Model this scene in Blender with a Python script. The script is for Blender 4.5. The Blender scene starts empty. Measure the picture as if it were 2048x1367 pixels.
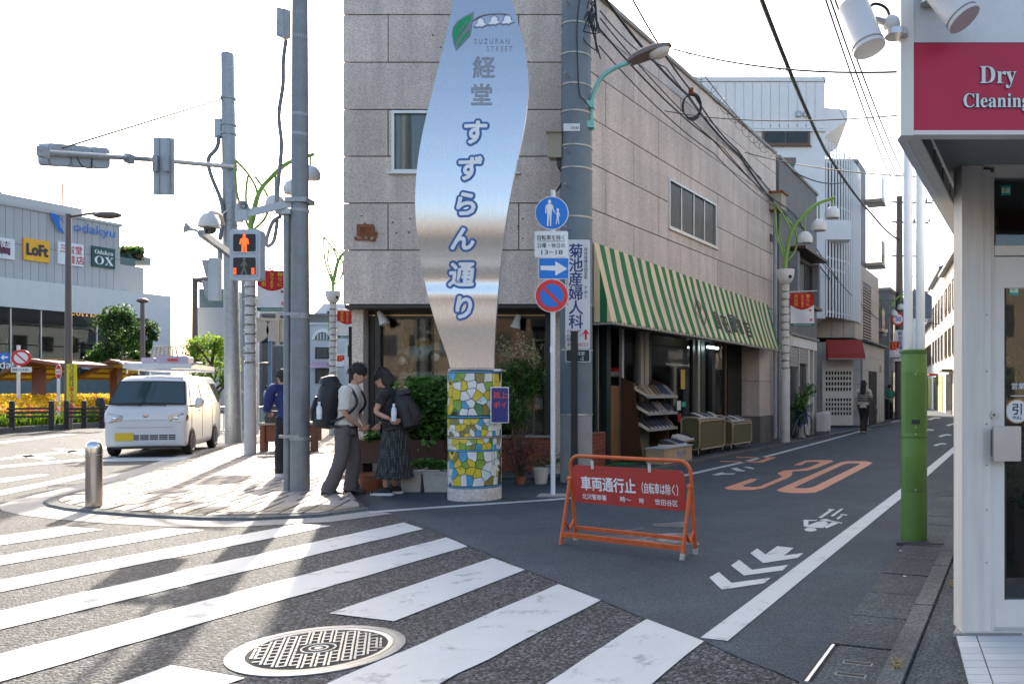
import bpy, bmesh, math, random
from mathutils import Vector, Matrix
SC = bpy.context.scene
COL = SC.collection
rnd = random.Random(7)
# ---------------------------------------------------------------- camera
F, CX, CY, EYE = 1674.0, 1400.0, 785.0, 1.32      # focal length and principal point in photo pixels, eye height in metres
cam = bpy.data.objects.new('camera', bpy.data.cameras.new('camera')); COL.objects.link(cam)
cam.location = (0, 0, EYE); cam.rotation_euler = (math.pi / 2, 0, 0)
cam.data.sensor_width = 36; cam.data.lens = F / 2048 * 36
cam.data.shift_x = (1024 - CX) / 2048; cam.data.shift_y = (CY - 683.5) / 2048
cam.data.clip_start = 0.05; cam.data.clip_end = 3000
SC.camera = cam
# ---------------------------------------------------------------- sky, sun, exposure
SUN_AZ, SUN_EL = math.radians(-20.5), math.radians(32)     # azimuth from +Y, clockwise
w = bpy.data.worlds.new('World'); SC.world = w; w.use_nodes = True
nt = w.node_tree; bg = nt.nodes['Background']
sky = nt.nodes.new('ShaderNodeTexSky'); sky.sky_type = 'NISHITA'; sky.sun_disc = False
sky.sun_elevation = SUN_EL; sky.sun_rotation = SUN_AZ; sky.altitude = 0; sky.air_density = 1.0; sky.dust_density = 3.3; sky.ozone_density = .5
nt.links.new(sky.outputs[0], bg.inputs[0]); bg.inputs[1].default_value = 0.15
sd = bpy.data.lights.new('sun', 'SUN'); sd.energy = 3.8; sd.angle = math.radians(0.55); sd.color = (1, .90, .76)
sun = bpy.data.objects.new('sun', sd); COL.objects.link(sun)
sdir = Vector((math.sin(SUN_AZ) * math.cos(SUN_EL), math.cos(SUN_AZ) * math.cos(SUN_EL), math.sin(SUN_EL)))
sun.rotation_euler = sdir.to_track_quat('Z', 'Y').to_euler(); sun.location = sdir * 60
SC.view_settings.view_transform = 'Standard'; SC.view_settings.look = 'None'; SC.view_settings.gamma = 1
SC.view_settings.exposure = 1.48
SC.render.engine = 'CYCLES'
cy = SC.cycles; cy.use_denoising = True; cy.max_bounces = 7; cy.diffuse_bounces = 4; cy.glossy_bounces = 4; cy.transmission_bounces = 6; cy.transparent_max_bounces = 8
cy.caustics_reflective = False; cy.caustics_refractive = False; cy.sample_clamp_indirect = 6
# ---------------------------------------------------------------- helpers
def P(px, py, Y): return Vector(((px - CX) / F * Y, Y, EYE + (CY - py) / F * Y))
def G(px, py, z=0.0):
    Y = F * (EYE - z) / (py - CY); return Vector(((px - CX) / F * Y, Y, z))
def V(*a): return Vector(a)
MATS = {}
def lin(r, g, b):
    f = lambda c: (c / 255 / 12.92) if c / 255 <= .04045 else ((c / 255 + .055) / 1.055) ** 2.4
    return (f(r), f(g), f(b))
def mat(name, col, rough=.6, metal=0, var=.12, scale=3.0, fine=0, fscale=60, bump=0, bscale=None, emit=None, estr=1, spec=.5, rand=0, coat=0, trans=0, alpha=1, stretch=None):
    if name in MATS: return MATS[name]
    m = bpy.data.materials.new(name); m.use_nodes = True; MATS[name] = m
    t = m.node_tree; n = t.nodes; L = t.links.new; b = n['Principled BSDF']
    b.inputs['Roughness'].default_value = rough; b.inputs['Metallic'].default_value = metal
    b.inputs['Specular IOR Level'].default_value = spec; b.inputs['Coat Weight'].default_value = coat
    b.inputs['Transmission Weight'].default_value = trans; b.inputs['Alpha'].default_value = alpha
    b.inputs['Base Color'].default_value = (*col, 1)
    if emit: b.inputs['Emission Color'].default_value = (*emit, 1); b.inputs['Emission Strength'].default_value = estr
    geo = n.new('ShaderNodeNewGeometry'); pos = geo.outputs['Position']
    if stretch:
        mp = n.new('ShaderNodeMapping'); mp.inputs['Scale'].default_value = stretch; L(pos, mp.inputs[0]); pos = mp.outputs[0]
    val = None
    def add(fac, amt):
        nonlocal val
        mr = n.new('ShaderNodeMapRange'); mr.inputs[3].default_value = 1 - amt; mr.inputs[4].default_value = 1 + amt
        mr.inputs[1].default_value = .25; mr.inputs[2].default_value = .75; L(fac, mr.inputs[0])
        if val is None: val = mr.outputs[0]
        else:
            mm = n.new('ShaderNodeMath'); mm.operation = 'MULTIPLY'; L(val, mm.inputs[0]); L(mr.outputs[0], mm.inputs[1]); val = mm.outputs[0]
    if var:
        a = n.new('ShaderNodeTexNoise'); a.inputs['Scale'].default_value = scale; a.inputs['Detail'].default_value = 5; a.inputs['Roughness'].default_value = .65; L(pos, a.inputs[0]); add(a.outputs[0], var)
    if fine:
        a = n.new('ShaderNodeTexNoise'); a.inputs['Scale'].default_value = fscale; a.inputs['Detail'].default_value = 3; L(pos, a.inputs[0]); add(a.outputs[0], fine)
    if rand:
        oi = n.new('ShaderNodeObjectInfo'); mr = n.new('ShaderNodeMapRange'); mr.inputs[3].default_value = 1 - rand; mr.inputs[4].default_value = 1 + rand; L(oi.outputs['Random'], mr.inputs[0])
        if val is None: val = mr.outputs[0]
        else:
            mm = n.new('ShaderNodeMath'); mm.operation = 'MULTIPLY'; L(val, mm.inputs[0]); L(mr.outputs[0], mm.inputs[1]); val = mm.outputs[0]
    if val is not None:
        hs = n.new('ShaderNodeMix'); hs.data_type = 'RGBA'; hs.blend_type = 'MULTIPLY'; hs.inputs[0].default_value = 1; hs.inputs[6].default_value = (*col, 1)
        L(val, hs.inputs[7]); L(hs.outputs[2], b.inputs['Base Color'])
        rr = n.new('ShaderNodeMath'); rr.operation = 'MULTIPLY'; rr.inputs[1].default_value = rough; L(val, rr.inputs[0]); rr.use_clamp = True; L(rr.outputs[0], b.inputs['Roughness'])
    if bump:
        a = n.new('ShaderNodeTexNoise'); a.inputs['Scale'].default_value = bscale or fscale; a.inputs['Detail'].default_value = 4; L(pos, a.inputs[0])
        bp = n.new('ShaderNodeBump'); bp.inputs['Strength'].default_value = bump; bp.inputs['Distance'].default_value = .01; L(a.outputs[0], bp.inputs['Height']); L(bp.outputs[0], b.inputs['Normal'])
    return m
def leafmat(name, c, rough=.5, tr=.5):
    m = mat(name, c, rough, var=.22, scale=9, fine=.15, fscale=35); t = m.node_tree; n = t.nodes; L = t.links.new; b = n['Principled BSDF']
    tl = n.new('ShaderNodeBsdfTranslucent'); g = n.new('ShaderNodeMix'); g.data_type = 'RGBA'; g.blend_type = 'MULTIPLY'; g.inputs[0].default_value = 1; g.inputs[7].default_value = (1.5, 1.35, .6, 1); L(b.inputs['Base Color'].links[0].from_socket, g.inputs[6]); L(g.outputs[2], tl.inputs[0])
    mx = n.new('ShaderNodeMixShader'); mx.inputs[0].default_value = tr; L(b.outputs[0], mx.inputs[1]); L(tl.outputs[0], mx.inputs[2]); L(mx.outputs[0], n['Material Output'].inputs[0]); return m
def plain(o):
    m = o.matrix_basis.copy(); p = o.parent
    while p is not None: m = p.matrix_basis @ m; p = p.parent
    return m
class MB:
    """collects shapes; build() links them as one mesh object"""
    def __init__(s): s.v = []; s.f = []; s.mi = []; s.mats = []; s.cur = 0; s.sm = []; s.smooth = False
    def use(s, m):
        m = m if not isinstance(m, str) else MATS[m]
        if m not in s.mats: s.mats.append(m)
        s.cur = s.mats.index(m); return s
    def face(s, idx): s.f.append(tuple(idx)); s.mi.append(s.cur); s.sm.append(s.smooth)
    def poly(s, pts, flip=False):
        k = len(s.v); s.v += [Vector(p) for p in pts]; r = list(range(k, k + len(pts))); s.face(r[::-1] if flip else r); return s
    def obox(s, o, a, b, c):
        """box from corner o along vectors a, b, c"""
        o, a, b, c = Vector(o), Vector(a), Vector(b), Vector(c); k = len(s.v)
        if a.cross(b).dot(c) < 0: a, b = b, a
        s.v += [o, o + a, o + a + b, o + b, o + c, o + a + c, o + a + b + c, o + b + c]
        for q in ((3, 2, 1, 0), (4, 5, 6, 7), (0, 1, 5, 4), (1, 2, 6, 5), (2, 3, 7, 6), (3, 0, 4, 7)): s.face([k + i for i in q])
        return s
    def box(s, x0, x1, y0, y1, z0, z1): return s.obox((x0, y0, z0), (x1 - x0, 0, 0), (0, y1 - y0, 0), (0, 0, z1 - z0))
    def bar(s, p, q, w, h, up=(0, 0, 1)):
        p, q = Vector(p), Vector(q); d = (q - p); u = Vector(up); r = d.cross(u)
        if r.length < 1e-6: r = d.cross(Vector((1, 0, 0)))
        r.normalize(); u = r.cross(d).normalized()
        return s.obox(p - r * w / 2 - u * h / 2, r * w, u * h, d)
    def prism(s, pts, d):
        """extrude planar polygon by vector d"""
        k = len(s.v); n = len(pts); pts = [Vector(p) for p in pts]; d = Vector(d)
        nn = Vector((0, 0, 0))
        for i in range(n): nn += (pts[i] - pts[0]).cross(pts[(i + 1) % n] - pts[0])
        if nn.dot(d) > 0: pts = pts[::-1]
        s.v += pts + [p + d for p in pts]; s.face(range(k, k + n)); s.face([k + n + i for i in reversed(range(n))])
        for i in range(n):
            j = (i + 1) % n; s.face((k + j, k + i, k + n + i, k + n + j))
        return s
    def tube(s, pts, r, seg=10, caps=True, flat=None):
        pts = [Vector(p) for p in pts]; n = len(pts); rs = r if isinstance(r, (list, tuple)) else [r] * n
        old = s.smooth; s.smooth = True; k = len(s.v); ref = None
        for i, p in enumerate(pts):
            d = (pts[min(i + 1, n - 1)] - pts[max(i - 1, 0)]).normalized()
            if ref is None:
                ref = d.orthogonal().normalized() if abs(d.z) < .99 else Vector((1, 0, 0))
            ref = (ref - d * ref.dot(d)).normalized(); b = d.cross(ref)
            for j in range(seg):
                a = 2 * math.pi * j / seg; s.v.append(p + (ref * math.cos(a) + b * math.sin(a)) * rs[i])
        for i in range(n - 1):
            for j in range(seg):
                j2 = (j + 1) % seg; s.face((k + i * seg + j, k + i * seg + j2, k + (i + 1) * seg + j2, k + (i + 1) * seg + j))
        s.smooth = False
        if caps:
            s.face([k + j for j in reversed(range(seg))]); s.face([k + (n - 1) * seg + j for j in range(seg)])
        s.smooth = old; return s
    def cyl(s, p, q, r, r2=None, seg=12): return s.tube([p, q], [r, r if r2 is None else r2], seg)
    def lathe(s, prof, c=(0, 0, 0), seg=20, ax=None, sx=1, sy=1):
        """profile [(r, z)] round a vertical axis through c (ax: matrix)"""
        c = Vector(c); k = len(s.v); n = len(prof); old = s.smooth; s.smooth = True
        for r, z in prof:
            for j in range(seg):
                a = 2 * math.pi * j / seg; p = Vector((r * math.cos(a) * sx, r * math.sin(a) * sy, z)); s.v.append(c + (ax @ p if ax else p))
        for i in range(n - 1):
            for j in range(seg):
                j2 = (j + 1) % seg; s.face((k + i * seg + j, k + i * seg + j2, k + (i + 1) * seg + j2, k + (i + 1) * seg + j))
        s.smooth = False
        if prof[0][0] > 1e-5: s.face([k + j for j in reversed(range(seg))])
        if prof[-1][0] > 1e-5: s.face([k + (n - 1) * seg + j for j in range(seg)])
        s.smooth = old; return s
    def ell(s, c, rx, ry, rz, seg=12, rings=8, ax=None):
        prof = [(math.sin(math.pi * i / rings), -math.cos(math.pi * i / rings)) for i in range(rings + 1)]
        m = Matrix.Diagonal((rx, ry, rz)); m = (ax @ m) if ax else m
        return s.lathe([(max(r, 1e-6), z) for r, z in prof], c, seg, m)
    def grid(s, fn, nu, nv, smooth=True):
        k = len(s.v); old = s.smooth; s.smooth = smooth
        for j in range(nv + 1):
            for i in range(nu + 1): s.v.append(Vector(fn(i / nu, j / nv)))
        for j in range(nv):
            for i in range(nu):
                a = k + j * (nu + 1) + i; s.face((a, a + 1, a + nu + 2, a + nu + 1))
        s.smooth = old; return s
    def add(s, vs, fs):
        k = len(s.v); s.v += [Vector(v) for v in vs]
        for f in fs: s.face([k + i for i in f])
        return s
    def mesh(s, name, m=None, inv=None):
        me = bpy.data.meshes.new(name)
        vs = [inv @ v for v in s.v] if inv is not None else s.v
        me.from_pydata([tuple(v) for v in vs], [], s.f)
        if s.mats:
            for x in s.mats: me.materials.append(x)
        elif m is not None: me.materials.append(MATS[m] if isinstance(m, str) else m)
        if len(s.mats) > 1: me.polygons.foreach_set('material_index', s.mi)
        if any(s.sm): me.polygons.foreach_set('use_smooth', s.sm)
        me.update()
        if any(s.sm): me.set_sharp_from_angle(angle=.7)
        return me
    def build(s, name, m=None, parent=None, local=False, label=None):
        """verts are world coordinates unless local"""
        inv = plain(parent).inverted() if (parent is not None and not local) else None
        o = bpy.data.objects.new(name, s.mesh(name, m, inv)); COL.objects.link(o); o.parent = parent
        if label: o['label'] = label
        return o
def tag(o, label, cat, group=None, kind=None):
    if label: o['label'] = label
    if cat: o['category'] = cat
    if group: o['group'] = group
    if kind: o['kind'] = kind
    return o
def thing(name, label, cat, loc=(0, 0, 0), rz=0, group=None):
    o = bpy.data.objects.new(name, None); COL.objects.link(o); o.location = loc; o.rotation_euler = (0, 0, rz); o.empty_display_size = .2
    return tag(o, label, cat, group)
def struct(o): o['kind'] = 'structure'; return o
def dup(root, loc, rz, label=None, scale=None):
    def cp(o, par):
        c = o.copy(); COL.objects.link(c); c.parent = par
        for ch in kids.get(o, ()): cp(ch, c)
        return c
    kids = {}
    for o in root.children_recursive: kids.setdefault(o.parent, []).append(o)
    r = cp(root, None); r.location = loc; r.rotation_euler = (0, 0, rz)
    if scale: r.scale = scale
    if label: r['label'] = label
    return r
_tc = {}
def glyphs(s, off=0.0, align='CENTER', shear=0, space=1.0):
    k = (s, off, align, shear, space)
    if k not in _tc:
        c = bpy.data.curves.new('t', 'FONT'); c.body = s; c.resolution_u = 3; c.offset = off; c.align_x = align; c.shear = shear; c.space_character = space
        o = bpy.data.objects.new('t', c); m = bpy.data.meshes.new_from_object(o)
        _tc[k] = ([v.co.copy() for v in m.vertices], [tuple(p.vertices) for p in m.polygons])
        bpy.data.objects.remove(o); bpy.data.curves.remove(c); bpy.data.meshes.remove(m)
    return _tc[k]
def text(mb, s, o, u, v, size, off=0.0, align='CENTER', vertical=False, pitch=1.05, sx=1.0, lift=0.0, fit=None, fn=None, shear=0, space=1.0):
    """letters on the plane through o (baseline start/centre) with unit axes u (right), v (up); vertical: one glyph under the other"""
    o, u, v = Vector(o), Vector(u), Vector(v); n = u.cross(v)
    if vertical:
        for i, ch in enumerate(s):
            if ch != ' ': text(mb, ch, o - v * size * pitch * i, u, v, size, off, 'CENTER', sx=sx, lift=lift, fn=fn)
        return mb
    if off > 0 and not fn:
        for k in range(7): text(mb, s, o + (u * math.cos(k * 1.047) + v * math.sin(k * 1.047)) * (off * size * .9 if k < 6 else 0), u, v, size, 0, align, False, pitch, sx, lift + .00015 * k, fit, None, shear, space)
        return mb
    vs, fs = glyphs(s, 0, align, shear, space)
    if fit and vs:
        ww = max(p.x for p in vs) - min(p.x for p in vs); sx = fit / (ww * size)
    if fn: mb.add([fn(o + u * p.x * size * sx + v * p.y * size) for p in vs], fs)
    else: mb.add([o + u * p.x * size * sx + v * p.y * size + n * lift for p in vs], fs)
    return mb
def arc(c, r, a0, a1, n, u=(1, 0, 0), v=(0, 0, 1)):
    c, u, v = Vector(c), Vector(u), Vector(v)
    return [c + u * r * math.cos(a0 + (a1 - a0) * i / n) + v * r * math.sin(a0 + (a1 - a0) * i / n) for i in range(n + 1)]
def rrect(o, u, v, w, h, r, n=4):
    """rounded rectangle outline, o the lower-left corner"""
    o, u, v = Vector(o), Vector(u), Vector(v); pts = []
    for cx, cy_, a in ((w - r, r, -math.pi / 2), (w - r, h - r, 0), (r, h - r, math.pi / 2), (r, r, math.pi)):
        pts += arc(o + u * cx + v * cy_, r, a, a + math.pi / 2, n, u, v)
    return pts
def bez(pts, n=16):
    """Catmull-Rom through points"""
    p = [Vector(q) for q in pts]; p = [p[0] * 2 - p[1]] + p + [p[-1] * 2 - p[-2]]; out = []
    for i in range(1, len(p) - 2):
        for k in range(n):
            t = k / n; a, b, c, d = p[i - 1], p[i], p[i + 1], p[i + 2]
            out.append(.5 * ((2 * b) + (c - a) * t + (2 * a - 5 * b + 4 * c - d) * t * t + (3 * b - a - 3 * c + d) * t ** 3))
    return out + [p[-2]]
def sag(a, b, s, n=14):
    a, b = Vector(a), Vector(b)
    return [a.lerp(b, i / n) - Vector((0, 0, s * 4 * (i / n) * (1 - i / n))) for i in range(n + 1)]
def leaves(mb, pts, size, r=rnd, up=.5, mats=None, jit=.5, asp=.5):
    """one small two-face leaf at each point"""
    for p in pts:
        if mats: mb.use(mats[r.randrange(len(mats))])
        d = Vector((r.gauss(0, 1), r.gauss(0, 1), r.gauss(0, 1))).normalized()
        nrm = Vector((r.gauss(0, 1), r.gauss(0, 1), r.gauss(0, 1) + up * 2)).normalized()
        d = (d - nrm * d.dot(nrm)).normalized(); q = d.cross(nrm); L = size * (1 + r.uniform(-jit, jit)) / 2; W = L * asp
        k = len(mb.v); p = Vector(p)
        mb.v += [p - d * L, p + q * W - nrm * L * .15, p + d * L, p - q * W - nrm * L * .15, p]
        mb.face((k, k + 1, k + 4)); mb.face((k + 1, k + 2, k + 4)); mb.face((k + 2, k + 3, k + 4)); mb.face((k + 3, k, k + 4))
    return mb
X, Yv, Z = Vector((1, 0, 0)), Vector((0, 1, 0)), Vector((0, 0, 1))
# ---------------------------------------------------------------- materials
def asphalt(name, cells, c0, c1, bump, rough, rand=0, patch=.22):
    m = bpy.data.materials.new(name); m.use_nodes = True; MATS[name] = m
    t = m.node_tree; n = t.nodes; L = t.links.new; b = n['Principled BSDF']
    g = n.new('ShaderNodeNewGeometry')
    vo = n.new('ShaderNodeTexVoronoi'); vo.inputs['Scale'].default_value = cells; L(g.outputs['Position'], vo.inputs[0])
    sep = n.new('ShaderNodeSeparateColor'); L(vo.outputs['Color'], sep.inputs[0])
    pw = n.new('ShaderNodeMath'); pw.operation = 'POWER'; pw.inputs[1].default_value = 1.6 if cells > 100 else 2.6; L(sep.outputs[0], pw.inputs[0])
    mx = n.new('ShaderNodeMix'); mx.data_type = 'RGBA'; mx.inputs[6].default_value = (*c0, 1); mx.inputs[7].default_value = (*c1, 1); L(pw.outputs[0], mx.inputs[0])
    no = n.new('ShaderNodeTexNoise'); no.inputs['Scale'].default_value = .9; no.inputs['Detail'].default_value = 6; no.inputs['Roughness'].default_value = .7; L(g.outputs['Position'], no.inputs[0])
    mr = n.new('ShaderNodeMapRange'); mr.inputs[1].default_value = .3; mr.inputs[2].default_value = .7; mr.inputs[3].default_value = 1 - patch; mr.inputs[4].default_value = 1 + patch; L(no.outputs[0], mr.inputs[0])
    if rand:
        oi = n.new('ShaderNodeObjectInfo'); r2_ = n.new('ShaderNodeMapRange'); r2_.inputs[3].default_value = 1 - rand; r2_.inputs[4].default_value = 1 + rand; L(oi.outputs['Random'], r2_.inputs[0]); mm = n.new('ShaderNodeMath'); mm.operation = 'MULTIPLY'; L(mr.outputs[0], mm.inputs[0]); L(r2_.outputs[0], mm.inputs[1]); mr = mm
    ml = n.new('ShaderNodeMix'); ml.data_type = 'RGBA'; ml.blend_type = 'MULTIPLY'; ml.inputs[0].default_value = 1; L(mx.outputs[2], ml.inputs[6]); L(mr.outputs[0], ml.inputs[7])
    L(ml.outputs[2], b.inputs['Base Color']); b.inputs['Roughness'].default_value = rough; b.inputs['Specular IOR Level'].default_value = .35
    bp = n.new('ShaderNodeBump'); bp.inputs['Strength'].default_value = bump; bp.inputs['Distance'].default_value = .012; L(vo.outputs['Distance'], bp.inputs['Height']); bp.invert = True; L(bp.outputs[0], b.inputs['Normal'])
    return m
asphalt('asphalt_coarse', 70, (.009, .012, .016), (.145, .152, .165), 1.0, .75, 0, .3)
asphalt('asphalt_fine', 130, (.024, .036, .048), (.070, .094, .118), .6, .78, 0, .3)
asphalt('concrete_rough', 120, (.16, .155, .145), (.3, .29, .27), .35, .85)
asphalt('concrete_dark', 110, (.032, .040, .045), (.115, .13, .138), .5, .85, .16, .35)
asphalt('kerb_stone', 120, (.06, .068, .07), (.17, .18, .18), .5, .85, .16, .3)
def worn_paint(name, col, under, amount):
    m = mat(name, col, .55, var=.06, scale=4, fine=.05, fscale=90, bump=.25, bscale=140)
    t = m.node_tree; n = t.nodes; L = t.links.new; b = n['Principled BSDF']
    src = b.inputs['Base Color'].links[0].from_socket
    g = n.new('ShaderNodeNewGeometry'); no = n.new('ShaderNodeTexNoise'); no.inputs['Scale'].default_value = 4.5; no.inputs['Detail'].default_value = 13; no.inputs['Roughness'].default_value = .72; L(g.outputs['Position'], no.inputs[0])
    cr = n.new('ShaderNodeMapRange'); cr.inputs[1].default_value = amount; cr.inputs[2].default_value = amount + .07; L(no.outputs[0], cr.inputs[0])
    mx = n.new('ShaderNodeMix'); mx.data_type = 'RGBA'; L(cr.outputs[0], mx.inputs[0]); L(src, mx.inputs[6]); mx.inputs[7].default_value = (*under, 1); L(mx.outputs[2], b.inputs['Base Color'])
worn_paint('paint_white', (.44, .47, .485), (.24, .26, .27), .565)
worn_paint('paint_orange', (.52, .20, .10), (.28, .14, .09), .64)
worn_paint('paint_faint', (.20, .22, .24), (.06, .065, .07), .42)
mat('concrete', (.3, .29, .27), .85, var=.2, scale=1.6, fine=.12, fscale=70, bump=.25)
mat('joint_mid', (.09, .085, .08), .9)
mat('joint_dark', (.035, .033, .03), .9)
mat('paver', (.30, .26, .235), .75, var=.16, scale=1.2, fine=.12, fscale=90, bump=.15, rand=.16)
mat('paver_tactile', (.34, .29, .20), .75, var=.15, scale=2, fine=.1, rand=.1)
mat('tile_white', (.52, .54, .55), .35, var=.06, scale=3, fine=.07, fscale=160, rand=.06)
mat('iron', (.12, .12, .12), .5, metal=.35, var=.2, scale=8, fine=.15, bump=.2, bscale=80)
mat('iron_worn', (.27, .285, .295), .45, metal=.75, var=.15, scale=5, fine=.1, fscale=90, bump=.1)
mat('steel_edge', (.6, .6, .6), .4, metal=.8)
# ---------------------------------------------------------------- ground
ground = struct(MB().poly([(-500, -30, 0), (500, -30, 0), (500, 900, 0), (-500, 900, 0)]).build('road', 'asphalt_coarse'))
def gp(l, z=0.0): return [Vector((G(a, b).x, G(a, b).y, z)) for a, b in l]
bnd = [(735, 1019), (790, 1032), (860, 1056), (940, 1092), (1048, 1138), (1130, 1170), (1205, 1201), (1300, 1242), (1412, 1284), (1480, 1316), (1560, 1347), (1680, 1400)]
street = struct(MB().poly(gp(bnd, .004)[:] + [V(1.6, 3.0, .004), V(14, 31, .004), V(26, 48, .004), V(60, 90, .004), V(30, 95, .004), V(9, 45, .004), V(-3.5, 15, .004), V(-5.2, 13.5, .004)], flip=False).build('side_street', 'asphalt_fine'))
def mark(name, pts, m='paint_white', z=.004, par=None):
    par = par or ground; pts = [Vector((p[0], p[1], 0)) for p in pts]
    a = sum((pts[i].x * pts[(i + 1) % len(pts)].y - pts[(i + 1) % len(pts)].x * pts[i].y) for i in range(len(pts)))
    if a < 0: pts = pts[::-1]
    return MB().poly([(p.x, p.y, z) for p in pts]).build(name, m, par)
sdv = Vector((.336, .942)); 
def stripe(a, b, L, L2=None):
    a, b = G(*a), G(*b); d = Vector((sdv.x, sdv.y, 0)); pts = [a, b, b - d * (L2 or L), a - d * L]
    # slightly uneven long edges
    q = []
    for i in range(4):
        s, e = pts[i], pts[(i + 1) % 4]; k = max(1, int((e - s).length / .25))
        for j in range(k): q.append(s.lerp(e, j / k) + Vector((rnd.uniform(-.010, .010), rnd.uniform(-.010, .010), 0)))
    return mark('crosswalk_stripe', q, z=.006)
for a, b in (((1295, 1238), (1408, 1283)), ((1117, 1168), (1203, 1200)), ((892, 1075), (935, 1093)), ((808, 1045), (848, 1058)), ((598, 1048), (663, 1052)), ((335, 1057), (410, 1060)), ((130, 1053), (208, 1059))):
    stripe(a, b, 8)
a, b = G(985, 1116), G(1050, 1140); d2 = G(658, 1227); e2 = G(788, 1243)
mark('crosswalk_stripe', [a, b, e2, d2], z=.006)
mark('crosswalk_stripe', [G(342, 1331), G(490, 1357), G(300, 1420), G(150, 1400)], z=.006)
for l in ([(0, 883), (140, 867), (150, 868), (0, 887)], [(0, 957), (84, 948), (100, 950), (0, 966)], [(0, 981), (100, 962), (172, 946), (205, 948), (120, 966), (0, 991)], [(205, 915), (382, 914), (380, 920), (205, 923)],
          [(0, 916), (215, 893), (222, 896), (0, 920)], [(0, 931), (230, 912), (235, 915), (0, 936)], [(105, 898), (122, 896), (180, 906), (160, 910)], [(30, 911), (52, 908), (112, 916), (90, 920)], [(290, 955), (360, 944), (372, 946), (300, 959)]):
    mark('road_line', gp(l), z=.006)
def polyline(name, px, wd, m='paint_white', par=None, z=.008):
    p = [G(*q) for q in px]; Lp, Rp = [], []
    for i in range(len(p)):
        d = (p[min(i + 1, len(p) - 1)] - p[max(i - 1, 0)]).normalized(); n = Vector((-d.y, d.x, 0)) * wd / 2; Lp.append(p[i] + n); Rp.append(p[i] - n)
    return mark(name, Lp + Rp[::-1], m, z, par)
polyline('edge_line', [(738, 1025), (860, 1016), (950, 1010), (1100, 1000), (1180, 993), (1245, 981), (1320, 963), (1390, 946), (1470, 928), (1540, 911), (1660, 879), (1800, 840)], .13, par=street)
polyline('edge_line', [(1428, 1280), (1620, 1129), (1830, 965), (1940, 871), (1990, 845)], .155, par=street)
def zm(l): return [G(1380 + a / 4.2717, 880 + b / 4.2717) for a, b in l]
def smark(name, l, m): mark(name, zm(l), m, .008, street)
smark('speed_digit', [(885, 215), (985, 175), (1060, 171), (1205, 172), (1228, 182), (1080, 240), (1000, 262), (880, 268), (875, 275), (870, 300), (850, 318), (620, 415), (540, 428), (400, 429), (330, 425), (290, 410), (520, 332), (580, 333), (540, 358), (450, 390), (470, 400), (560, 402), (600, 395), (790, 315), (745, 285), (800, 262), (930, 250), (1000, 240), (1110, 195), (1100, 187), (1000, 187), (950, 215)], 'paint_orange')
o_ = [(738, 430), (830, 388), (1290, 188), (1340, 180), (1500, 181), (1562, 192), (1540, 210), (1130, 425), (1070, 450), (980, 455), (850, 453), (770, 442)]
i_ = [(890, 408), (930, 388), (1310, 210), (1360, 199), (1420, 199), (1458, 202), (1440, 213), (1060, 400), (1020, 410), (980, 413), (930, 413), (900, 411)]
mb = MB()
for k in range(12):
    q = zm([o_[k], o_[(k + 1) % 12], i_[(k + 1) % 12], i_[k]]); mb.poly([(p.x, p.y, .008) for p in q], flip=True)
mb.build('speed_digit', 'paint_orange', street)
smark('speed_mark', [(395, 145), (745, 147), (622, 192), (255, 186), (258, 179), (575, 181), (655, 155), (395, 153)], 'paint_orange')
for l in ([(165, 1180), (245, 1132), (355, 1225), (690, 1180), (635, 1228), (270, 1283)], [(350, 1075), (420, 1028), (530, 1112), (840, 1070), (790, 1118), (460, 1162)], [(515, 970), (575, 930), (645, 980), (745, 910), (885, 925), (805, 990), (970, 968), (920, 1010), (625, 1055)],
          [(185, 298), (275, 275), (300, 285), (390, 285), (380, 293), (300, 295), (230, 302)], [(345, 243), (400, 236), (440, 255), (470, 260), (465, 268), (400, 265)], [(455, 232), (500, 228), (550, 243), (540, 250)]): smark('road_chevron', l, 'paint_white')
for l in ([(970, 684), (1085, 684), (1085, 692), (1012, 694), (1010, 738), (972, 740)], [(1016, 728), (1090, 700), (1150, 694), (1182, 712), (1137, 754), (985, 747)], [(1095, 665), (1195, 597), (1225, 600), (1125, 669)], [(1200, 650), (1290, 588), (1312, 590), (1222, 655)], [(1245, 675), (1285, 647), (1305, 649), (1270, 679)],
          [(1180, 589), (1235, 594), (1235, 602), (1180, 597)], [(1285, 634), (1345, 639), (1340, 647), (1285, 642)], [(1110, 683), (1165, 675), (1200, 688), (1300, 708), (1297, 716), (1190, 697), (1115, 691)], [(1145, 742), (1215, 705), (1270, 712), (1167, 757)],
          [(1030 + 53 * math.cos(t * .524), 768 + 16 * math.sin(t * .524)) for t in range(12)]): smark('bicycle_mark', l, 'paint_white')
for cx, cy_ in ((1880, 890), (1890, 872), (1905, 850), (1855, 862), (1868, 838)):
    mark('road_chevron', [G(cx - 14, cy_), G(cx + 2, cy_ - 4), G(cx + 14, cy_ - 3), G(cx + 10, cy_ - 1), G(cx + 3, cy_ - 2), G(cx - 8, cy_ + 2)], 'paint_white', .008, street)
for l in ([(1243, 1062), (1288, 1055), (1288, 1059), (1243, 1065)], [(1180, 1072), (1380, 1066), (1400, 1090), (1300, 1088)], [(1300, 1048), (1372, 1044), (1376, 1056), (1310, 1054)]):
    mark('worn_mark', gp(l), 'paint_faint', .0075, street)
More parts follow.
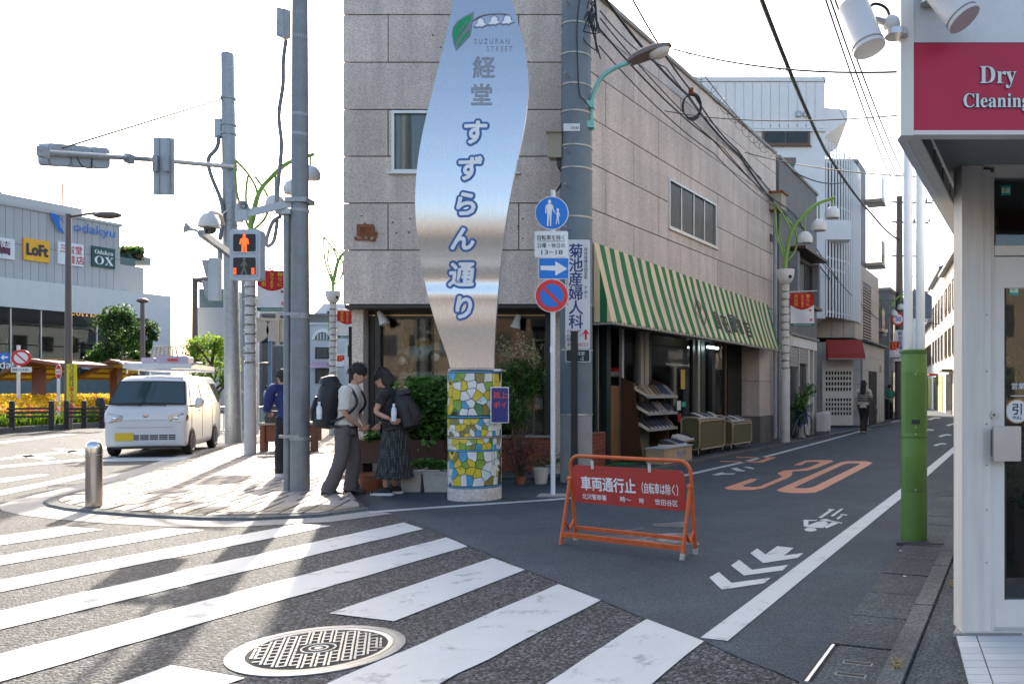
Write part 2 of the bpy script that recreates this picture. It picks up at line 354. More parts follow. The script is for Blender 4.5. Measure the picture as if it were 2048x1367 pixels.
# ---------------------------------------------------------------- sidewalk at the corner
edge = [(737, 1021), (640, 1034), (500, 1041), (400, 1040), (280, 1034), (190, 1027), (130, 1020), (97, 1013), (88, 1006), (105, 998), (160, 984), (240, 962), (330, 935), (420, 903), (480, 885), (560, 860), (660, 838)]
ep = gp(edge); back = [V(-12, 33, 0), V(-5.6, 13.6, 0), G(700, 988)]
def outset(pts, d):
    out = []
    for i, p in enumerate(pts):
        t = (pts[min(i + 1, len(pts) - 1)] - pts[max(i - 1, 0)]).normalized(); out.append(p + Vector((t.y, -t.x, 0)) * d)
    return out
def loft(a, b, za, zb, mb):
    for i in range(len(a) - 1): mb.poly([(a[i].x, a[i].y, za), (a[i + 1].x, a[i + 1].y, za), (b[i + 1].x, b[i + 1].y, zb), (b[i].x, b[i].y, zb)])
    return mb
sidewalk = struct(MB().poly([(p.x, p.y, .03) for p in (ep + back)][::-1]).build('sidewalk', 'joint_dark'))
apron_o = outset(ep, -.42)
mb = MB(); loft([p for p in ep], apron_o, .0042, .0042, mb)
ap = mb.build('gutter_apron', 'concrete', sidewalk)
mb = MB(); k0 = outset(ep, .0); k1 = outset(ep, .12)
mb.smooth = False
loft(k1, k0, .036, .032, mb); loft(k0, outset(ep, -.02), .032, .0, mb)
mb.build('kerb', 'kerb_stone', sidewalk)
# pavers inside the kerb
reg = [Vector((p.x, p.y)) for p in outset(ep, .13)] + [Vector((p.x, p.y)) for p in back]
cen = sum(reg, Vector((0, 0))) / len(reg)
def inside(p):
    c = False; n = len(reg); j = n - 1
    for i in range(n):
        a, b = reg[i], reg[j]
        if (a.y > p.y) != (b.y > p.y) and p.x < (b.x - a.x) * (p.y - a.y) / (b.y - a.y) + a.x: c = not c
        j = i
    return c
def clip_in(p, tgt):
    """pull a point outside the region back along the line to an inside point"""
    lo, hi = 0.0, 1.0
    for _ in range(12):
        m = (lo + hi) / 2
        if inside(tgt.lerp(p, m)): lo = m
        else: hi = m
    return tgt.lerp(p, lo)
ua = Vector((.985, .17)); va = Vector((-.17, .985)); PW, PH = .245, .60; o0 = Vector((-8.6, 8.2)); pav = []
for r in range(0, 26):
    hh = .30 if r == 1 else PH; 
    y0 = 0 if r == 0 else (.18 if r == 1 else .48 + (r - 2) * PH)
    hh = .18 if r == 0 else hh
    for c in range(-10, 34):
        sh = 0 if r < 3 else (PW * .5 if r % 2 else 0)
        base = o0 + ua * (c * PW + sh) + va * y0; g = .015
        q = [base + ua * g + va * g, base + ua * (PW - g) + va * g, base + ua * (PW - g) + va * (hh - g), base + ua * g + va * (hh - g)]
        ins = [inside(t) for t in q]
        if not any(ins): continue
        if not all(ins):
            tgt = q[ins.index(True)]; q = [t if i else clip_in(t, tgt) for t, i in zip(q, ins)]
            if (q[0] - q[2]).length < .08: continue
        m = sum(q, Vector((0, 0))) / 4; px = CX + F * m.x / m.y
        if m.y > 22 or px < 60 or px > 760: continue
        pav.append((m.y, q, r, c))
pav.sort(key=lambda t: t[0]); rest = MB()
for i, (yy, q, r, c) in enumerate(pav):
    zt = .036 + rnd.uniform(0, .0025); mb = MB() if i < 290 else rest
    mb.prism([(t.x, t.y, .028) for t in q], (0, 0, zt - .028))
    tact = r == 1 and (c // 2) % 2 == 0
    if r == 1:
        for kx in range(2):
            s = .25 + .5 * kx; a = q[0].lerp(q[1], s); b = q[3].lerp(q[2], s); a, b = a.lerp(b, .06), a.lerp(b, .94); wv = (q[1] - q[0]) * .11
            mb.prism([(a.x - wv.x, a.y - wv.y, zt - .001), (a.x + wv.x, a.y + wv.y, zt - .001), (b.x + wv.x, b.y + wv.y, zt - .001), (b.x - wv.x, b.y - wv.y, zt - .001)], (0, 0, .006))
    if i < 290: mb.build('tactile_paver' if r == 1 else 'paver', 'paver_tactile' if r == 1 else 'paver', sidewalk)
if rest.v: rest.build('far_paving', 'paver', sidewalk)['kind'] = 'stuff'
# ---------------------------------------------------------------- manhole cover
mc = G(637, 1297.5); RM = .425
mh = thing('manhole_cover', 'round cast iron manhole cover with woven tread set in the crosswalk', 'manhole cover', (mc.x, mc.y, 0))
MB().lathe([(RM, .0005), (RM, .0065), (RM - .012, .009), (RM - .052, .009), (RM - .055, .004)], mc, 56).build('frame', 'iron_worn', mh)
MB().lathe([(RM - .06, .001), (RM - .06, .0075), (RM - .085, .008), (RM - .09, .0045)], mc, 56).build('cover_rim', 'iron_worn', mh)
MB().lathe([(RM - .088, .0052), (.001, .0053)], mc, 48).build('cover_plate', 'joint_dark', mh)
mb = MB(); s_ = .058; dx = Vector((.94, .34, 0)); dy = Vector((-.34, .94, 0))
for i in range(-8, 9):
    for j in range(-12, 13):
        c = mc + dx * (i + (.5 if j % 2 else 0)) * s_ + dy * j * s_ * .5
        rr = (c - mc).length
        if rr > RM - .115 or rr < .095: continue
        if j % 2: mb.obox(c - dx * s_ * .40 - dy * s_ * .11, dx * s_ * .80, dy * s_ * .22, Z * .0095)
        else: mb.obox(c - dx * s_ * .26 - dy * s_ * .42, dx * s_ * .19, dy * s_ * .84, Z * .0094); mb.obox(c + dx * s_ * .07 - dy * s_ * .42, dx * s_ * .19, dy * s_ * .84, Z * .0088)
mb.build('tread_pattern', 'iron_worn', mh)['kind'] = 'stuff'
for r0, r1 in ((.088, .076), (.05, .036), (.022, .001)): MB().lathe([(r0, .004), (r0 - .002, .0092), (r1 + .002, .0092), (r1, .004)], mc, 32).build('emblem_ring', 'iron_worn', mh)
for sgn in (-1, 1): MB().box(mc.x + sgn * .315 - .02, mc.x + sgn * .315 + .02, mc.y - .012, mc.y + .012, .008, .0095).build('lifting_slot', 'iron', mh)
# ---------------------------------------------------------------- gutter slabs, kerb and drain on the shaded side
ga = Vector((.356, .934, 0)); gn = Vector((.934, -.356, 0)); g0 = V(.4536, 3.797, 0)
gutter = struct(MB().obox(g0 - ga * 1.6 + Z * .0, gn * .33, ga * 34, Z * .006).build('gutter', 'joint_dark'))
for i in range(-2, 46):
    o = g0 + ga * (i * .605 + .006); zt = .014 + rnd.uniform(0, .005)
    if i == 0: continue
    MB().prism([o + Z * .003 + gn * .008, o + gn * .325 + Z * .003, o + gn * .325 + ga * .589 + Z * .003, o + ga * .589 + gn * .008 + Z * .003], (0, 0, zt)).build('gutter_slab', 'concrete_dark', gutter)
dr = thing('drain_cover', 'concrete drain cover with two slots and a steel edged frame', 'drain cover', g0 + Z * .003)
def gl(a, b, z=0): return g0 + ga * a + gn * b + Z * z
MB().prism([gl(.0, .06, .003), gl(.0, .322, .003), gl(.595, .322, .003), gl(.595, .06, .003)], (0, 0, .012)).build('slab', 'concrete_dark', dr)
MB().obox(gl(-.02, .02, .003), gn * .016, ga * .62, Z * .014).build('frame_edge', 'steel_edge', dr)
for a in (.16, .34):
    pts = [gl(a, .13), gl(a, .27)]
    MB().prism([gl(a - .022, .130, .0152), gl(a - .022, .270, .0152), gl(a + .022, .270, .0152), gl(a + .022, .130, .0152)], (0, 0, .0012)).build('slot_rim', 'iron_worn', dr)
    MB().prism([gl(a - .017, .135, .0155), gl(a - .017, .265, .0155), gl(a + .017, .265, .0155), gl(a + .017, .135, .0155)], (0, 0, .0016)).build('slot', 'joint_dark', dr)
kerbw = struct(MB().obox(gl(-1.6, .333), gn * .10, ga * 34, Z * .03).build('kerb', 'joint_dark'))
for i in range(-2, 46):
    a = i * .605 + .2; h = .062 + rnd.uniform(-.003, .003)
    MB().prism([gl(a + .003, .332, 0), gl(a + .003, .345, h), gl(a + .003, .452, h + .004), gl(a + .003, .462, 0)], ga * .597).build('kerb_stone', 'kerb_stone', kerbw)
back_strip = struct(MB().obox(gl(-1.6, .463), gn * 6.5, ga * 36, Z * .05).build('pavement_strip', 'concrete_dark'))
# ---------------------------------------------------------------- corner shop building
def granite(name, c, streak=.25):
    m = mat(name, c, .62, var=.16, scale=.9, fine=.0, rand=.08)
    t = m.node_tree; n = t.nodes; L = t.links.new; b = n['Principled BSDF']; src = b.inputs['Base Color'].links[0].from_socket
    g = n.new('ShaderNodeNewGeometry')
    def mul(src, fac, lo, hi, a=.3, z=.7):
        mr = n.new('ShaderNodeMapRange'); mr.inputs[1].default_value = a; mr.inputs[2].default_value = z; mr.inputs[3].default_value = lo; mr.inputs[4].default_value = hi; L(fac, mr.inputs[0])
        x = n.new('ShaderNodeMix'); x.data_type = 'RGBA'; x.blend_type = 'MULTIPLY'; x.inputs[0].default_value = 1; L(src, x.inputs[6]); L(mr.outputs[0], x.inputs[7]); return x.outputs[2]
    vo = n.new('ShaderNodeTexVoronoi'); vo.inputs['Scale'].default_value = 95; L(g.outputs['Position'], vo.inputs[0])
    sp = n.new('ShaderNodeSeparateColor'); L(vo.outputs['Color'], sp.inputs[0]); src = mul(src, sp.outputs[0], .62, 1.15, .0, .6)
    mp = n.new('ShaderNodeMapping'); mp.inputs['Scale'].default_value = (2.2, 2.2, .25); L(g.outputs['Position'], mp.inputs[0])
    no = n.new('ShaderNodeTexNoise'); no.inputs['Scale'].default_value = 1.6; no.inputs['Detail'].default_value = 6; no.inputs['Roughness'].default_value = .6; L(mp.outputs[0], no.inputs[0]); src = mul(src, no.outputs[0], 1 - streak, 1.08, .35, .6)
    L(src, b.inputs['Base Color'])
    return m
granite('granite', (.575, .495, .435), .14)
granite('granite_base', (.17, .155, .145), .3)
mat('wall_core', (.10, .095, .09), .9)
mat('dark_frame', (.018, .02, .022), .4, var=.2)
mat('dark_green_frame', (.012, .03, .03), .4, var=.2)
mat('brown_frame', (.06, .035, .025), .5, var=.25)
mat('brass', (.5, .38, .2), .35, metal=.8)
mat('alu', (.55, .55, .54), .38, metal=.75, var=.08)
mat('alu_dull', (.36, .33, .28), .5, metal=.4, var=.15)
mat('soffit_dark', (.06, .055, .05), .8)
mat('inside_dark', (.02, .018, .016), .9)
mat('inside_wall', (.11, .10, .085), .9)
mat('cream_board', (.36, .32, .24), .8)
mat('wood', (.24, .13, .06), .55, var=.3, scale=6, stretch=(1, 1, .15))
mat('wood_dark', (.075, .032, .016), .5, var=.3, scale=6, stretch=(1, 1, .2))
mat('wood_pale', (.45, .34, .21), .6, var=.2, scale=5)
mat('curtain', (.5, .5, .49), .9, var=.2, scale=9, stretch=(3, 3, .1))
mat('brick', (.23, .06, .032), .75, var=.2, scale=9, fine=.15, fscale=120, rand=.18, bump=.2)
mat('mortar', (.3, .27, .24), .9)
mat('cloth_green', (.008, .155, .042), .7, var=.24, scale=1.3, fine=.05, fscale=120)
mat('cloth_cream', (.74, .60, .38), .75, var=.2, scale=1.3, fine=.05, fscale=120)
mat('black_print', (.02, .02, .02), .6)
mat('pipe_grey', (.36, .38, .40), .5, var=.12)
mat('rust', (.25, .09, .035), .8, var=.4, scale=9)
mat('tube_light', (.8, .9, 1), .5, emit=(.75, .9, 1), estr=6)
def glass(name, tint=(.8, .85, .85), rough=.02, mixv=.75):
    """thin pane: mostly clear, mirror at grazing angles"""
    m = bpy.data.materials.new(name); m.use_nodes = True; MATS[name] = m; t = m.node_tree; n = t.nodes; L = t.links.new
    n.remove(n['Principled BSDF']); out = n['Material Output']
    gl_ = n.new('ShaderNodeBsdfGlossy'); gl_.inputs['Roughness'].default_value = rough
    tr = n.new('ShaderNodeBsdfTransparent'); tr.inputs[0].default_value = (*tint, 1)
    fr = n.new('ShaderNodeFresnel'); fr.inputs[0].default_value = 1.52
    ad = n.new('ShaderNodeMath'); ad.operation = 'MULTIPLY_ADD'; ad.inputs[1].default_value = 1.05; ad.inputs[2].default_value = .0; ad.use_clamp = True; L(fr.outputs[0], ad.inputs[0])
    mx = n.new('ShaderNodeMixShader'); L(ad.outputs[0], mx.inputs[0]); L(tr.outputs[0], mx.inputs[1]); L(gl_.outputs[0], mx.inputs[2]); L(mx.outputs[0], out.inputs[0])
    return m
glass('glass'); glass('glass_dim', (.42, .46, .46)); glass('glass_green', (.3, .42, .42)); glass('glass_frost', (.35, .38, .37), .25)
YF = 13.0; A_ = V(-5.545, YF, 0); B_ = V(-1.9, YF, 0); du = V(.383, .924, 0).normalized(); dn = V(.924, -.383, 0).normalized(); LS = 10.3
ZB, ZT, TH = 2.69, 7.72, .075
bld = thing('corner_shop', 'grey granite clad corner shop with striped awning and display windows', 'building', (-3.7, 15, 0))
C_ = B_ + du * LS; D_ = V(-8.4, 24.2, 0)
ins = [A_ + V(.06, TH, 0), V(-1.9 - .02, YF + TH, 0), C_ - dn * TH, D_ + V(.1, 0, 0)]
MB().prism([p + Z * ZB for p in ins], Z * (ZT - ZB)).build('wall_core', 'wall_core', bld)
MB().prism([p + Z * ZT for p in (A_ + V(-.03, -.03, 0), B_ + V(.05, -.03, 0), C_ + dn * .03, D_)], Z * .07).build('roof_cap', 'concrete', bld)
def slabs(o, u, n, L, zs, plen, off0, holes, m='granite', par=bld, shift=.5, g=.009):
    """stone panels in running bond: o is the lower-left corner at the OUTER face"""
    for r in range(len(zs) - 1):
        z0, z1 = zs[r] + g, zs[r + 1] - g; xs = [0.0]; x = off0 + (plen * shift if r % 2 else 0)
        while x > plen: x -= plen
        while x < L - .05:
            if x > .05: xs.append(x)
            x += plen
        xs.append(L)
        for i in range(len(xs) - 1):
            rects = [(xs[i] + (g if i else 0), xs[i + 1] - (g if i < len(xs) - 2 else 0), z0, z1)]
            for (a, b, c, d) in holes:
                nr = []
                for (p, q, s, t) in rects:
                    if q <= a or p >= b or t <= c or s >= d: nr.append((p, q, s, t)); continue
                    if s < c: nr.append((p, q, s, c))
                    if t > d: nr.append((p, q, d, t))
                    if p < a: nr.append((p, a, max(s, c), min(t, d)))
                    if q > b: nr.append((b, q, max(s, c), min(t, d)))
                rects = nr
            for (p, q, s, t) in rects:
                if q - p < .02 or t - s < .02: continue
                dp = rnd.uniform(0, .004)
                MB().obox(o + u * p + Z * s - n * dp, u * (q - p), Z * (t - s), -n * (TH - .006)).build('granite_panel', m, par)
zf = [ZB] + [EYE + (CY - y) / F * YF for y in (500, 406, 312.5, 219, 124.5, 29.5)] + [ZT]
fw = (P(783, 0, YF).x - A_.x, P(1035, 0, YF).x - A_.x, 4.74, 5.70)
slabs(A_, X, -Yv, 3.645, zf, 2.03, P(776, 0, YF).x - A_.x + 2.03 * 1.5 , [fw])
slabs(B_, du, dn, LS, zf, 2.03, .9, [(3.40, 5.91, 4.50, 5.47), (9.75, 10.05, 5.3, 5.5)])
# first floor windows
def window(par, o, u, n, x0, x1, z0, z1, panes, fr=.045, m='alu', gm='glass_dim', back='curtain', depth=.06, sill=True, bm=None):
    w_ = MB(); q = o - n * depth
    for a, b, c, d in ((x0, x1, z0, z0 + fr), (x0, x1, z1 - fr, z1), (x0, x0 + fr, z0 + fr, z1 - fr), (x1 - fr, x1, z0 + fr, z1 - fr)):
        w_.obox(q + u * a + Z * c, u * (b - a), Z * (d - c), n * (depth + .012))
    f = w_.build('window', m, par); k = (x1 - x0 - 2 * fr) / panes
    for i in range(panes):
        a = x0 + fr + k * i
        if i: MB().obox(q + u * (a - fr * .45) + Z * (z0 + fr), u * fr * .9, Z * (z1 - z0 - 2 * fr), n * (depth - .006 - .012 * (i % 2))).build('mullion', m, f)
        MB().obox(q + u * (a + .002) + Z * (z0 + fr) + n * (.024 + .008 * (i % 2)), u * (k - .004), Z * (z1 - z0 - 2 * fr), n * .004).build('pane', gm, f)
    if back:
        bk = MB(); nn = max(8, int((x1 - x0) / .05))
        bk.grid(lambda s, t: q + u * (x0 + fr + (x1 - x0 - 2 * fr) * s) + Z * (z0 + fr + (z1 - z0 - 2 * fr) * t) + n * (.010 + .007 * math.sin(s * nn * 2.1 + math.sin(s * 9) * 2)), nn * 2, 1)
        bk.build('curtain' if back == 'curtain' else 'backing', back, f)
    if sill: MB().obox(q + u * (x0 - .05) + Z * (z0 - .03), u * (x1 - x0 + .1), Z * .028, n * (depth + .045)).build('sill', m, f)
    return f
window(bld, A_, X, -Yv, *fw, 2, gm='glass')
window(bld, B_, du, dn, 3.40, 5.91, 4.50, 5.47, 4, gm='glass_frost')
# relief character and bolt holes left on the wall
mb = MB(); ctr = P(731, 477, YF - .012)
vs, fs = glyphs('島', .0); 
for lf in (0, .03): mb.add([ctr + X * (p.x * .40 + .12 * p.y * .3) + Z * (p.y * .27 - .02) - Yv * lf for p in vs], fs)
text(mb, '島', ctr - Z * .015, X, Z, .31, .015, lift=.0, sx=1.35); mb.build('bronze_character', 'rust', bld)
for a, b in ((723, 432), (786, 445), (793, 466), (818, 465), (820, 437), (1012, 437), (1046, 437), (1036, 452), (1046, 477), (866, 71), (882, 95)):
    c = P(a, b, YF); MB().cyl(c + Yv * .01, c - Yv * .018, .012, seg=8).build('bolt', 'iron', bld)
# ground floor: soffit trim, columns, brick plinth, glazing
MB().prism([p + Z * (ZB - .05) for p in (A_ + V(.02, .02, 0), B_ + V(-.01, .02, 0), C_ - dn * .02, D_)], Z * .046).build('soffit', 'soffit_dark', bld)
RY = 13.6; RC = V(-2.19, RY, 0)
def R(u): return B_ - dn * .5 + du * u
floor_ = MB().prism([V(-5.5, RY + .02, .05), V(-2.2, RY + .02, .05), R(9.2) + Z * .05 - dn * .02, D_ + Z * .05], Z * .04).build('shop_floor', 'inside_wall', bld)
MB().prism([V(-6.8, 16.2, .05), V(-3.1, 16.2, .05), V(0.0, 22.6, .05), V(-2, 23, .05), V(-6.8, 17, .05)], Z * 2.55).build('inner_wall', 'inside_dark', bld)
MB().box(-5.54, -5.36, 13.32, 13.62, 0, ZB - .05).build('column', 'granite', bld)
MB().obox(V(-5.50, 13.65, 0), X * .12, V(-.9, 5, 0), Z * (ZB - .05)).build('side_wall', 'inside_wall', bld)
for a, b, m, d in ((-5.355, -5.27, 'dark_frame', .08), (-5.27, -5.245, 'brass', .03), (-5.24, -5.16, 'dark_frame', .1), (-2.50, -2.41, 'dark_frame', .1), (-4.335, -4.325, 'dark_frame', .04)):
    MB().box(a, b, RY - d, RY, .63, ZB - .051).build('mullion', m, bld)
MB().box(-5.355, -2.25, RY - .07, RY - .002, ZB - .17, ZB - .052).build('shop_head', 'dark_frame', bld)
MB().box(-5.355, -2.25, RY - .09, RY - .075, ZB - .13, ZB - .11).build('head_trim', 'brass', bld)
MB().box(-5.16, -4.34, RY - .03, RY - .02, .64, ZB - .17).build('shop_pane', 'glass', bld)
MB().box(-4.32, -2.50, RY - .03, RY - .02, .64, ZB - .17).build('shop_pane', 'glass', bld)
MB().box(-2.41, -2.25, RY - .12, RY + .1, 0, ZB - .052).build('column', 'granite', bld)
MB().box(-5.355, -2.42, RY - .13, RY + .05, .60, .635).build('display_sill', 'concrete', bld)
MB().box(-5.355, -2.19, RY - .085, RY + .04, 0, .60).build('plinth', 'mortar', bld)
bw, bh = .215, .066
for r in range(9):
    for c in range(-9, 6):
        x0 = -2.30 + c * bw + (bw / 2 if r % 2 else 0); x1 = min(x0 + bw - .01, -2.19)
        if x1 - x0 < .03 or x0 < -3.6: continue
        MB().box(x0, x1, RY - .10, RY - .083, .006 + r * bh, .006 + r * bh + bh - .01).build('brick', 'brick', bld)
pl = MB().obox(R(.45) + dn * .085, du * 1.32, -dn * .12, Z * .64).build('plinth', 'mortar', bld)
for r in range(9):
    for c in range(0, 7):
        u0 = .46 + c * bw - (bw / 2 if r % 2 else 0); u1 = min(u0 + bw - .01, 1.77); u0 = max(u0, .46)
        if u1 - u0 > .03: MB().obox(R(u0) + dn * .083 + Z * (.006 + r * .0705), du * (u1 - u0), dn * .016, Z * .0605).build('brick', 'brick', bld)
def post(u0, u1, m, d=.1, z0=.09, z1=ZB - .051, name='mullion', q=0): return MB().obox(R(u0) + Z * z0 + dn * q, du * (u1 - u0), dn * d, Z * (z1 - z0)).build(name, m, bld)
post(.44, .62, 'dark_green_frame', .07, .66); post(1.28, 1.36, 'dark_green_frame', .09, .66); post(1.44, 1.50, 'alu', .03, .66); post(1.62, 1.77, 'dark_green_frame', .12, .0)
post(2.30, 2.38, 'alu', .06); post(2.86, 2.96, 'dark_frame', .05); post(2.99, 3.12, 'alu_dull', .1); post(3.14, 3.30, 'alu_dull', .12); post(3.31, 3.45, 'dark_frame', .1)
post(5.62, 5.74, 'dark_frame', .06); post(5.86, 6.0, 'alu_dull', .08); post(6.0, 6.2, 'dark_green_frame', .1); post(6.66, 6.86, 'dark_frame', .1); post(7.62, 7.72, 'wood_dark', .06); post(7.9, 8.9, 'inside_dark', .02)
for a, b, z0, z1 in ((.62, 1.28, .66, 2.5), (2.38, 2.86, .1, 2.5), (3.45, 5.62, .35, 2.5), (6.2, 6.66, .1, 2.5), (6.86, 7.62, .1, 2.5)): MB().obox(R(a) + Z * z0 + dn * .012, du * (b - a), dn * .006, Z * (z1 - z0)).build('shop_pane', 'glass', bld)
post(.44, 8.9, 'dark_frame', .14, ZB - .2, ZB - .055, 'shop_head'); post(3.45, 5.62, 'wood_dark', .1, .09, .35, 'stall_riser')
# stone pier at the far end of the shopfront
for z0, z1, m in ((.0, .72, 'granite_base'), (.725, 1.62, 'granite'), (1.625, ZB - .05, 'granite')):
    MB().obox(B_ + du * 8.9 + dn * (.02 if z0 == 0 else 0) + Z * z0, du * 1.36, -dn * .6, Z * (z1 - z0 - .005)).build('pier_stone', m, bld)
tb = R(6.0) + dn * .25 + Z * 2.34; MB().bar(tb, tb + du * .62, .05, .045).build('tube_lamp', 'tube_light', bld)
# awning
aw = MB(); U0, U1, PJ = .45, 9.5, .36
def awp(u, s, lift=0.0):
    t = (u - U0) / (U1 - U0); top = B_ + du * u + dn * .03 + Z * (3.73 - .13 * t); bot = B_ + du * u + dn * (PJ + .06 * math.sin(math.pi * t)) + Z * (2.45 - .03 * t)
    return top.lerp(bot, s) + (dn * .93 + Z * .26).normalized() * lift - dn * (.02 + .016 * math.cos(u * 5.6)) * math.sin(math.pi * s)
awning = MB()
awning.grid(lambda a, b: awp(U0 + (U1 - U0) * a, b, -.012), 40, 4); awning = awning.build('awning', 'cloth_cream', bld)
NS = 27; pw = (U1 - U0) / NS
for i in range(NS):
    for k, m in ((0, 'cloth_cream'), (1, 'cloth_green')):
        a = U0 + pw * (i + (.0 if k == 0 else .5)); b = a + pw * .5
        st = MB(); st.grid(lambda s, t: awp(a + (b - a) * s, t, 0.0 + .002 * k), 2, 4); st.build('stripe', m, awning)
t0, b0, f0 = awp(U0, 0), B_ + du * U0 + dn * .03 + Z * 2.45, awp(U0, 1)
def tri(a, b, m):
    # slice of the end panel between fractions a..b of its bottom edge
    lo, hi = b0.lerp(f0, a), b0.lerp(f0, b); th = lambda s: b0.lerp(f0, s) + (t0 - b0) * (1 - s)
    MB().prism([lo, hi, th(b), th(a)], -du * .006).build('end_stripe', m, awning)
tri(0, .34, 'cloth_cream'); tri(.34, .74, 'cloth_green'); tri(.74, .985, 'cloth_cream')
mb = MB(); mb.tube([awp(U0 + (U1 - U0) * i / 20, 1.0) - Z * .03 for i in range(21)], .022, 8); mb.tube([b0 - Z * .03, f0 - Z * .03], .022, 8); mb.build('awning_bar', 'alu_dull', awning)
mb = MB()
for i in range(60):
    p = awp(U0 + (U1 - U0) * (i + .5) / 60, 1.0, .003); mb.tube([p + Z * .025, p - Z * .03 + dn * .025, p - Z * .055], .004, 4, False)
mb.build('awning_lacing', 'black_print', awning)['kind'] = 'stuff'
def awt(v): return awp(v.x, v.y, .009)      # v.x = distance along the shop, v.y = fraction down the slope
mb = MB()
for i, ch in enumerate('島田履物店'):
    vs, fs = glyphs(ch)
    for k in range(9): mb.add([awp(5.08 + i * .47 + p.x * .40 + .2 - .05 * p.y + .012 * math.cos(k * .7) * (k > 0), .80 + .03 * math.sin(i * 1.9) - p.y * .36 + .008 * math.sin(k * .7) * (k > 0), .008 + .0002 * k) for p in vs], fs)
mb.build('shop_name', 'black_print', awning)
mb = MB(); dm = [(4.1, .58), (4.42, .36), (4.74, .58), (4.42, .80)]
for i in range(4):
    a, b = Vector(dm[i]), Vector(dm[(i + 1) % 4]); nn = Vector((b.y - a.y, a.x - b.x)).normalized() * .011
    mb.poly([awt(a - nn), awt(b - nn), awt(b + nn), awt(a + nn)], flip=True); 
for l in ([(4.38, .40), (4.46, .40), (4.47, .46), (4.53, .50), (4.50, .55), (4.45, .60), (4.46, .76), (4.42, .76), (4.40, .62), (4.30, .58), (4.36, .50)],): mb.poly([awt(Vector(p)) for p in l], flip=True)
mb.build('shop_emblem', 'black_print', awning)
# downpipe with a rusty rainwater box
c0 = B_ + du * 9.9 + dn * .10
dp = MB().tube([c0 + Z * 6.1 - dn * .02, c0 + Z * 5.6, c0 + Z * .12], .055, 10).build('downpipe', 'pipe_grey', bld)
for z in (.35, 1.9, 3.4, 4.4): MB().tube([c0 + Z * z, c0 + Z * (z + .05)], .066, 10).build('pipe_collar', 'pipe_grey', dp)
rb = MB().obox(c0 + Z * 6.12 - du * .22 - dn * .1, du * .44, dn * .34, Z * .42).build('rain_box', 'cream_board', bld)
MB().obox(c0 + Z * 6.54 - du * .26 - dn * .1, du * .52, dn * .4, Z * .05).build('box_lid', 'rust', rb)
MB().obox(c0 + Z * 6.09 - du * .2 - dn * .1, du * .40, dn * .3, Z * .03).build('box_base', 'rust', rb)
pv = struct(MB().prism([V(-5.5, 12.6, 0), V(-1.7, 12.6, 0), R(0) + dn * 1.15 - Z * 0, R(11) + dn * 1.1, R(11) - dn * .5, V(-2.2, 13.6, 0), V(-5.5, 13.6, 0)], Z * .05).build('shop_pavement', 'concrete_dark'))
mb_k = struct(MB().obox(R(.5) + dn * 1.15, du * 24, dn * .11, Z * .07).build('shop_kerb', 'kerb_stone'))
# ---------------------------------------------------------------- stainless sign tower on a mosaic pillar
mat('brushed_steel', (.60, .60, .60), .25, metal=1, var=.05, scale=3, fine=.16, fscale=40, stretch=(60, 60, .5))
mat('steel_dull', (.5, .5, .49), .42, metal=.9, var=.1)
mat('etched', (.28, .29, .31), .5, metal=.4)
mat('sign_blue_ink', (.035, .12, .34), .5); mat('sign_white', (.78, .79, .8), .5, var=.04); mat('leaf_green', (.0, .30, .09), .5); mat('logo_line', (.22, .22, .27), .5)
mat('plaster_white', (.62, .60, .56), .7, var=.12, scale=4)
mat('peeling', (.58, .54, .50), .8, var=.25, scale=9, fine=.25, fscale=30, bump=.3, bscale=30)
TC = V(-2.815, 10.46, 0); TR = .325
tower = thing('sign_tower', 'tall leaf shaped stainless steel street sign on a round mosaic pillar', 'sign', TC)
def slope(z):
    k = [(1.5, 0.0), (2.1, -.10), (2.3, -.02), (2.5, -.10), (2.56, .14), (2.63, .12), (2.70, -.10), (2.9, -.26), (3.1, -.22), (3.35, -.08), (3.7, .03), (4.5, .10), (5.3, .17), (6.2, .28), (7.6, .34)]
    for (a, b), (c, d) in zip(k, k[1:]):
        if z <= c: return b + (d - b) * max(0, (z - a) / (c - a))
    return k[-1][1]
_yz = [10.36]; 
for i in range(700): _yz.append(_yz[-1] + slope(1.5 + i * .01) * .01)
def blY(z): return _yz[max(0, min(699, int((z - 1.5) * 100)))]
def BL(px, py, lift=0.0):
    Yq = 10.36
    for _ in range(5): Yq = blY(EYE + (CY - py) / F * Yq)
    p = P(px, py, Yq); s = slope(p.z); n = Vector((0, -1, s)).normalized(); return p + n * lift
Ledge = [(960, -210), (925, -110), (908, -20), (898, 50), (885, 100), (868, 170), (850, 240), (838, 300), (831, 360), (829, 410), (832, 450), (838, 500), (848, 560), (860, 610), (875, 660), (893, 708), (905, 736)]
Redge = [(968, -210), (996, -110), (1018, -20), (1036, 45), (1050, 95), (1057, 140), (1057, 185), (1052, 235), (1042, 285), (1030, 340), (1020, 395), (1010, 450), (1003, 510), (998, 560), (994, 610), (990, 660), (988, 736)]
def ed(tab, y):
    for (a, b), (c, d) in zip(tab, tab[1:]):
        if y <= d: t = (y - b) / (d - b); return a + (c - a) * t
    return tab[-1][0]
def eds(tab, y): return sum(ed(tab, max(-210, min(736, y + k))) for k in (-40, -25, -12, 0, 12, 25, 40)) / 7
bl = MB(); NV = 110
def blade(u, v, lift):
    y = 736 - 946 * v; return BL(eds(Ledge, y) + (eds(Redge, y) - eds(Ledge, y)) * u, y, lift)
bl.grid(lambda u, v: blade(u, v, 0), 6, NV); bl.grid(lambda u, v: blade(1 - u, v, -.05), 6, NV)
bl.grid(lambda u, v: blade(0, v, -.05 * (1 - u)), 1, NV, False); bl.grid(lambda u, v: blade(1, v, -.05 * u), 1, NV, False)
bl.build('blade', 'brushed_steel', tower)
def pt2(px, py): return Vector((px, py, 0))
